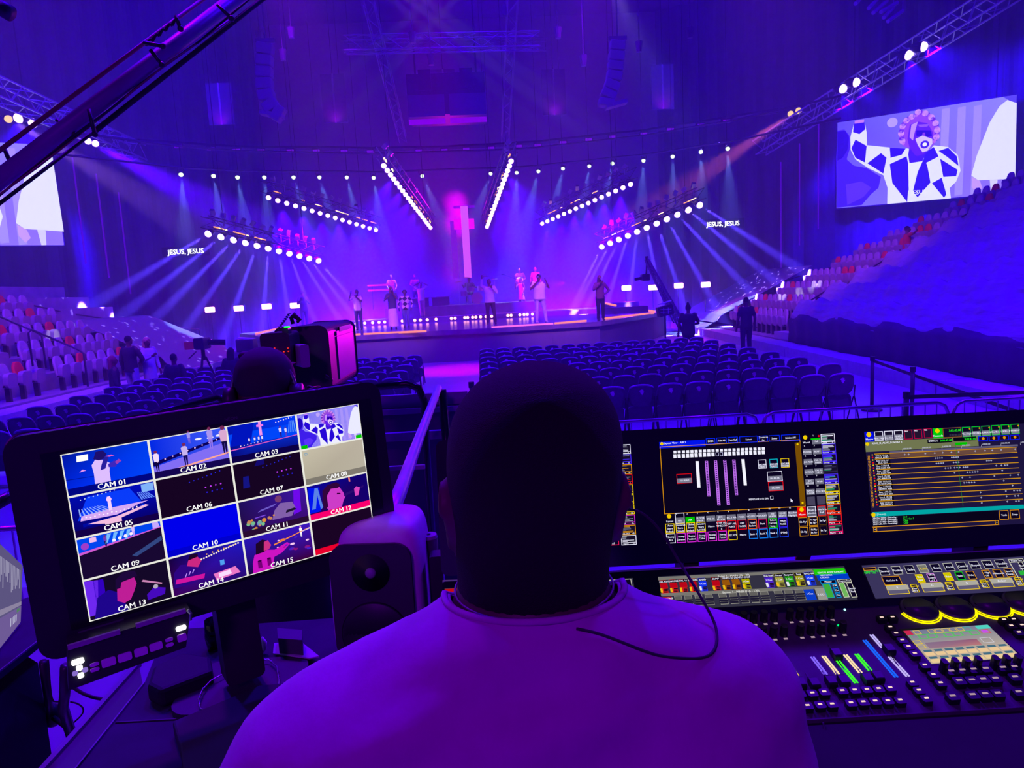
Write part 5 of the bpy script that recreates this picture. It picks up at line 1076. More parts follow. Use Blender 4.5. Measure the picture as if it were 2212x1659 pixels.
def thumbs(s, Z, x0, y0, w_, st_):
    for i, (c, l, nn) in enumerate(st_):
        xx = x0+i*8.8; yy = y0+i*88.5; s.f(*Z(xx, yy), *Z(xx+w_, yy+82), c, .0013, 3, (22, 14, 40)); s.r(*Z(xx+4, yy+62), *Z(xx+w_-4, yy+66), c, 4)
        s.t(*Z(xx+w_*.3, yy+73), l, WHI, .003, 5, wmax=.016); s.t(*Z(xx+w_*.8, yy+72), nn, WHI, .003, 5)
        rn_ = random.Random(i*7+int(x0))
        for k in range(5): y_ = yy+12+k*9.5; L = rn_.uniform(.3, .8)*w_; s.r(*Z(xx+10, y_), *Z(xx+10+L, y_+4), rn_.choice([(170, 170, 190), (120, 120, 150), c, (40, 150, 110)]), 4)
TH = [(WHI, 'View', '9'), ((70, 40, 250), 'Layout', '21'), ((70, 40, 250), 'Group', '22'), ((40, 35, 70), '', ''), ((70, 40, 250), 'Matrix', '23'), (YEL, 'Cue Sheet', '31'), (YEL, 'Tracking', '32'), ((240, 60, 20), 'Song Crea', '41'), ((235, 20, 30), 'Macro', '1'), ((240, 20, 110), 'Macro', '213')]
thumbs(s, Zc, 1924, 207, 133, TH); s.build('center_screen', desk)
# screen at the left, mostly behind the operator
O1 = O2-cX*.402; s = Pic(O1+N2*.0008, cX, upY, .3457, .1935, .00012)
s.r(0, 0, 1, 1, (9, 3, 30), 0); s.r(.02, .93, .82, .98, (0, 20, 235), 1); s.f(.02, .3, .82, .93, ORA, .0012, 2)
TH1 = [(WHI, 'View', '9'), ((70, 40, 250), 'Group', '22'), (ORA, 'SUNDAY S', '25'), ((235, 20, 30), 'Macro', '1'), (YEL, 'Cue Sheet', '31'), (YEL, 'Tracking', '32'), (YEL, 'Fixture', '33'), (MAG_, 'FX', '26'), (ORA, 'COLORS', '40'), (WHI, 'INFO', '72')]
for i, (c, l, nn) in enumerate(TH1):
    y1_ = 1-i*.1; s.f(.915, y1_-.095, 1, y1_, c, .0013, 3, (22, 14, 40)); s.t(.94, y1_-.083, l, WHI, .003, 5, wmax=.016); s.t(.985, y1_-.083, nn, WHI, .003, 5); s.r(.918, y1_-.073, .997, y1_-.068, c, 4)
    for k in range(5): s.r(.922, y1_-.018-k*.011, .922+random.uniform(.02, .07), y1_-.013-k*.011, random.choice([(170, 170, 190), (120, 120, 150), c]), 4)
for i in range(9):
    for j in range(3):
        c = [(235, 20, 90), YEL, MAG_, WHI][(i+j) % 4]; s.f(.02+i*.099, .01+j*.095, .11+i*.099, .095+j*.095, c, .0012, 3, DN)
s.t(.86, .05, 'SET', WHI, .0035); s.t(.86, .03, 'TIMES', WHI, .0035); s.build('left_screen', desk)
# timeline screen on the right
O3 = O2+cX*.402; Zt = lambda x, y: (1820+x/5.352, 890+y/5.352)
s = Pic(O3+N2*.0008, cX, upY, .3457, .1935, .00012, [Zt(245, 238), (2251, 912), (2268, 1130), Zt(365, 1395)])
s.r(*Zt(245, 238), 2268, 1130, (28, 20, 62), 0)
s.r(*Zt(248, 240), *Zt(365, 352), (0, 10, 225), 2); s.disc(*Zt(300, 270), .0048, YEL, 4); s.t(*Zt(308, 325), 'Macro', WHI, .004)
for x0, tx in ((362, 'Most_High'), (478, 'Cry_Out'), (592, 'KING IS|ALIVE')):
    y0 = 235-(x0-362)*.065; s.f(*Zt(x0, y0), *Zt(x0+112, y0+105), WHI, .0013, 3, (20, 14, 40)); s.r(*Zt(x0+5, y0+50), *Zt(x0+107, y0+100), (130, 130, 150), 3)
    for q_, l in enumerate(tx.split('|')): s.t(*Zt(x0+56, y0+78+(q_-.5*(len(tx.split('|'))-1))*22), l, WHI, .0033, 5, wmax=.019)
for x0, l in ((710, '904'), (824, '905'), (940, '906')): y0 = 215-(x0-710)*.07; s.f(*Zt(x0, y0), *Zt(x0+105, y0+105), (190, 0, 60), .0012, 3, (32, 18, 46)); s.t(*Zt(x0+8, y0+15), l, WHI, .003, 4, 'l')
s.r(*Zt(1048, 195), *Zt(1172, 305), (0, 200, 10), 2); s.disc(*Zt(1103, 222), .0045, YEL, 4); s.t(*Zt(1110, 280), 'Timecode', WHI, .0036)
s.f(*Zt(1165, 190), *Zt(1390, 292), (150, 90, 20), .001, 3, (16, 8, 40)); s.t(*Zt(1310, 215), '3:02:42.08', (30, 255, 30), .0042); s.t(*Zt(1310, 268), '0:00:00.00', (60, 60, 80), .0038)
for i, l in enumerate(('The_Kingd', 'GOODNESS', 'SURROUN', 'Overflow_', 'I_WILL_B', 'WORTHY')):
    x0, y0 = 1392+i*115, 178-i*8; s.f(*Zt(x0, y0), *Zt(x0+110, y0+112), (0, 200, 40), .0013, 3, (14, 10, 34)); s.r(*Zt(x0+5, y0+56), *Zt(x0+105, y0+108), (120, 120, 140), 3); s.t(*Zt(x0+55, y0+76), l, WHI, .0033, 5, wmax=.018); s.disc(*Zt(x0+92, y0+18), .0015, ORA, 4)
s.r(*Zt(258, 358), *Zt(1590, 400), (112, 118, 80), 1); s.disc(*Zt(284, 383), .0035, YEL, 4); s.t(*Zt(340, 375), 'KING_IS_ALIVE_SUNDAY 3', WHI, .0036, 4, 'l')
s.r(*Zt(985, 325), *Zt(1280, 355), (6, 4, 20), 2); s.t(*Zt(1000, 345), 'SMPTE 1:', WHI, .0036, 4, 'l'); s.t(*Zt(1205, 333), '3:02:42.08', (30, 255, 30), .004); s.r(*Zt(1290, 300), *Zt(1565, 330), (6, 4, 20), 2); s.t(*Zt(1490, 315), '3:02:42.02', (30, 255, 30), .004)
for i in range(4): x0 = 1582+i*125; s.f(*Zt(x0, 285-i*6), *Zt(x0+118, 338-i*6), (0, 20, 240), .0014, 3, (30, 4, 30)); s.disc(*Zt(x0+60, 310-i*6), .0028, ORA, 5)
s.r(*Zt(1312, 362), *Zt(1455, 385), (0, 190, 0), 2)
for i in range(7): x = 695+i*231; y = 462-i*14; s.r(*Zt(x-2, y-18), *Zt(x+2, y+6), WHI, 3); s.t(*Zt(x+2, y-26), '%d:00:00.00' % i, (190, 190, 215), .003, 4, 'l')
s.poly([Zt(545, 468), Zt(2050, 378), Zt(2052, 400), Zt(546, 488)], (96, 90, 120), 1)
for k in range(11):
    y = 495+k*60.5; sh_ = k*6.3; s.poly([Zt(368+sh_, y), Zt(2035+k*6, y-88), Zt(2036+k*6, y-80), Zt(369+sh_, y+8)], (212, 150, 20), 4)
    if k < 10:
        s.poly([Zt(372+sh_, y+8), Zt(545+sh_, y), Zt(552+sh_, y+52), Zt(378+sh_, y+60)], (6, 3, 20), 2)
        s.t(*Zt(455+sh_, y+20), 'Exec 1.172.%d' % (116+k), WHI, .003, 5, wmax=.024); s.t(*Zt(460+sh_, y+44), ('KING_IS_ALIVE_3', 'KICK 4277', 'EDGE SNARE 4278', 'ACL SNARE 4279', 'JDC BEAM HIT', 'JDC PLATE CHASE', '350 WHT 4284', 'RAMP JDC 4292', '350 SWEEP 1', '350 SWEEP 2')[k], WHI, .003, 5, wmax=.027)
        for d_ in (0, 30): s.f(*Zt(292+sh_, y+25+d_), *Zt(316+sh_, y+45+d_), ORA, .0008, 3)
        s.disc(*Zt(348+sh_, y+46), .0016, RED_, 4); s.disc(*Zt(344+sh_, y+14), .0013, YEL, 4)
s.poly([Zt(372, 505), Zt(2035, 412), Zt(2038, 465), Zt(378, 550)], (104, 72, 62), 1)
rn_ = random.Random(5)
for k, L in enumerate(([720, 765, 960, 1070, 1165, 1265, 1350, 1545, 1660, 1745, 1850, 2015], [1080, 1105, 1130, 1155, 1270, 1295, 1320, 1345], [1090, 1115, 1145, 1170, 1290, 1320, 1350, 1680, 1705, 1730], [1195, 1225, 1255, 1300, 1330, 1360, 1405, 1430, 1455, 1790, 1850, 1890, 1920], [1300, 1450, 1480, 1510, 1540, 1570, 1858], [1390, 1480, 1765, 1950, 2045], [1410, 1440, 1470, 1500, 1530, 1873], [1975], [1600, 1895, 1990, 2030, 2060], [1607, 1903, 2000, 2040], [1612, 1910, 2010, 2045])):
    for x in L: y = 520+k*60.5-(x-400)*.053; s.r(*Zt(x-9, y-3), *Zt(x+11, y+5), (170, 175, 205), 5); s.r(*Zt(x-2, y-12), *Zt(x+3, y+13), (170, 175, 205), 5)
s.poly([Zt(1313, 385), Zt(1317, 385), Zt(1398, 1098), Zt(1394, 1098)], (20, 130, 40), 6)
s.poly([Zt(348, 1170), Zt(2100, 1082), Zt(2105, 1125), Zt(352, 1225)], (0, 165, 165), 5); s.disc(*Zt(365, 1198), .0042, YEL, 7); s.t(*Zt(405, 1195), '[Fixture]-', (190, 230, 230), .0034, 7, 'l')
s.poly([Zt(354, 1228), Zt(1800, 1150), Zt(1808, 1255), Zt(360, 1330)], (8, 3, 26), 3)
for i, (a_, b_) in enumerate((('20h57m17.050s : Executing :', 'At 0'), ('20h57m18.914s : Executing :', 'Store Cue 2'), ('20h57m21.805s : Executing :', 'Clear'), ('20h57m22.127s : Executing :', 'Clear'))): s.t(*Zt(358+i*2, 1238+i*23), a_, WHI, .003, 5, 'l', wmax=.056); s.t(*Zt(708+i*2, 1222+i*23), b_, (40, 240, 40), .003, 5, 'l')
s.poly([Zt(358, 1335), Zt(1805, 1258), Zt(1806, 1266), Zt(359, 1343)], ORA, 6); s.poly([Zt(364, 1388), Zt(1810, 1306), Zt(1810, 1312), Zt(365, 1395)], ORA, 6)
for x0, tx in ((1810, 'Tools'), (1937, 'Setup')): cells(s, Zt, [(x0, 1150-(x0-1810)*.06, x0+118, 1250-(x0-1810)*.06, ORA, tx, None)])
cells(s, Zt, [(366, 1345, 412, 1388, ORA, '<', None), (1762, 1262, 1808, 1308, ORA, '>', None)]); s.build('timeline_screen', desk)

# lower screens on their own tilted shelf
sl = math.radians(40); Yh = V((.028, 1, 0)).normalized(); lY = (Yh*math.cos(sl)+V((0, 0, math.sin(sl)))).normalized(); lN = cX.cross(lY)
L0 = aty(1421, 1246, 1.255)
def lp(x, y): return atp(x, y, L0, lN)
top_, bot_ = lp(1421, 1230), lp(1500, 1332); hT, hB = (top_-L0).dot(lY), (bot_-L0).dot(lY)
RL = Matrix((cX, -lN, lY)).transposed(); xl = (tl-L0).dot(cX); xr = xl+(u1_-u0_)
shelf = MB().rbox(L0+cX*((xl+xr)/2)+lY*((hT+hB)/2)-lN*.021, (xr-xl, .04, hT-hB), .006, RL).build('lower_screen_shelf', GB, desk)
MB().cyl(L0+cX*xl+lY*(hT+.001)-lN*.004, L0+cX*xr+lY*(hT+.001)-lN*.004, .0035, 8).build('chrome_edge', ALU, desk, True)
Z3 = lambda x, y: (1300+x/4.0963, 1180+y/4.0963)
lbl = lp(1438.5, 1318.5)+lN*.0008; ltr = lp(1825, 1228); w_ = (ltr-L0).dot(cX); h_ = (L0-lp(1438, 1319)).dot(lY)
s = Pic(L0-lY*h_+lN*.0008, cX, lY, w_, h_, .00012, [Z3(495, 270), Z3(2165, 185), Z3(2195, 480), Z3(556, 575)])
s.r(*Z3(495, 270), *Z3(2195, 480), (50, 48, 66), 0); s.poly([Z3(497, 275), Z3(1885, 212), Z3(1895, 240), Z3(500, 305)], (120, 118, 112), 1); s.poly([Z3(520, 425), Z3(1950, 360), Z3(1955, 385), Z3(525, 452)], (120, 118, 112), 1)
s.t(*Z3(1185, 265), 'Fader 1 - MAIN (16 - 30)', (220, 220, 215), .0042, 3); s.t(*Z3(1230, 410), 'Button 1 - MAIN (116 - 130)', (220, 220, 215), .0042, 3)
fc_ = [(508, (185, 5, 25)), (596, (185, 5, 25)), (684, (185, 5, 25)), (772, (185, 5, 25)), (860, (20, 50, 240)), (978, (185, 5, 25)), (1068, (150, 85, 10)), (1156, (150, 85, 10)), (1244, (170, 165, 0)), (1448, (75, 35, 200)), (1538, (160, 155, 60)), (1626, (30, 160, 20)), (1714, (160, 155, 30)), (1804, (20, 60, 240))]
for i, (x0, c) in enumerate(fc_):
    y0 = 305-(x0-508)*.052; s.r(*Z3(x0, y0), *Z3(x0+84, y0+118), (215, 30, 30) if c[0] == 185 else c, 2); s.r(*Z3(x0+4, y0+32), *Z3(x0+80, y0+72), c, 3); s.r(*Z3(x0+8, y0+78), *Z3(x0+34, y0+114), (240, 190, 20) if c[0] > 100 else (230, 230, 240), 3)
    s.r(*Z3(x0+2, y0+2), *Z3(x0+80, y0+26), (20, 6, 20), 3); s.t(*Z3(x0+42, y0+14), ('ALL KEY', 'ENCORE', 'PXL 16', 'ENCORE', 'BAND', 'BUMP', 'TEMPO', 'D3 SHOW', 'D3 EDGES', 'Walk Down', 'Drops', 'Surprise', 'Song', 'BAND 800')[i], WHI, .0035, 5, wmax=.018)
    if c[2] > 40 or c[1] > 140: s.t(*Z3(x0+42, y0+52), '1 Cue', WHI, .0035, 5)
    for q_ in range(3): s.r(*Z3(x0+42, y0+80+q_*13), *Z3(x0+78, y0+88+q_*13), (30, 10, 30), 4)
s.r(*Z3(536, 460), *Z3(634, 552), (190, 5, 25), 2); s.t(*Z3(585, 512), '1 Cue', WHI, .0038, 5); s.r(*Z3(552, 538), *Z3(590, 550), ORA, 3); s.t(*Z3(580, 472), 'BACKSTAGE', WHI, .0034, 5, wmax=.02)
for x0 in (640, 728, 820, 910, 1030, 1122, 1212, 1300, 1392, 1512, 1600, 1692):
    y0 = 450-(x0-640)*.055; s.f(*Z3(x0, y0), *Z3(x0+84, y0+92), (150, 148, 140), .0008, 3, (96, 94, 92))
    for q_ in range(3): s.r(*Z3(x0+4, y0+35+q_*19), *Z3(x0+80, y0+46+q_*19), (30, 26, 50), 4)
s.r(*Z3(1768, 395), *Z3(1862, 482), (10, 60, 200), 3); s.t(*Z3(1815, 430), '1 Cue', WHI, .0036, 5); s.r(*Z3(1864, 385), *Z3(1955, 478), (150, 148, 140), 3); s.t(*Z3(1908, 438), '1 GO', WHI, .0036, 5)
s.r(*Z3(1890, 215), *Z3(2165, 255), (30, 200, 10), 3); s.t(*Z3(2035, 240), 'KING IS ALIVE SUNDAY', WHI, .0034, 5, wmax=.058); s.r(*Z3(1905, 262), *Z3(2180, 300), (0, 60, 200), 3); s.t(*Z3(1935, 270), 'PRECHORUS', WHI, .003, 5, 'l'); s.t(*Z3(1935, 290), 'CHORUS', WHI, .003, 5, 'l')
cells(s, Z3, [(1925, 312, 2060, 340, (0, 140, 220), 'Master', None), (1935, 342, 2015, 465, (0, 140, 220), '', (60, 170, 60)), (2018, 342, 2062, 378, (0, 140, 220), 'Off', None), (2022, 382, 2066, 420, (0, 140, 220), 'On', None), (2026, 424, 2070, 462, (0, 140, 220), 'Go', None), (2070, 305, 2190, 332, (210, 210, 190), 'Program Time', None), (2075, 336, 2135, 460, (210, 210, 190), '', (110, 180, 90)), (2140, 336, 2200, 460, (210, 210, 190), 'Manual|XFade', None)])
s.build('fader_screen', desk)
# left lower screen (mostly hidden) and right lower screen
s = Pic(L0-cX*.402-lY*h_+lN*.0008, cX, lY, w_, h_, .00012); s.r(0, 0, 1, 1, (50, 48, 66), 0); s.r(0, .5, .12, .98, (190, 10, 20), 1); s.t(.06, .75, '1 Cue', WHI, .004); s.r(.12, .85, .7, .98, (120, 118, 112), 1)
for x0, tx in ((.70, 'Program Time'), (.85, 'Exec Time')):
    s.f(x0, .02, x0+.14, .98, (210, 210, 190), .0011, 3, DN); s.t(x0+.07, .90, tx, WHI, .004, 5, wmax=.04); s.r(x0+.01, .22, x0+.06, .42, (40, 180, 20), 4); s.r(x0+.01, .05, x0+.06, .22, (150, 150, 140), 4); s.t(x0+.1, .5, 'Manual', WHI, .0036, 5); s.t(x0+.1, .42, 'XFade', WHI, .0036, 5)
s.f(.6, .02, .69, .98, GRN, .0011, 3, DN); s.t(.645, .5, 'Off', WHI, .004, 5); s.build('left_lower_screen', desk)
Z4 = lambda x, y: (1820+x/5.5306, 1180+y/5.5306)
rtl = lp(*Z4(225, 232)); s = Pic(rtl-lY*h_+lN*.0008, cX, lY, w_, h_, .00012, [Z4(225, 232), (2258, 1201), (2280, 1273), Z4(390, 630)])
s.r(*Z4(225, 232), 2280, 1273, (58, 52, 92), 0)
s.f(*Z4(240, 262), *Z4(405, 290), ORA, .001, 2, (20, 6, 30)); s.t(*Z4(255, 308), 'Console  1(1)', (30, 240, 30), .0038, 4, 'l'); s.t(*Z4(262, 328), 'NPU  1(2)', (30, 240, 30), .0038, 4, 'l')
for i, tx in enumerate(('Dimmer', 'Position', 'Gobo', 'Color', 'Beam', 'Focus', 'Control', 'Shapers', 'Video', 'Timeline')):
    x0 = 415+i*153; y0 = 258-i*9.6; s.f(*Z4(x0, y0), *Z4(x0+148, y0+95), (190, 190, 180), .001, 3, (120, 120, 110) if i == 3 else (14, 8, 40)); s.t(*Z4(x0+85, y0+48), tx, YEL if i == 3 else WHI, .0042, 5)
for x0, w1, c, tx, fl in ((455, 250, ORA, 'MixColor A', None), (845, 125, YEL, 'Value|Layer', (205, 195, 0)), (980, 125, (220, 130, 230), 'Effect|Layer|1 of 5', None), (1172, 125, YEL, 'Value', (205, 195, 0)), (1308, 125, GRN, 'Fade', None), (1438, 125, ORA, 'Delay', None), (1622, 125, ORA, 'Align|Off', None), (1752, 125, ORA, 'Milliseconds', None), (1882, 125, ORA, 'Special|Dialog', None)):
    y0 = 372-(x0-455)*.062; cells(s, Z4, [(x0, y0, x0+w1, y0+95, c, tx, fl)], .0012)
for i, tx in enumerate(('R', 'G', 'B', 'Amber')):
    x0 = 500+i*398; y0 = 478-i*25; s.f(*Z4(x0, y0), *Z4(x0+282, y0+95), YEL, .0012, 4, (95, 90, 118)); s.r(*Z4(x0+5, y0+5), *Z4(x0+277, y0+45), (172, 170, 160), 4); s.t(*Z4(x0+140, y0+25), tx, WHI, .004, 5)
    s.f(*Z4(x0+285, y0-12), *Z4(x0+392, y0+80), YEL, .0012, 4, (20, 12, 40)); s.t(*Z4(x0+335, y0+8), 'Normal', YEL, .0036, 5); s.t(*Z4(x0+335, y0+36), 'Fine', WHI, .0036, 5); s.t(*Z4(x0+335, y0+62), 'Ultra', WHI, .0036, 5)
cells(s, Z4, [(1958, 165, 2150, 200, (210, 210, 190), 'Program Time', None), (1970, 205, 2060, 470, (210, 210, 190), '', (110, 110, 105)), (2065, 200, 2160, 330, (210, 210, 190), 'Manual|XFade', None)])
s.r(*Z4(2045, 310), *Z4(2140, 362), (40, 180, 60), 5); s.build('encoder_screen', desk)
# control surface
ss = math.radians(13); dY = (Yh*math.cos(ss)+V((0, 0, math.sin(ss)))).normalized(); dN = cX.cross(dY); D0 = lp(1700, 1327)
def dp(x, y): return atp(x, y, D0, dN)
RD = Matrix((cX, dY, dN)).transposed()
DKM = mat('desk_surface', (.085, .07, .09), .65, noise=.08, nscale=40, spec=.2)
xl_, xr_ = (tl-D0).dot(cX)-.01, (tl-D0).dot(cX)+(u1_-u0_)+.02; yf = (dp(1900, 1546)-D0).dot(dY)
D = lambda u, v, z=0: D0+cX*u+dY*v+dN*z
MB().prism([D(xl_, yf), D(xr_, yf), D(xr_, .005), D(xl_, .005)], -dN*.03).build('control_surface', DKM, desk)
zf = D(0, yf).z; fr = D(xl_, yf), D(xr_, yf)
MB().prism([fr[0]+V((0, 0, -.006)), fr[1]+V((0, 0, -.006)), fr[1]+V((0, -.30, -.03)), fr[0]+V((0, -.30, -.03))], (0, 0, -.03)).build('wrist_rest', mat('wrist_rest_plastic', (.03, .02, .028), .75, noise=.06, nscale=20, spec=.12), desk)
MB().box(((fr[0].x+fr[1].x)/2, 1.12, (zf-.1+FOH)/2), (xr_-xl_-.1, .5, zf-.1-FOH)).box(((fr[0].x+fr[1].x)/2, 1.06, zf-.085), (xr_-xl_, .62, .07)).build('console_body', BLACK, desk)
BT = mat('button_black', (.012, .012, .015), .4, spec=.2); LG = emat('button_legend', (1, .72, .62), 1.0); LGD = emat('button_legend_dim', (.6, .4, .5), .7)
Z5 = lambda x, y: (1640+x/3.867, 1340+y/3.867)
def button(p, w_=.0155, d_=.0135, h_=.009, lit=LG, lw=.4, nm='button'):
    m = MB(); m.rbox(p+dN*h_/2, (w_, d_, h_), .003, RD, 3, 2); m.m = 1; m.box(p+dN*(h_+.0002)+dY*.001, (w_*lw, d_*.22, .0004), RD); return m.build(nm, [BT, lit], desk)
for L_ in ([(340, 650), (440, 645), (540, 635), (690, 625), (795, 620), (895, 615), (993, 608), (1090, 600), (400, 750), (505, 742), (605, 738), (763, 728), (865, 720), (965, 713), (1070, 710), (1172, 704), (1275, 555), (1330, 622), (1392, 690), (1378, 410), (1450, 490), (1510, 560), (1090, 90), (1140, 143), (1190, 200), (1243, 255), (1295, 313), (1020, 12), (1110, 8), (2040, 30), (2120, 25), (2100, 80), (2190, 75), (2165, 135)],): 
    for x, y in L_: button(dp(*Z5(x, y)))
for x, y in ((1600, 465), (1690, 457), (1785, 450), (1885, 443), (2030, 435), (2125, 428), (1665, 545), (1770, 540), (1865, 533), (1965, 525), (2130, 515), (1610, 675), (1775, 663), (1880, 655), (1985, 650), (2160, 640)): button(dp(*Z5(x, y)), .0175, .0155, .010, LGD, .5)
Z3b = Z3
for x, y in ((1020, 720), (1085, 715), (1175, 708), (1268, 702), (1358, 696), (1450, 690), (1540, 685), (1680, 675), (1770, 670), (1862, 665), (1953, 660), (2043, 655), (1345, 838), (1440, 832), (1535, 828), (1628, 820), (1773, 811), (1868, 805), (1960, 800), (2055, 793), (2150, 787)):
    p = dp(*Z3b(x, y)); m = MB(); m.cyl(p+dY*.010, p+dY*.010+dN*.02, .0068, 14, .0058); m.m = 1; m.box(p+dN*.0004, (.0065, .0035, .0006), RD); m.build('rotary_knob', [BT, LGD], desk, False)
for x, y in ((1530, 400), (1620, 390), (1715, 385), (1812, 375), (1955, 370), (2050, 365), (2145, 360)):
    p = dp(*Z5(x, y+30)); MB().rbox(p+dN*.011, (.009, .012, .022), .003, RD, 3, 2).build('toggle_key', BT, desk)
for x, y, c in ((2095, 702, (0, 1, .1)), (2150, 562, (.3, .8, 1))): MB().sph(dp(*Z3(x, y)), .0022, 8, 6).build('status_light', emat('status_%d' % x, c, 2.5), desk)
FC = {'o': (1, .33, .02), 'y': (1, .72, .01), 'v': (.22, .12, 1), 'c': (1, .72, .42), 'g': (.05, 1, .03), 'b': (.01, .12, 1), 'l': (.5, .42, .9)}
for c, x0, y0, x1, y1 in (('o', 135, 368, 280, 560), ('y', 203, 320, 320, 465), ('v', 437, 308, 560, 455), ('c', 530, 300, 660, 450), ('g', 650, 338, 815, 525), ('c', 712, 290, 850, 440), ('g', 805, 283, 930, 420), ('b', 873, 168, 1150, 478), ('l', 930, 122, 1035, 230), ('l', 1085, 308, 1245, 470)):
    a, b_ = dp(*Z5(x0+6, y0)), dp(*Z5(x1-4, y1)); m = MB()
    for k in (-1, 1): m.bar(a+cX*.0022*k+dN*.0006, b_+cX*.0022*k+dN*.0006, .0026, .0012)
    m.build('fader_light_strip', emat('fader_led_'+c, FC[c], 1.1), desk)
for x0, y0 in ((115, 330), (340, 545), (455, 548), (595, 532), (700, 528), (900, 510), (985, 492), (640, 300), (1080, 262)):
    p = dp(*Z5(x0, y0+12)); m = MB(); m.rbox(p+dN*.007, (.013, .020, .012), .003, RD, 3, 0); m.bar(p+dY*.03+dN*.001, p-dY*.03+dN*.001, .0015, .0008); m.build('fader_cap', BT, desk)
YR = emat('yellow_ring_light', (1, .78, .0), 1.8); EW = mat('encoder_wheel_rubber', (.055, .045, .06), .4)
for x, y in ((910, 770), (1330, 750), (1750, 722), (2135, 690)):
    p = dp(*Z4(x, y)); fr_ = lambda a, r, z: p+cX*r*math.cos(a)+dY*r*math.sin(a)+dN*z
    m = MB(); m.tube([p+dN*.0005, p+dN*.002, p+dN*.006, p+dN*.0085, p+dN*.009, p+dN*.0078, p+dN*.0055, p+dN*.005], [.028, .0315, .0315, .029, .0265, .024, .016, .0005], 40); m.build('encoder_wheel', EW, desk, True)
    MB().tube([fr_(a, .0352, .001) for a in [math.pi*(1.06+.88*k/20) for k in range(21)]], .0012, 6).tube([fr_(a, .0328, .003) for a in [math.pi*(1.06+.88*k/20) for k in range(21)]], .0008, 6).build('ring_light', YR, desk, True)
q4 = [dp(*c) for c in ((1950, 1361), (2128, 1352), (2205, 1420), (2012, 1435))]
sx_ = (q4[2]-q4[3]); sy_ = (q4[0]-q4[3]); s = Pic(q4[3]+dN*.001, sx_, dN.cross(sx_), sx_.length, sy_.length*.96, .00012); s.N = dN
s.r(0, 0, 1, 1, [(200, 180, 150), (210, 190, 160), (120, 125, 150), (110, 115, 150)], 0)
s.r(0, .86, .08, 1, (200, 40, 80), 1)
for i in range(8):
    s.f(.1+i*.085, .86, .175+i*.085, .98, (YEL, (110, 120, 150), YEL, YEL, YEL, YEL, YEL, (30, 180, 170))[i], .001, 2); s.f(.02+i*.1, .72, .115+i*.1, .85, (40, 210, 60), .001, 2)
for j in range(2): s.f(.0, .44+j*.13, .09, .55+j*.13, YEL, .001, 2)
s.r(.12, .42, .72, .6, [(150, 120, 140), (190, 120, 120), (150, 90, 120), (130, 110, 140)], 1); s.f(.76, .46, .88, .62, (210, 210, 220), .001, 2); s.f(.84, .74, .95, .86, (230, 60, 60), .001, 2); s.r(.86, .76, .93, .84, (200, 80, 230), 3); s.r(.84, .88, 1, .99, (80, 210, 190), 2)
for j, c in ((.02, (235, 205, 150)), (.22, (235, 200, 150))):
    for i in range(8): s.r(.02+i*.122, j, .125+i*.122, j+.1, c, 2); s.r(.03+i*.122, j+.11, .12+i*.122, j+.17, (70, 110, 130), 2)
s.build('command_screen', desk)
MB().prism([q+dN*.0004+(q-(q4[0]+q4[2])/2)*.06 for q in q4][::-1], -dN*.0002).build('command_screen_glass', GB, desk)
MB().tube(smoothp([dp(1778, 1560)+V((0, 0, .0)), dp(1790, 1590)+V((0, 0, -.012)), dp(1805, 1620)+V((0, 0, -.018)), dp(1820, 1665)+V((0, 0, -.022))]), .0016, 6).build('thin_cable', RUB, desk, True)
# odds between the screens and the shelf
for x, y, c, lab in ((1735, 1202, mat('yellow_tape', (.7, .6, .1), .6), 'small yellow tag tucked behind the console screens'), (2180, 1195, BLACK, 'small dark plug behind the right console screen')):
    p = aty(x, y, 1.36); o = thing('tag_label' if x < 2000 else 'plug', lab, 'tag' if x < 2000 else 'plug', p); MB().box(p, (.03, .004, .016), Euler((.4, .1, 0)).to_matrix()).build('tag_body', c, o)
# ------------------------------------------------------------------ multi-picture monitor
mX = V((.848, .529, .03)).normalized(); mY = V((-.045, .018, .998)); mY = (mY-mX*mY.dot(mX)).normalized(); mN = mX.cross(mY)
MO = V((-.702, 1.191, 1.872)); mw, mh = .534, .296
RM = Matrix((mX, -mN, mY)).transposed()
mon = thing('multiview_monitor', 'wide black monitor tilted on the left desk showing sixteen camera pictures', 'monitor', MO-V((0, 0, .2)))
mc = MO+mX*(mw/2-.012)+mY*(mh/2-.004)-mN*.030
o = MB().rbox(mc, (mw+.125, .055, mh+.085), .028, RM, 6).build('monitor_housing', mat('monitor_plastic', (.022, .02, .028), .4), mon); bevel(o, .003)
MB().box(MO+mX*mw/2+mY*mh/2-mN*.0010, (mw+.055, .002, mh+.012), RM).build('glass_border', GLOSSB, mon)
cm = [(130, 985), (776, 868), (813, 1158), (193, 1343)]
s = Pic(MO+mN*.0012, mX, mY, mw, mh, .00012, cm)
s.q = lambda x, y: (x, y)
s.r(0, 0, 1, 1, (235, 235, 225), 0)
DB, LB = (0, 20, 200), (10, 100, 255)
def cell(i, j):
    g = .006; s.sub = (i*.25+g*.6, (3-j)*.25+g, (i+1)*.25-g*.6, (4-j)*.25-g)
def cap(tx, bar_=(12, 6, 40)):
    if bar_: s.r(0, 0, 1, .17, bar_, 5)
    s.t(.5, .09, tx, (255, 255, 255), .0095, 7)
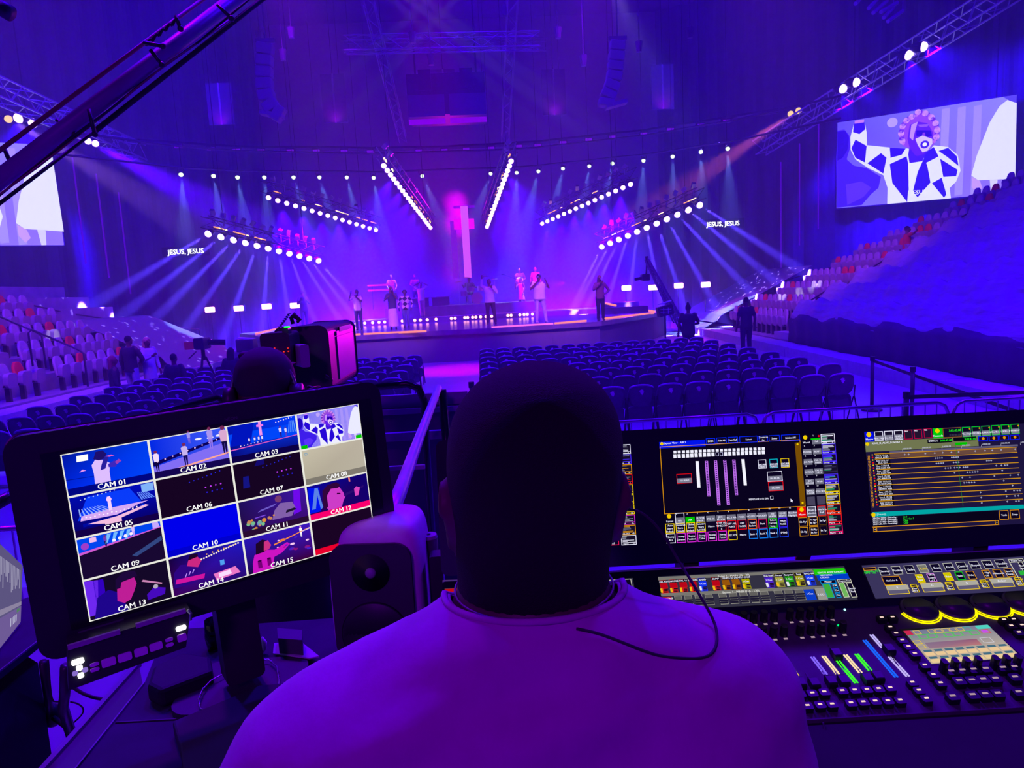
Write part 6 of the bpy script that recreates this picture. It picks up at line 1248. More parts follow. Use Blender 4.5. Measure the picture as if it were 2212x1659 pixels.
def fig(x, y, h, top=(220, 190, 240), bot=(20, 10, 60), skin=(120, 40, 90), w_=.25, arms=None):
    k = h*.55; s.poly([(x-.05*k, y), (x-.02*k, y), (x, y+.4*h), (x+.02*k, y), (x+.06*k, y), (x+.09*k, y+.48*h), (x-.09*k, y+.48*h)], bot, 3)
    s.poly([(x-.10*k, y+.45*h), (x+.10*k, y+.45*h), (x+.12*k, y+.78*h), (x+.05*k, y+.84*h), (x-.05*k, y+.84*h), (x-.13*k, y+.78*h)], top, 3.5)
    s.disc(x, y+.91*h, .07*h*mh*.25, skin, 4)
# CAM 01
cell(0, 0); s.r(0, 0, 1, 1, [(0, 40, 235), (0, 70, 250), (0, 60, 235), (0, 20, 160)], 1); s.poly([(0, .38), (.35, .36), (.35, .37), (0, .4)], (0, 20, 150), 2)
s.poly([(.15, .78), (.28, .78), (.29, .93), (.16, .93)], (255, 255, 255), 3); s.poly([(.16, .52), (.24, .54), (.2, .58)], (230, 150, 240), 3)
s.poly([(.31, .0), (.50, .0), (.50, .40), (.52, .62), (.46, .72), (.36, .76), (.31, .64), (.32, .42)], (222, 190, 255), 3); s.poly([(.50, .52), (.58, .5), (.63, .62), (.58, .66), (.5, .6)], (60, 40, 190), 3.5); s.poly([(.6, .56), (.66, .62), (.63, .68), (.58, .62)], (160, 60, 180), 4)
s.poly([(.34, .78), (.38, .95), (.46, .96), (.50, .86), (.47, .75), (.4, .73)], (30, 15, 110), 4); s.poly([(.40, .48), (.46, .50), (.50, .68), (.52, .80), (.47, .80), (.42, .60)], (40, 30, 160), 4.5); s.poly([(.48, .80), (.55, .82), (.59, .79), (.53, .77)], (225, 90, 200), 5)
cap('CAM 01', (0, 5, 130))
cell(1, 0); s.r(0, 0, 1, 1, [(0, 40, 220), (90, 60, 220), (60, 90, 250), (0, 40, 230)], 1); s.poly([(0, .30), (1, .62), (1, .16), (.25, .04), (0, .08)], (130, 110, 245), 2); s.poly([(0, .42), (1, .80), (1, .74), (0, .32)], (10, 0, 90), 2.3)
for k in range(9): s.disc(.06+k*.1, .42+k*.037, .0013, (255, 200, 250), 3)
for x, y in ((.62, .82), (.78, .8), (.9, .82)): s.disc(x, y, .006, (240, 240, 255), 3, sy=.35)
s.poly([(0, .10), (1, .34), (1, .30), (0, .05)], (255, 170, 150), 3)
fig(.05, .18, .55, (240, 220, 250), (15, 5, 60)); fig(.42, .18, .62, (200, 180, 240), (20, 10, 90)); fig(.78, .5, .6, (170, 150, 240), (150, 120, 240)); fig(.96, .28, .8, (220, 170, 210), (20, 10, 70)); fig(.5, .74, .35, (160, 150, 240), (120, 100, 220)); cap('CAM 02', (20, 5, 80))
cell(2, 0); s.r(0, 0, 1, 1, [(10, 0, 100), (10, 0, 110), (0, 60, 255), (0, 20, 180)], 1); s.r(0, .45, 1, .78, (0, 70, 250), 1.5); s.poly([(0, .45), (.3, .45), (.38, 1), (.1, 1)], (0, 20, 190), 2); s.r(.44, .62, .48, 1, (240, 150, 235), 3); s.r(.41, .86, .51, .92, (240, 120, 240), 3)
s.poly([(0, .36), (1, .46), (1, .44), (0, .33)], (220, 90, 190), 3)
for x in (.28, .36, .42, .47): fig(x, .42, .2, (230, 220, 255), (40, 20, 120))
fig(.75, .46, .32, (225, 215, 255), (40, 20, 120)); fig(.83, .47, .26, (225, 215, 255), (90, 60, 190))
for k in range(7): s.disc(.70+k*.04, .9+k*.012, .0012, (255, 230, 255), 4); s.disc(.15+k*.05, .42+k*.005, .001, (255, 230, 255), 4)
for k in range(4): s.poly([(.90+k*.02, .88), (.91+k*.02, .88), (.88+k*.035, .55), (.86+k*.035, .55)], (90, 150, 255), 3)
cap('CAM 03', (12, 0, 70))
# live picture cell
cell(3, 0); sb_ = s.sub
hq = homog([(1808, 265), (2187, 207), (2180, 413), (1807, 450)]); s.q = hq; singer(s, mw*.25/8.02); s.q = lambda x, y: (x, y); s.sub = sb_
s.r(0, 0, .1, .1, (0, 190, 0), 7); s.r(.9, 0, 1, .1, (0, 190, 0), 7)
# row two
cell(0, 1); s.r(0, 0, 1, 1, [(8, 0, 90), (8, 0, 90), (0, 10, 190), (0, 10, 170)], 1); s.poly([(.05, .4), (.85, .45), (.7, .95), (.2, .95)], (10, 60, 250), 1.5); s.poly([(.08, .38), (.5, .36), (.9, .55), (.5, .56), (.1, .5)], (215, 170, 245), 2.5); s.poly([(.1, .22), (.6, .28), (.85, .5), (.8, .52), (.5, .34), (.1, .3)], (0, 10, 160), 3)
s.poly([(.35, .1), (.55, .1), (.55, .26), (.9, .42), (.86, .46), (.5, .32), (.15, .28), (.35, .2)], (245, 190, 225), 3.2)
s.r(.42, .5, .46, .85, (245, 210, 255), 4); s.disc(.44, .78, .004, (255, 200, 255), 4)
for k in range(9): s.disc(.12+k*.05, .9+.01*k, .001, (200, 220, 255), 4); s.poly([(.08+k*.03, .68), (.09+k*.03, .68), (.10+k*.05, .5), (.08+k*.05, .5)], (150, 180, 255), 3)
for k in range(6): s.poly([(.78+k*.02, .8), (.79+k*.02, .8), (.84+k*.03, .6), (.82+k*.03, .6)], (100, 140, 255), 3)
s.r(.84, .78, .99, .98, (130, 180, 250), 4)
for k in range(14): s.disc(.1+k*.05, .44+.012*math.sin(k*2), .0013, (255, 240, 255), 5)
cap('CAM 05', (20, 0, 70))
for c_, j_ in (((1, 1), 'CAM 06'), ((2, 1), 'CAM 07')):
    cell(*c_); s.r(0, 0, 1, 1, (22, 4, 34), 1)
    for k in range(8): s.disc(.42+k*.06, .78+.02*k, .0011, (40, 40, 220), 3)
    for k in range(4): s.disc(.62+k*.07, .56+.005*k, .0015, (190, 60, 240), 3); s.disc(.63+k*.07, .42+.004*k, .0014, (40, 30, 210), 3)
    if j_ == 'CAM 07': s.poly([(.1, .3), (.2, .3), (.2, .62), (.12, .62)], (20, 20, 130), 2); s.poly([(.3, .85), (.45, .85), (.45, 1), (.35, 1)], (20, 10, 110), 2)
    cap(j_, None)
cell(3, 1); s.r(0, 0, 1, 1, [(178, 170, 150), (185, 178, 160), (186, 176, 160), (198, 190, 168)], 1); s.r(0, 0, 1, .17, (128, 122, 112), 3); s.f(.04, .86, .08, .92, (60, 150, 200), .0007, 3); cap('CAM 08', None)
# row three
cell(0, 2); s.r(0, 0, 1, 1, (24, 8, 50), 1); s.poly([(0, .66), (1, .86), (1, 1), (0, 1)], (0, 70, 240), 2); s.poly([(0, .60), (1, .84), (1, .86), (0, .66)], (210, 90, 210), 2.5)
for k in range(4): s.poly([(.35+k*.08, .98), (.40+k*.08, .98), (.34+k*.08, .76), (.31+k*.08, .74)], (120, 190, 255), 3)
for k in range(4): s.disc(.42+k*.07, .79+k*.02, .0028, (255, 240, 255), 4)
s.poly([(.6, .3), (.99, .62), (.99, .5), (.65, .24)], (50, 70, 130), 2); fig(.32, .68, .3, (120, 60, 180), (30, 10, 80)); fig(.66, .76, .3, (220, 190, 255), (200, 170, 255)); s.poly([(.9, .84), (.99, .86), (.97, 1), (.9, 1)], (200, 170, 255), 3); s.r(.14, .86, .22, .98, (240, 190, 240), 3); s.disc(.08, .8, .006, (160, 60, 200), 3); cap('CAM 09', None)
cell(1, 2); s.r(0, 0, 1, 1, (0, 0, 235), 1); cap('CAM 10', (0, 0, 205))
cell(2, 2); s.r(0, 0, 1, 1, [(40, 10, 60), (60, 10, 110), (60, 20, 160), (30, 15, 90)], 1); s.poly([(.78, .3), (.9, .35), (.92, 1), (.82, 1)], (110, 10, 235), 2); s.poly([(.45, .3), (.75, .28), (.82, .5), (.78, .68), (.6, .72), (.5, .55)], (130, 95, 170), 3); s.disc(.58, .85, .007, (120, 60, 110), 4)
s.poly([(.25, .6), (.5, .68), (.55, .74), (.3, .66)], (110, 90, 200), 4); s.poly([(.2, .45), (.36, .47), (.36, .5), (.2, .48)], (120, 70, 220), 4); s.poly([(.66, .4), (.84, .44), (.8, .5), (.68, .48)], (30, 20, 50), 4)
for k in range(16): rr = random.Random(k); s.disc(.05+.45*rr.random(), .12+.32*rr.random(), .003*(.6+rr.random()), rr.choice([(220, 140, 60), (120, 190, 140), (200, 130, 90), (110, 130, 200)]), 4)
cap('CAM 11', (40, 12, 50))
cell(3, 2); s.r(0, 0, 1, 1, [(40, 0, 90), (20, 0, 110), (14, 0, 110), (10, 5, 150)], 1); s.poly([(0, .2), (.18, .2), (.2, .9), (.02, .95)], (0, 20, 240), 2); s.poly([(.04, .3), (.1, .3), (.15, .7), (.18, .25), (.22, .3), (.17, .9), (.12, .9)], (90, 130, 230), 3)
s.poly([(.3, .17), (.52, .17), (.56, .35), (.6, .45), (.57, .6), (.52, .78), (.36, .82), (.26, .65), (.25, .35)], (205, 60, 200), 3.5); s.poly([(.22, .4), (.24, .78), (.34, .92), (.48, .94), (.54, .84), (.5, .76), (.38, .78), (.30, .6), (.30, .28), (.24, .2)], (50, 5, 60), 4); s.poly([(.46, .58), (.53, .56), (.52, .60), (.47, .62)], (60, 0, 60), 4.5)
s.poly([(.58, .46), (.92, .60), (.93, .66), (.58, .54)], (40, 10, 110), 4); s.poly([(.76, .40), (.82, .40), (.86, .62), (.8, .68), (.76, .62)], (220, 70, 190), 5); s.poly([(.69, .86), (.715, .86), (.71, 1), (.685, 1)], (240, 120, 110), 3); cap('CAM 12', (250, 0, 110))
# bottom row
cell(0, 3); s.r(0, 0, 1, 1, (20, 8, 40), 1); s.poly([(0, .1), (.1, .1), (.16, .95), (0, 1)], (110, 40, 240), 2); s.poly([(.1, .3), (.22, .3), (.22, .95), (.1, .95)], (50, 0, 190), 2); s.poly([(.05, .0), (.45, .0), (.42, .3), (.36, .52), (.26, .64), (.12, .52)], (30, 5, 140), 3)
s.poly([(.34, .3), (.42, .2), (.5, .25), (.56, .45), (.6, .62), (.58, .78), (.42, .8), (.36, .62)], (190, 30, 150), 3.5); s.poly([(.34, .6), (.36, .85), (.46, .98), (.6, .95), (.62, .8), (.56, .78), (.42, .74), (.4, .6)], (30, 8, 60), 4); s.poly([(.7, .1), (.92, .14), (.94, .3), (.8, .4), (.7, .25)], (70, 10, 190), 3); s.poly([(.66, .62), (.9, .42), (.91, .45), (.68, .66)], (200, 130, 180), 4); s.disc(.82, .4, .004, (180, 170, 190), 5); cap('CAM 13', None)
cell(1, 3); s.r(0, 0, 1, 1, [(60, 0, 90), (40, 10, 120), (30, 20, 190), (20, 0, 60)], 1); s.poly([(.02, .2), (.3, .2), (.35, .5), (.28, .72), (.14, .78), (.04, .6)], (46, 5, 130), 3); s.poly([(.04, .3), (.42, .26), (.44, .38), (.06, .42)], (210, 20, 160), 4); s.poly([(.22, .7), (.36, .6), (.42, .75), (.36, .92), (.26, .9)], (205, 40, 130), 4); s.poly([(.24, .84), (.28, .98), (.38, .97), (.38, .88)], (30, 5, 40), 5)
for k in range(3): s.poly([(.17+k*.05, .42+k*.03), (.20+k*.05, .52+k*.03), (.21+k*.05, .5+k*.03), (.18+k*.05, .41+k*.03)], (190, 140, 250), 5)
s.poly([(.58, .1), (.92, .15), (.86, .35), (.55, .3)], (235, 120, 200), 3); s.poly([(.62, .16), (.8, .18), (.78, .3), (.62, .28)], (250, 220, 255), 4)
for k in range(16): s.disc(.42+k*.035, .78+.012*k, .0016, (255, 235, 220), 4)
for k in range(6): s.disc(.5+k*.08, .88+.012*k, .0013, (250, 180, 60), 4)
s.r(.66, .48, .72, .62, (80, 160, 240), 4); cap('CAM 14', None)
cell(2, 3); s.r(0, 0, 1, 1, [(30, 5, 60), (60, 0, 60), (60, 20, 190), (40, 20, 180)], 1); s.poly([(.06, .0), (.36, .0), (.40, .3), (.52, .36), (.66, .55), (.62, .62), (.42, .5), (.30, .56), (.12, .5), (.08, .3)], (205, 20, 195), 3); s.poly([(.14, .5), (.16, .8), (.26, .88), (.34, .8), (.34, .58), (.26, .52)], (30, 5, 40), 4); s.poly([(.26, .55), (.34, .56), (.38, .66), (.34, .82), (.28, .8)], (205, 50, 130), 4.5)
for x in (.18, .32): s.disc(x, .3, .004, (60, 0, 70), 5, sy=.5); s.r(x-.03, .1, x+.03, .28, (120, 0, 120), 4.5)
for k in range(14): rr = random.Random(k+50); x_, y_ = .45+.5*rr.random(), .25+.5*rr.random(); s.disc(x_, y_, .0035*rr.random()+.002, rr.choice([(240, 130, 60), (140, 20, 120), (250, 200, 240), (70, 30, 200)]), 4, sy=.5)
s.poly([(.42, .62), (.98, .86), (.98, .88), (.42, .66)], (255, 140, 50), 4); fig(.85, .66, .32, (255, 250, 255), (255, 250, 255), (250, 150, 200)); s.poly([(.86, .8), (1, .84), (1, .88), (.86, .83)], (220, 210, 255), 4); cap('CAM 15', None)
cell(3, 3); s.r(0, 0, 1, 1, (26, 4, 36), 1); s.r(0, 0, 1, .17, (235, 0, 45), 3)
s.sub = None; mvo = s.build('multiview_picture', mon, 1.001); mvo.data.materials[0].cycles.emission_sampling = 'FRONT'
m = MB()
for k, L in enumerate('MEON'): pass
ps = Pic(MO+mX*(mw*.47)+mY*(mh+.012)-mN*.0005, mX, mY, .06, .012, .0002)
vs_, fs_, wd_ = glyphs('NEON'); kk = .006/.72
MB().add([MO+mX*(mw*.50+p[0]*kk)+mY*(mh+.010+p[1]*kk)+mN*.0004 for p in vs_], fs_).build('maker_mark', mat('faint_mark', (.14, .12, .16), .4), mon)
m = MB()
for x_ in (.03, .08, .52, .60, .80, .86): m.tube([MO+mX*(mw*x_+.008*math.cos(a))+mY*(mh+.039)-mN*(.03+.008*math.sin(a)) for a in [2*math.pi*k/12 for k in range(12)]], .001, 4, closed=True)
m.build('top_screw', STEEL, mon)
MB().box(MO+mX*(mw*.03)-mY*.02-mN*.001, (.07, .002, .016), RM).build('badge', mat('badge_grey', (.08, .075, .1), .4), mon)
pb = MO+mX*mw*.47-mN*.07
o = MB().rbox(pb+mY*.06-V((0, 0, .14)), (.075, .05, .30), .012, RM).build('stand_column', BLACK, mon)
MB().rbox(V((pb.x, pb.y, 1.625)), (.24, .2, .012), .05, None, 5, 2).build('stand_foot', BLACK, mon)
# control strip under the monitor
p0 = MO+mN*.05; sp = lambda x, y: atp(x, y, p0, mN)
cs_ = [sp(146, 1398), sp(412, 1318), sp(402, 1398), sp(148, 1492)]
st_ = thing('control_strip', 'slim black control strip with glowing white buttons under the multi-picture monitor', 'control panel', cs_[3])
MB().prism([c for c in cs_][::-1], -mN*.05).build('strip_body', mat('strip_plastic', (.03, .03, .035), .35), st_)
Z6 = lambda x, y: (x/5.0273, 1329+y/5.0273)
GL = emat('button_white_glow', (1, .95, 1), 3.5); DM = mat('dim_button', (.85, .7, .9), .5); DM2 = emat('button_dim_glow', srgb((150, 120, 220)), .8)
for (x, y, w_, h_, mt) in ((845, 500, .024, .012, GL), (862, 568, .012, .012, GL), (878, 650, .012, .011, GL), (815, 628, .011, .010, DM2), (925, 590, .011, .010, DM2), (1025, 530, .018, .008, DM), (1030, 586, .018, .008, DM), (1180, 505, .028, .019, DM), (1355, 450, .028, .019, DM), (1530, 392, .027, .019, DM), (1693, 335, .027, .018, DM), (1835, 262, .017, .008, DM), (1842, 318, .017, .008, DM), (1975, 240, .020, .018, DM), (1965, 137, .022, .011, GL)):
    p = sp(*Z6(x, y)); MB().rbox(p+mN*.001, (w_*.76, .004, h_*.74), .003, RM, 3).build('button', mt, st_)
for a, b_ in (((146, 1398), (259, 1363)), ((293, 1351), (400, 1318))): MB().bar(sp(*a)+mN*.002, sp(*b_)+mN*.002, .006, .008).build('bracket_edge', mat('bracket_grey', (.4, .36, .45), .4), st_)
MB().tube([sp(405, 1318), sp(412, 1325), sp(411, 1340)], .003, 6).build('bracket_hook', STEEL, st_)

# ------------------------------------------------------------------ left desk and what is on it
DT = mat('desk_top_dark', (.03, .028, .045), .7, noise=.15, nscale=14, spec=.25); DE = mat('desk_edge_trim', (.16, .14, .2), .5)
ZD = 1.62
dk_ = thing('side_desk', 'dark-topped desk under the monitor and loudspeaker, left of the operator', 'desk', (-.5, 1.3, FOH))
i1, i2 = atz(150, 1680, ZD), atz(311, 1478, ZD); far = 1.68
dpoly = [i1, i2, V((i2.x-.03, i2.y+.12, ZD)), V((i2.x-.03, far, ZD)), V((-.11, far, ZD)), V((-.11, .9, ZD)), V((i1.x+.05, .9, ZD))]
MB().prism([(p.x, p.y, ZD-.025) for p in dpoly], (0, 0, .025)).build('desk_top', DT, dk_)
MB().bar(i1+V((0, 0, .001)), i2+V((0, 0, .001)), .003, .006).build('edge_trim', DE, dk_)
o1, o2 = atz(88, 1668, ZD-.05), atz(300, 1434, ZD-.05)
MB().prism([o1, o2, V((i2.x, i2.y, ZD-.05)), V((i1.x, i1.y, ZD-.05))], (0, 0, -.03)).build('lower_ledge', BLACK, dk_)
MB().bar(o1, o2, .012, .012).build('ledge_trim', DE, dk_)
a_ = atz(250, 1562, ZD); MB().bar(a_+V((.0, 0, .001)), V((-.2, a_.y-.02, ZD+.001)), .003, .003).build('top_seam', BLACK, dk_)
for x, y in ((-.55, 1.6), (-.2, 1.6), (-.2, 1.0), (i1.x+.12, 1.02)): MB().box((x, y, (ZD+FOH)/2-.02), (.05, .05, ZD-FOH-.04)).build('leg', BLACKM, dk_)
# loudspeaker
sx = aty(817, 1300, 1.42).x; stz = aty(817, 1131, 1.42).z; spk = thing('studio_loudspeaker', 'small grey studio loudspeaker with rounded edges standing between monitor and operator', 'loudspeaker', (sx, 1.5, ZD))
SPG = mat('speaker_aluminium', (.8, .74, .76), .5, noise=.04, nscale=60); W2, D2, H2 = .207, .17, stz-ZD-.012
rr = [(0, .82, .80, 0), (.02, .93, .95, .0), (.10, 1, 1, 0), (.75, .99, .99, 0), (.90, .95, .95, 0), (.965, .86, .86, .004), (1, .68, .66, .01)]
yaw_s = -.10; Rz = Matrix.Rotation(yaw_s, 3, 'Z'); c0_ = V((sx, 1.5, ZD+.012))
vs = []
N_ = 32
for (t_, a_, b2, off) in rr:
    for k in range(N_):
        an = 2*math.pi*k/N_; c, q = math.cos(an), math.sin(an); p_ = 5.0
        vs.append(c0_+Rz @ V((W2/2*a_*math.copysign(abs(c)**(2/p_), c), off+D2/2*b2*math.copysign(abs(q)**(2/p_), q), H2*t_)))
fs = [(i*N_+k, i*N_+(k+1) % N_, (i+1)*N_+(k+1) % N_, (i+1)*N_+k) for i in range(len(rr)-1) for k in range(N_)]+[tuple(range(N_-1, -1, -1)), tuple((len(rr)-1)*N_+k for k in range(N_))]
o = MB().add(vs, fs).build('cabinet', SPG, spk, True); q = o.modifiers.new('s', 'SUBSURF'); q.levels = q.render_levels = 2
FR = lambda x, z, y=0: c0_+Rz @ V((x, -D2/2-.001-y, z))
RF = Matrix((Rz @ V((1, 0, 0)), Rz @ V((0, 1, 0)), V((0, 0, 1)))).transposed()
tz_ = aty(822, 1240, 1.40).z-c0_.z
o = MB().rbox(FR(0, H2*.46), (W2*.80, .008, H2*.80), .03, RF, 6).build('front_baffle', mat('baffle_dark', (.05, .045, .06), .45), spk); bevel(o, .003)
MB().tube([FR(0, tz_, .006), FR(0, tz_, .0045), FR(0, tz_, .0045)], [.040, .018, .001], 28).build('waveguide', mat('baffle_dark', (.05, .045, .06), .45), spk, True)
MB().sph(FR(0, tz_, .006), (.0115, .008, .0115), 16, 10).build('tweeter_dome', mat('tweeter_grey', (.3, .28, .33), .35), spk, True)
MB().tube([FR(0, tz_-.135, .005), FR(0, tz_-.135, .009), FR(0, tz_-.135, .007), FR(0, tz_-.135, -.002)], [.072, .068, .060, .02], 32).build('woofer', BLACK, spk, True)
MB().rbox(c0_+V((0, 0, -.006)), (.16, .14, .012), .03, None, 4, 2).build('rubber_foot', RUB, spk)
# bottle and small box right of the loudspeaker
p = aty(926, 1160, 1.52); o = thing('dark_canister', 'dark cylindrical canister standing right of the studio loudspeaker', 'canister', (p.x, 1.52, ZD)); MB().cyl((p.x, 1.52, ZD), (p.x, 1.52, p.z), .019, 20).build('canister_body', BLACK, o, True); MB().cyl((p.x, 1.52, p.z-.001), (p.x, 1.52, p.z+.006), .020, 20, .018).build('canister_lid', mat('lid_violet_grey', (.3, .27, .35), .4), o); MB().cyl((p.x, 1.52, p.z+.005), (p.x, 1.52, p.z+.007), .005, 10).build('lid_hole', GLOSSB, o)
p = aty(942, 1195, 1.46); o = thing('small_black_box', 'small upright black box between the canister and the operator', 'box', (p.x, 1.46, ZD)); b2 = MB().rbox((p.x, 1.46, (p.z+ZD)/2), (.028, .04, p.z-ZD), .006).build('box_body', BLACKM, o)
# clutter in front of the monitor stand
onD = lambda x, y, z=ZD: atz(x, y, z)
p = onD(467, 1400); o = thing('drinking_glass', 'clear drinking glass on the desk left of the monitor stand', 'glass', p)
gm = bpy.data.materials.new('clear_glass'); gm.use_nodes = True; gb = gm.node_tree.nodes['Principled BSDF']; gb.inputs['Transmission Weight'].default_value = 1; gb.inputs['Roughness'].default_value = .05; gb.inputs['Base Color'].default_value = (.8, .8, .9, 1)
MB().loft([(p.x, p.y, p.z+z, r, r) for z, r in ((0, .018), (.03, .022), (.07, .019), (.07, .0175), (.032, .0205), (.004, .0165))], 24).build('glass_body', gm, o, True)
p = onD(566, 1412); o = thing('white_tag', 'small curved white sticker peeling up beside the monitor stand', 'sticker', p); MB().tube([aty(566, 1376, p.y), aty(571, 1388, p.y), aty(570, 1402, p.y), p+V((0, 0, .002))], [.002, .006, .005, .003], 6).build('tag_body', mat('tag_white', (.8, .75, .85), .6), o, True)
pp = [onD(x, y, ZD+.012) for x, y in ((592, 1392), (625, 1388), (655, 1392), (690, 1420), (668, 1424), (640, 1420), (612, 1416), (590, 1414))]
o = MB().prism(pp, (0, 0, .003)).build('paper_strip', mat('paper_pale', (.55, .5, .6), .8, noise=.1)); tag(o, 'crumpled pale paper strip on the desk beside the operator\'s left shoulder', 'paper')
pp = [onD(x, y, ZD+.055) for x, y in ((598, 1352), (652, 1356), (652, 1378), (600, 1374))]
o = MB().prism([(q.x, q.y, ZD) for q in pp], (0, 0, .05)).build('dark_box', mat('box_dark', (.07, .07, .09), .5)); tag(o, 'small dark box on the desk behind the paper strip', 'box')
lp_ = [(478, 1458), (455, 1470), (437, 1490), (429, 1512), (433, 1530), (450, 1541), (480, 1547), (515, 1549), (555, 1544), (585, 1528), (600, 1500), (603, 1470), (598, 1440), (580, 1424), (545, 1428), (510, 1441)]
o = thing('beaded_loop', 'thin shiny beaded cord lying in a loop on the left desk', 'cord', onD(500, 1500)); P_ = [onD(x, y, ZD+.02) for x, y in lp_]
MB().tube(P_, .0016, 6, closed=True).build('loop_cord', STEEL, o, True); m = MB()
for i in range(26): k = random.uniform(0, len(P_)-1); a_ = P_[int(k)].lerp(P_[(int(k)+1) % len(P_)], k % 1); m.sph(a_, .0028, 6, 5)
bd = m.build('bead', STEEL, o, True); bd['kind'] = 'stuff'
pp = [onD(x, y, ZD+.03) for x, y in ((372, 1556), (490, 1508), (560, 1478), (640, 1470), (640, 1700), (400, 1700), (388, 1610))]
o = MB().prism([(q.x, q.y, ZD+.001) for q in pp], (0, 0, .028)).build('black_tray', mat('black_case', (.03, .03, .04), .6, noise=.1, spec=.25)); tag(o, 'flat black case with a raised rim at the bottom of the left desk', 'case'); bevel(o, .004)
pp = [onD(x, y, ZD+.04) for x, y in ((330, 1440), (395, 1408), (455, 1418), (460, 1448), (345, 1492), (318, 1478))]
o = MB().prism([(q.x, q.y, ZD+.001) for q in pp], (0, 0, .04)).build('desk_console_unit', mat('unit_black', (.018, .018, .024), .6, noise=.1, spec=.25)); tag(o, 'low black unit on the desk behind the control strip', 'device'); bevel(o, .008)
# side table with laptop at the left edge
ZT = 1.50
tb = thing('side_table', 'small dark table at the left edge carrying an open laptop', 'table', atz(20, 1500, FOH))
t1 = [atz(x, y, ZT) for x, y in ((-140, 1560), (129, 1349), (128, 1318), (60, 1290), (-60, 1340), (-240, 1500))]
MB().prism([(q.x, q.y, ZT-.02) for q in t1], (0, 0, .02)).build('table_top', DT, tb); MB().bar(t1[0]+V((0, 0, .001)), t1[1]+V((0, 0, .001)), .004, .005).build('edge_trim', DE, tb)
c1 = [atz(x, y, ZT-.08) for x, y in ((-160, 1640), (82, 1432), (30, 1400), (-200, 1560))]
MB().prism([(q.x, q.y, .02) for q in c1], (0, 0, ZT-.1)).build('table_body', mat('table_black', (.015, .015, .02), .7), tb)
TR, BR, TLp = aty(49, 1222, 1.52), aty(44, 1344, 1.45), aty(-150, 1031, 1.15)
ln = (BR-TR).cross(TLp-TR).normalized(); BLp = atp(-150, 1590, TR, ln)
lap = thing('laptop', 'open laptop with a grey screen cut off by the left edge of the photo', 'laptop', BR)
if ln.dot(CAM-TR) < 0: ln = -ln
MB().prism([q+(q-(TR+BR+TLp+BLp)/4)*.03-ln*.003 for q in (TR, BR, BLp, TLp)], -ln*.012).build('screen_lid', BLACK, lap)
m = Pic(BLp, BR-BLp, ln.cross((BR-BLp).normalized()), 1, 1, 0)
def lq(u, v, k=1): a_, b2 = BLp.lerp(BR, u), TLp.lerp(TR, u); return a_.lerp(b2, v)+ln*(.0004*k)
lm = MB()
def lr(u0, v0, u1, v1, c, k=1): lm.add([lq(u0, v0, k), lq(u1, v0, k), lq(u1, v1, k), lq(u0, v1, k)], [(0, 1, 2, 3)], srgb(c))
lr(0, 0, 1, 1, (92, 84, 128), 0); lr(0, .30, 1, .36, (140, 130, 160), 1); lr(0, .0, 1, .28, (110, 90, 150), 1)
for i in range(30):
    u = .40+.019*i; h_ = random.uniform(.12, .42); lr(u, .88-h_, u+.012, .88, (150, 145, 175), 2)
for i in range(5): lr(.84+.02*i, .10, .85+.02*i, .2, (190, 190, 215), 2)
lr(.93, .22, .97, .27, (80, 130, 90), 2)
lm.build('laptop_picture', pixmat(), lap)
kb = [atz(x, y, ZT+.006) for x, y in ((44, 1346), (-60, 1470), (-130, 1440), (20, 1330))]; MB().prism([(q.x, q.y, ZT+.001) for q in kb], (0, 0, .014)).build('keyboard_base', mat('laptop_grey', (.3, .3, .33), .4), lap)
# cables and frame rods that hang between the desks
for k, (pts, r, Y, lab) in enumerate([
  ([(104, 1425), (108, 1480), (112, 1515), (125, 1516), (135, 1515)], .004, 1.9, 'thin dark cable hanging between the two left desks'),
  ([(158, 1485), (178, 1498), (205, 1508), (230, 1511)], .007, 1.7, 'thick dark cable running from the control strip down to the desk'),
  ([(152, 1516), (170, 1520), (182, 1532), (176, 1546), (158, 1562)], .004, 2.0, 'thin dark cable curling on the lit floor between the desks')]):
    o = MB().tube(smoothp([aty(x, y, Y) for x, y in pts]), r*.6, 6).build('cable', RUB, None, True); tag(o, lab, 'cable')
fr_ = thing('stand_frame', 'black metal stand frame seen against the lit floor between the left desks', 'stand', atz(150, 1590, .0))
MB().tube([aty(142, 1440, 1.55), aty(140, 1500, 1.6), aty(136, 1530, 1.62), aty(155, 1590, 1.68)], .012, 8).build('leg', BLACKM, fr_, True)
MB().tube([aty(93, 1430, 1.9), aty(104, 1510, 1.95), aty(110, 1560, 2.0)], .011, 8).build('leg', BLACKM, fr_, True); MB().tube([aty(108, 1545, 2.0), aty(150, 1575, 1.9)], .008, 6).build('cross_bar', BLACKM, fr_, True); MB().sph(aty(112, 1545, 2.0), (.03, .03, .035), 12, 8).build('clamp_block', BLACK, fr_, True)
q = atz(130, 1612, 0); o = MB().rbox((q.x, q.y, .1), (.5, .5, .2), .05).build('red_lit_patch', mat('red_patch_tint', (.55, .03, .05), .8, noise=.15)); tag(o, 'red bag on the floor between the two left desks', 'bag')  # red-lit patch of floor put in as a red box
# black folding screen case behind the laptop
p = [aty(x, y, 1.95) for x, y in ((38, 1082), (88, 1055), (100, 1185), (52, 1184))]; o = MB().prism(p, (0, .06, 0)).build('black_panel_case', BLACK); tag(o, 'black upright panel behind the left side of the multi-picture monitor', 'panel')

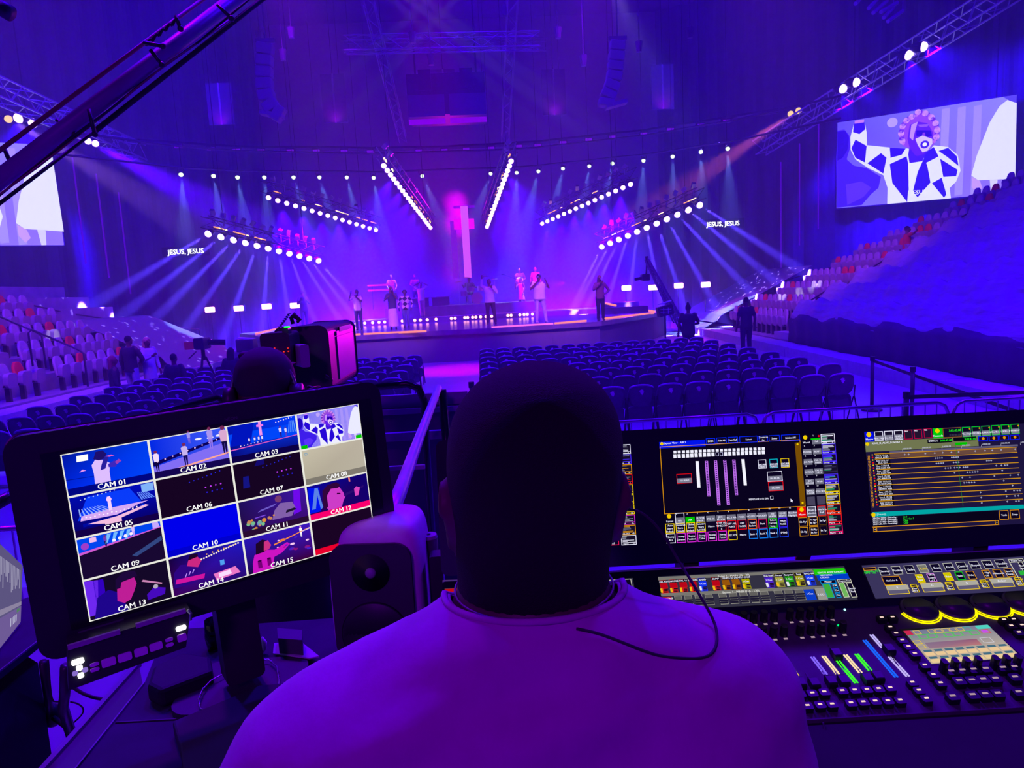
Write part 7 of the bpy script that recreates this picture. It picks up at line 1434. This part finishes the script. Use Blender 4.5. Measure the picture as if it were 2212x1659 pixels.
# ------------------------------------------------------------------ camera operator and studio camera
opx = aty(573, 850, 2.2).x; hz_ = aty(573, 846, 2.2).z; HH = (hz_-.4)/.9286
t, h, s_ = person('camera operator in black with a headset, seen from behind at the studio camera', (opx, 2.2, .4), HH, math.pi, shirt=DKC, trousers=DKC, hair='cap', hairm=DKC, group='camera crew', sleeve='long', skin=SKIND, le=(-.26, -.2, 1.2), lh=(-.15, -.45, 1.3), re_=(.26, -.2, 1.2), rh=(.15, -.45, 1.3))
hs = thing('headset', 'black headset with a boom microphone worn by the camera operator', 'headset', (opx, 2.2, hz_))
MB().tube([V((opx+.098*math.cos(a), 2.19, hz_+.112*math.sin(a))) for a in [math.pi*k/20 for k in range(21)]], .006, 8).build('headband', STEEL, hs, True)
for sd in (-1, 1): MB().cyl((opx+sd*.085, 2.19, hz_-.02), (opx+sd*.115, 2.19, hz_-.02), .042, 20).build('ear_cup', BLACK, hs, True)
MB().tube(smoothp([V((opx-.11, 2.19, hz_-.02)), aty(507, 815, 2.25), aty(513, 792, 2.3), aty(524, 775, 2.35)]), .004, 8).build('boom_arm', BLACK, hs, True); MB().sph(aty(528, 769, 2.36), (.02, .02, .016), 12, 8).build('foam_tip', RUB, hs, True)
Yc = 3.0; A_, B_ = aty(586, 712, Yc), aty(702, 712, Yc); zb_ = aty(650, 858, Yc).z; wc = B_.x-A_.x
sc_ = thing('studio_camera', 'large studio camera with a big box lens lit magenta on its right side', 'camera', ((A_.x+B_.x)/2, Yc+.4, .4))
LM = mat('lens_box_panel_lit', (.55, .3, .5), .35)  # magenta light on the lens box put into this pink
o = MB().rbox(((A_.x+B_.x)/2, Yc+.36, (A_.z+zb_)/2), (wc, .66, A_.z-zb_), .035, None, 5).build('box_lens', BLACK, sc_); bevel(o, .006)
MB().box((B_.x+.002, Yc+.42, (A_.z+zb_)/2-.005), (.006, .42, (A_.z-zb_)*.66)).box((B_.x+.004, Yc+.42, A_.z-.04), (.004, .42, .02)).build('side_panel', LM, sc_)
MB().box((B_.x+.004, Yc+.42, A_.z-.025), (.008, .3, .022)).build('panel_slot', GLOSSB, sc_)
q = aty(607, 748, 2.9); MB().rbox((q.x, 2.9, q.z-.012), (.115, .16, .14), .015).build('camera_body', BLACK, sc_); q = aty(608, 750, 2.8)
RB = emat('red_button', (1, .03, .02), 1.0); GRE = emat('green_tally', (.01, 1, .03), 1.6)
for x, y in ((593, 752), (622, 752), (596, 760), (604, 760), (613, 760), (623, 759)): MB().box(aty(x, y, 2.81), (.005, .004, .004)).build('button', RB, sc_)
for x in (593, 613): MB().tube([aty(x+dx, 770+dy, 2.81) for dx, dy in ((-3, -3), (4, -3), (4, 4), (-3, 4))], .0008, 4, closed=True).build('button_frame', RB, sc_)
q = aty(620, 720, 2.85); MB().rbox((q.x, 2.85, q.z-.0), (.024, .05, .055), .004).build('talkback_box', BLACK, sc_); MB().rbox(aty(620, 706.5, 2.82), (.022, .01, .007), .003).build('tally_light', GRE, sc_)
MB().rbox(aty(664.5, 760, 2.95), (.005, .006, .022), .002).build('side_tally_light', GRE, sc_)
q = aty(652, 768, 2.86); MB().rbox(q, (.035, .1, .09), .008, Euler((0, 0, .5)).to_matrix()).build('viewfinder', mat('viewfinder_grey', (.35, .3, .4), .4), sc_)
m = MB(); P_ = []
for i in range(90): f_ = i/89; c = aty(588+f_*38, 728-f_*50, 2.9); a_ = f_*2*math.pi*11; P_.append(c+V((.006*math.cos(a_), .006*math.sin(a_), .002)))
MB().tube(P_, .002, 5).build('coiled_cable', RUB, sc_, True)
MB().tube([aty(633, 700, 2.95), aty(629, 686, 2.95), aty(634, 680, 2.95), aty(648, 692, 2.95), aty(642, 696, 2.95)], [.008, .009, .012, .009, .007], 8).build('top_grip', RUB, sc_, True)
MB().cyl(((A_.x+B_.x)/2, Yc+.3, zb_+.01), ((A_.x+B_.x)/2, Yc+.3, .42), .07, 20).build('pedestal_column', BLACKM, sc_); MB().cyl(((A_.x+B_.x)/2, Yc+.3, .40), ((A_.x+B_.x)/2, Yc+.3, .46), .3, 28).build('pedestal_base', BLACK, sc_)
MB().tube([aty(666, 836, 2.6), aty(690, 836, 2.7), aty(668, 842, 2.55), aty(668, 900, 2.5)], .006, 6).build('pan_handle', BLACK, sc_, True)
q = aty(652, 847, 2.45); o = MB().prism([aty(646, 844, 2.45), aty(656, 844, 2.45), aty(657, 852, 2.45), aty(649, 854, 2.45)], (0, .004, 0)).build('paper_tag', mat('cream_paper', (.85, .8, .6), .7, em=(.5, .45, .25), es=0.01)); tag(o, 'tiny cream paper tag behind the top edge of the multi-picture monitor', 'tag')
for x_, y_, Y_ in ((712, 800, 3.0),): MB().tube([aty(702, 812, 3.0), aty(716, 820, 3.05), aty(712, 838, 3.05), aty(712, 860, 3.05)], .008, 8).build('zoom_handle', BLACK, sc_, True)

# ------------------------------------------------------------------ camera crane boom across the top left
bm_ = thing('crane_boom', 'long camera crane boom with cables crossing the top left of the hall', 'camera crane', aty(250, 200, 3.8))
BM = mat('boom_paint', (.35, .3, .4), .4, noise=.1)
bl0, bl1 = aty(-70, 440, 3.1), aty(620, -88, 4.3)
MB().cyl(bl0, bl1, .038, 16).build('main_tube', BM, bm_, True)
MB().cyl(aty(-80, 384, 3.15), aty(560, -92, 4.3), .010, 8).build('upper_rod', mat('red_brown_cable', (.35, .07, .1), .5), bm_, True)
MB().cyl(aty(-80, 500, 3.05), aty(205, 283, 3.5), .008, 8).cyl(aty(205, 283, 3.5), aty(690, -98, 4.3), .012, 8).build('lower_cable', RUB, bm_, True)
MB().tube([aty(-60, 470, 3.08), aty(60, 372, 3.2), aty(150, 300, 3.35), aty(240, 235, 3.5), aty(330, 160, 3.7), aty(430, 90, 3.9), aty(560, -20, 4.2)], .006, 6).build('clipped_cable', RUB, bm_, True)
MB().tube([aty(-60, 462, 3.06), aty(80, 362, 3.22), aty(200, 268, 3.45), aty(350, 146, 3.7), aty(500, 40, 4.1)], .005, 6).build('red_cable', mat('red_brown_cable', (.35, .07, .1), .5), bm_, True)
for (a_, b2) in (((8, 318), (22, 352)), ((192, 236), (205, 290)), ((122, 258), (160, 290)), ((325, 108), (350, 140)), ((310, 92), (352, 100)), ((380, 34), (390, 62)), ((40, 332), (60, 360)), ((470, 10), (500, 40))):
    MB().tube([aty(*a_, 3.4), aty(*b2, 3.4)], .009, 6).sph(aty(*b2, 3.4), .014, 8, 6).build('clamp', BLACKM, bm_, True)
for k in range(5): MB().tube([aty(316+k*14, 98-k*11, 3.62), aty(323+k*14, 84-k*11, 3.64), aty(330+k*14, 88-k*11, 3.65)], .007, 6).build('cable_tie', RUB, bm_, True)
q = aty(6, 18, 6); o = thing('dark_lamp', 'dark round lamp housing cut off by the top left corner', 'light fixture', q); MB().cyl(aty(-20, 5, 6), aty(24, 30, 6), .06, 16).build('lamp_housing', BLACK, o, True)
# small fixtures and rods at the top right
for k, (a_, b2) in enumerate([((1848, 8), (1862, -6)), ((1876, 18), (1898, -4)), ((1886, 28), (1916, 2)), ((1903, 26), (1938, 6)), ((1909, 38), (1930, 16)), ((1918, 46), (1950, 24))]):
    o = MB().cyl(aty(*a_, 22), aty(*b2, 22.5), .06, 8).cyl(aty(*b2, 22.5), (aty(*b2, 22.5).x, 22.5, 19), .012, 5).build('hanging_rod_light', mat('rod_violet_grey', (.5, .4, .6), .4)); tag(o, '%s slanting tube fixture from the left at the top right of the ceiling' % ORD[k], 'light fixture', 'slanting tube fixtures')
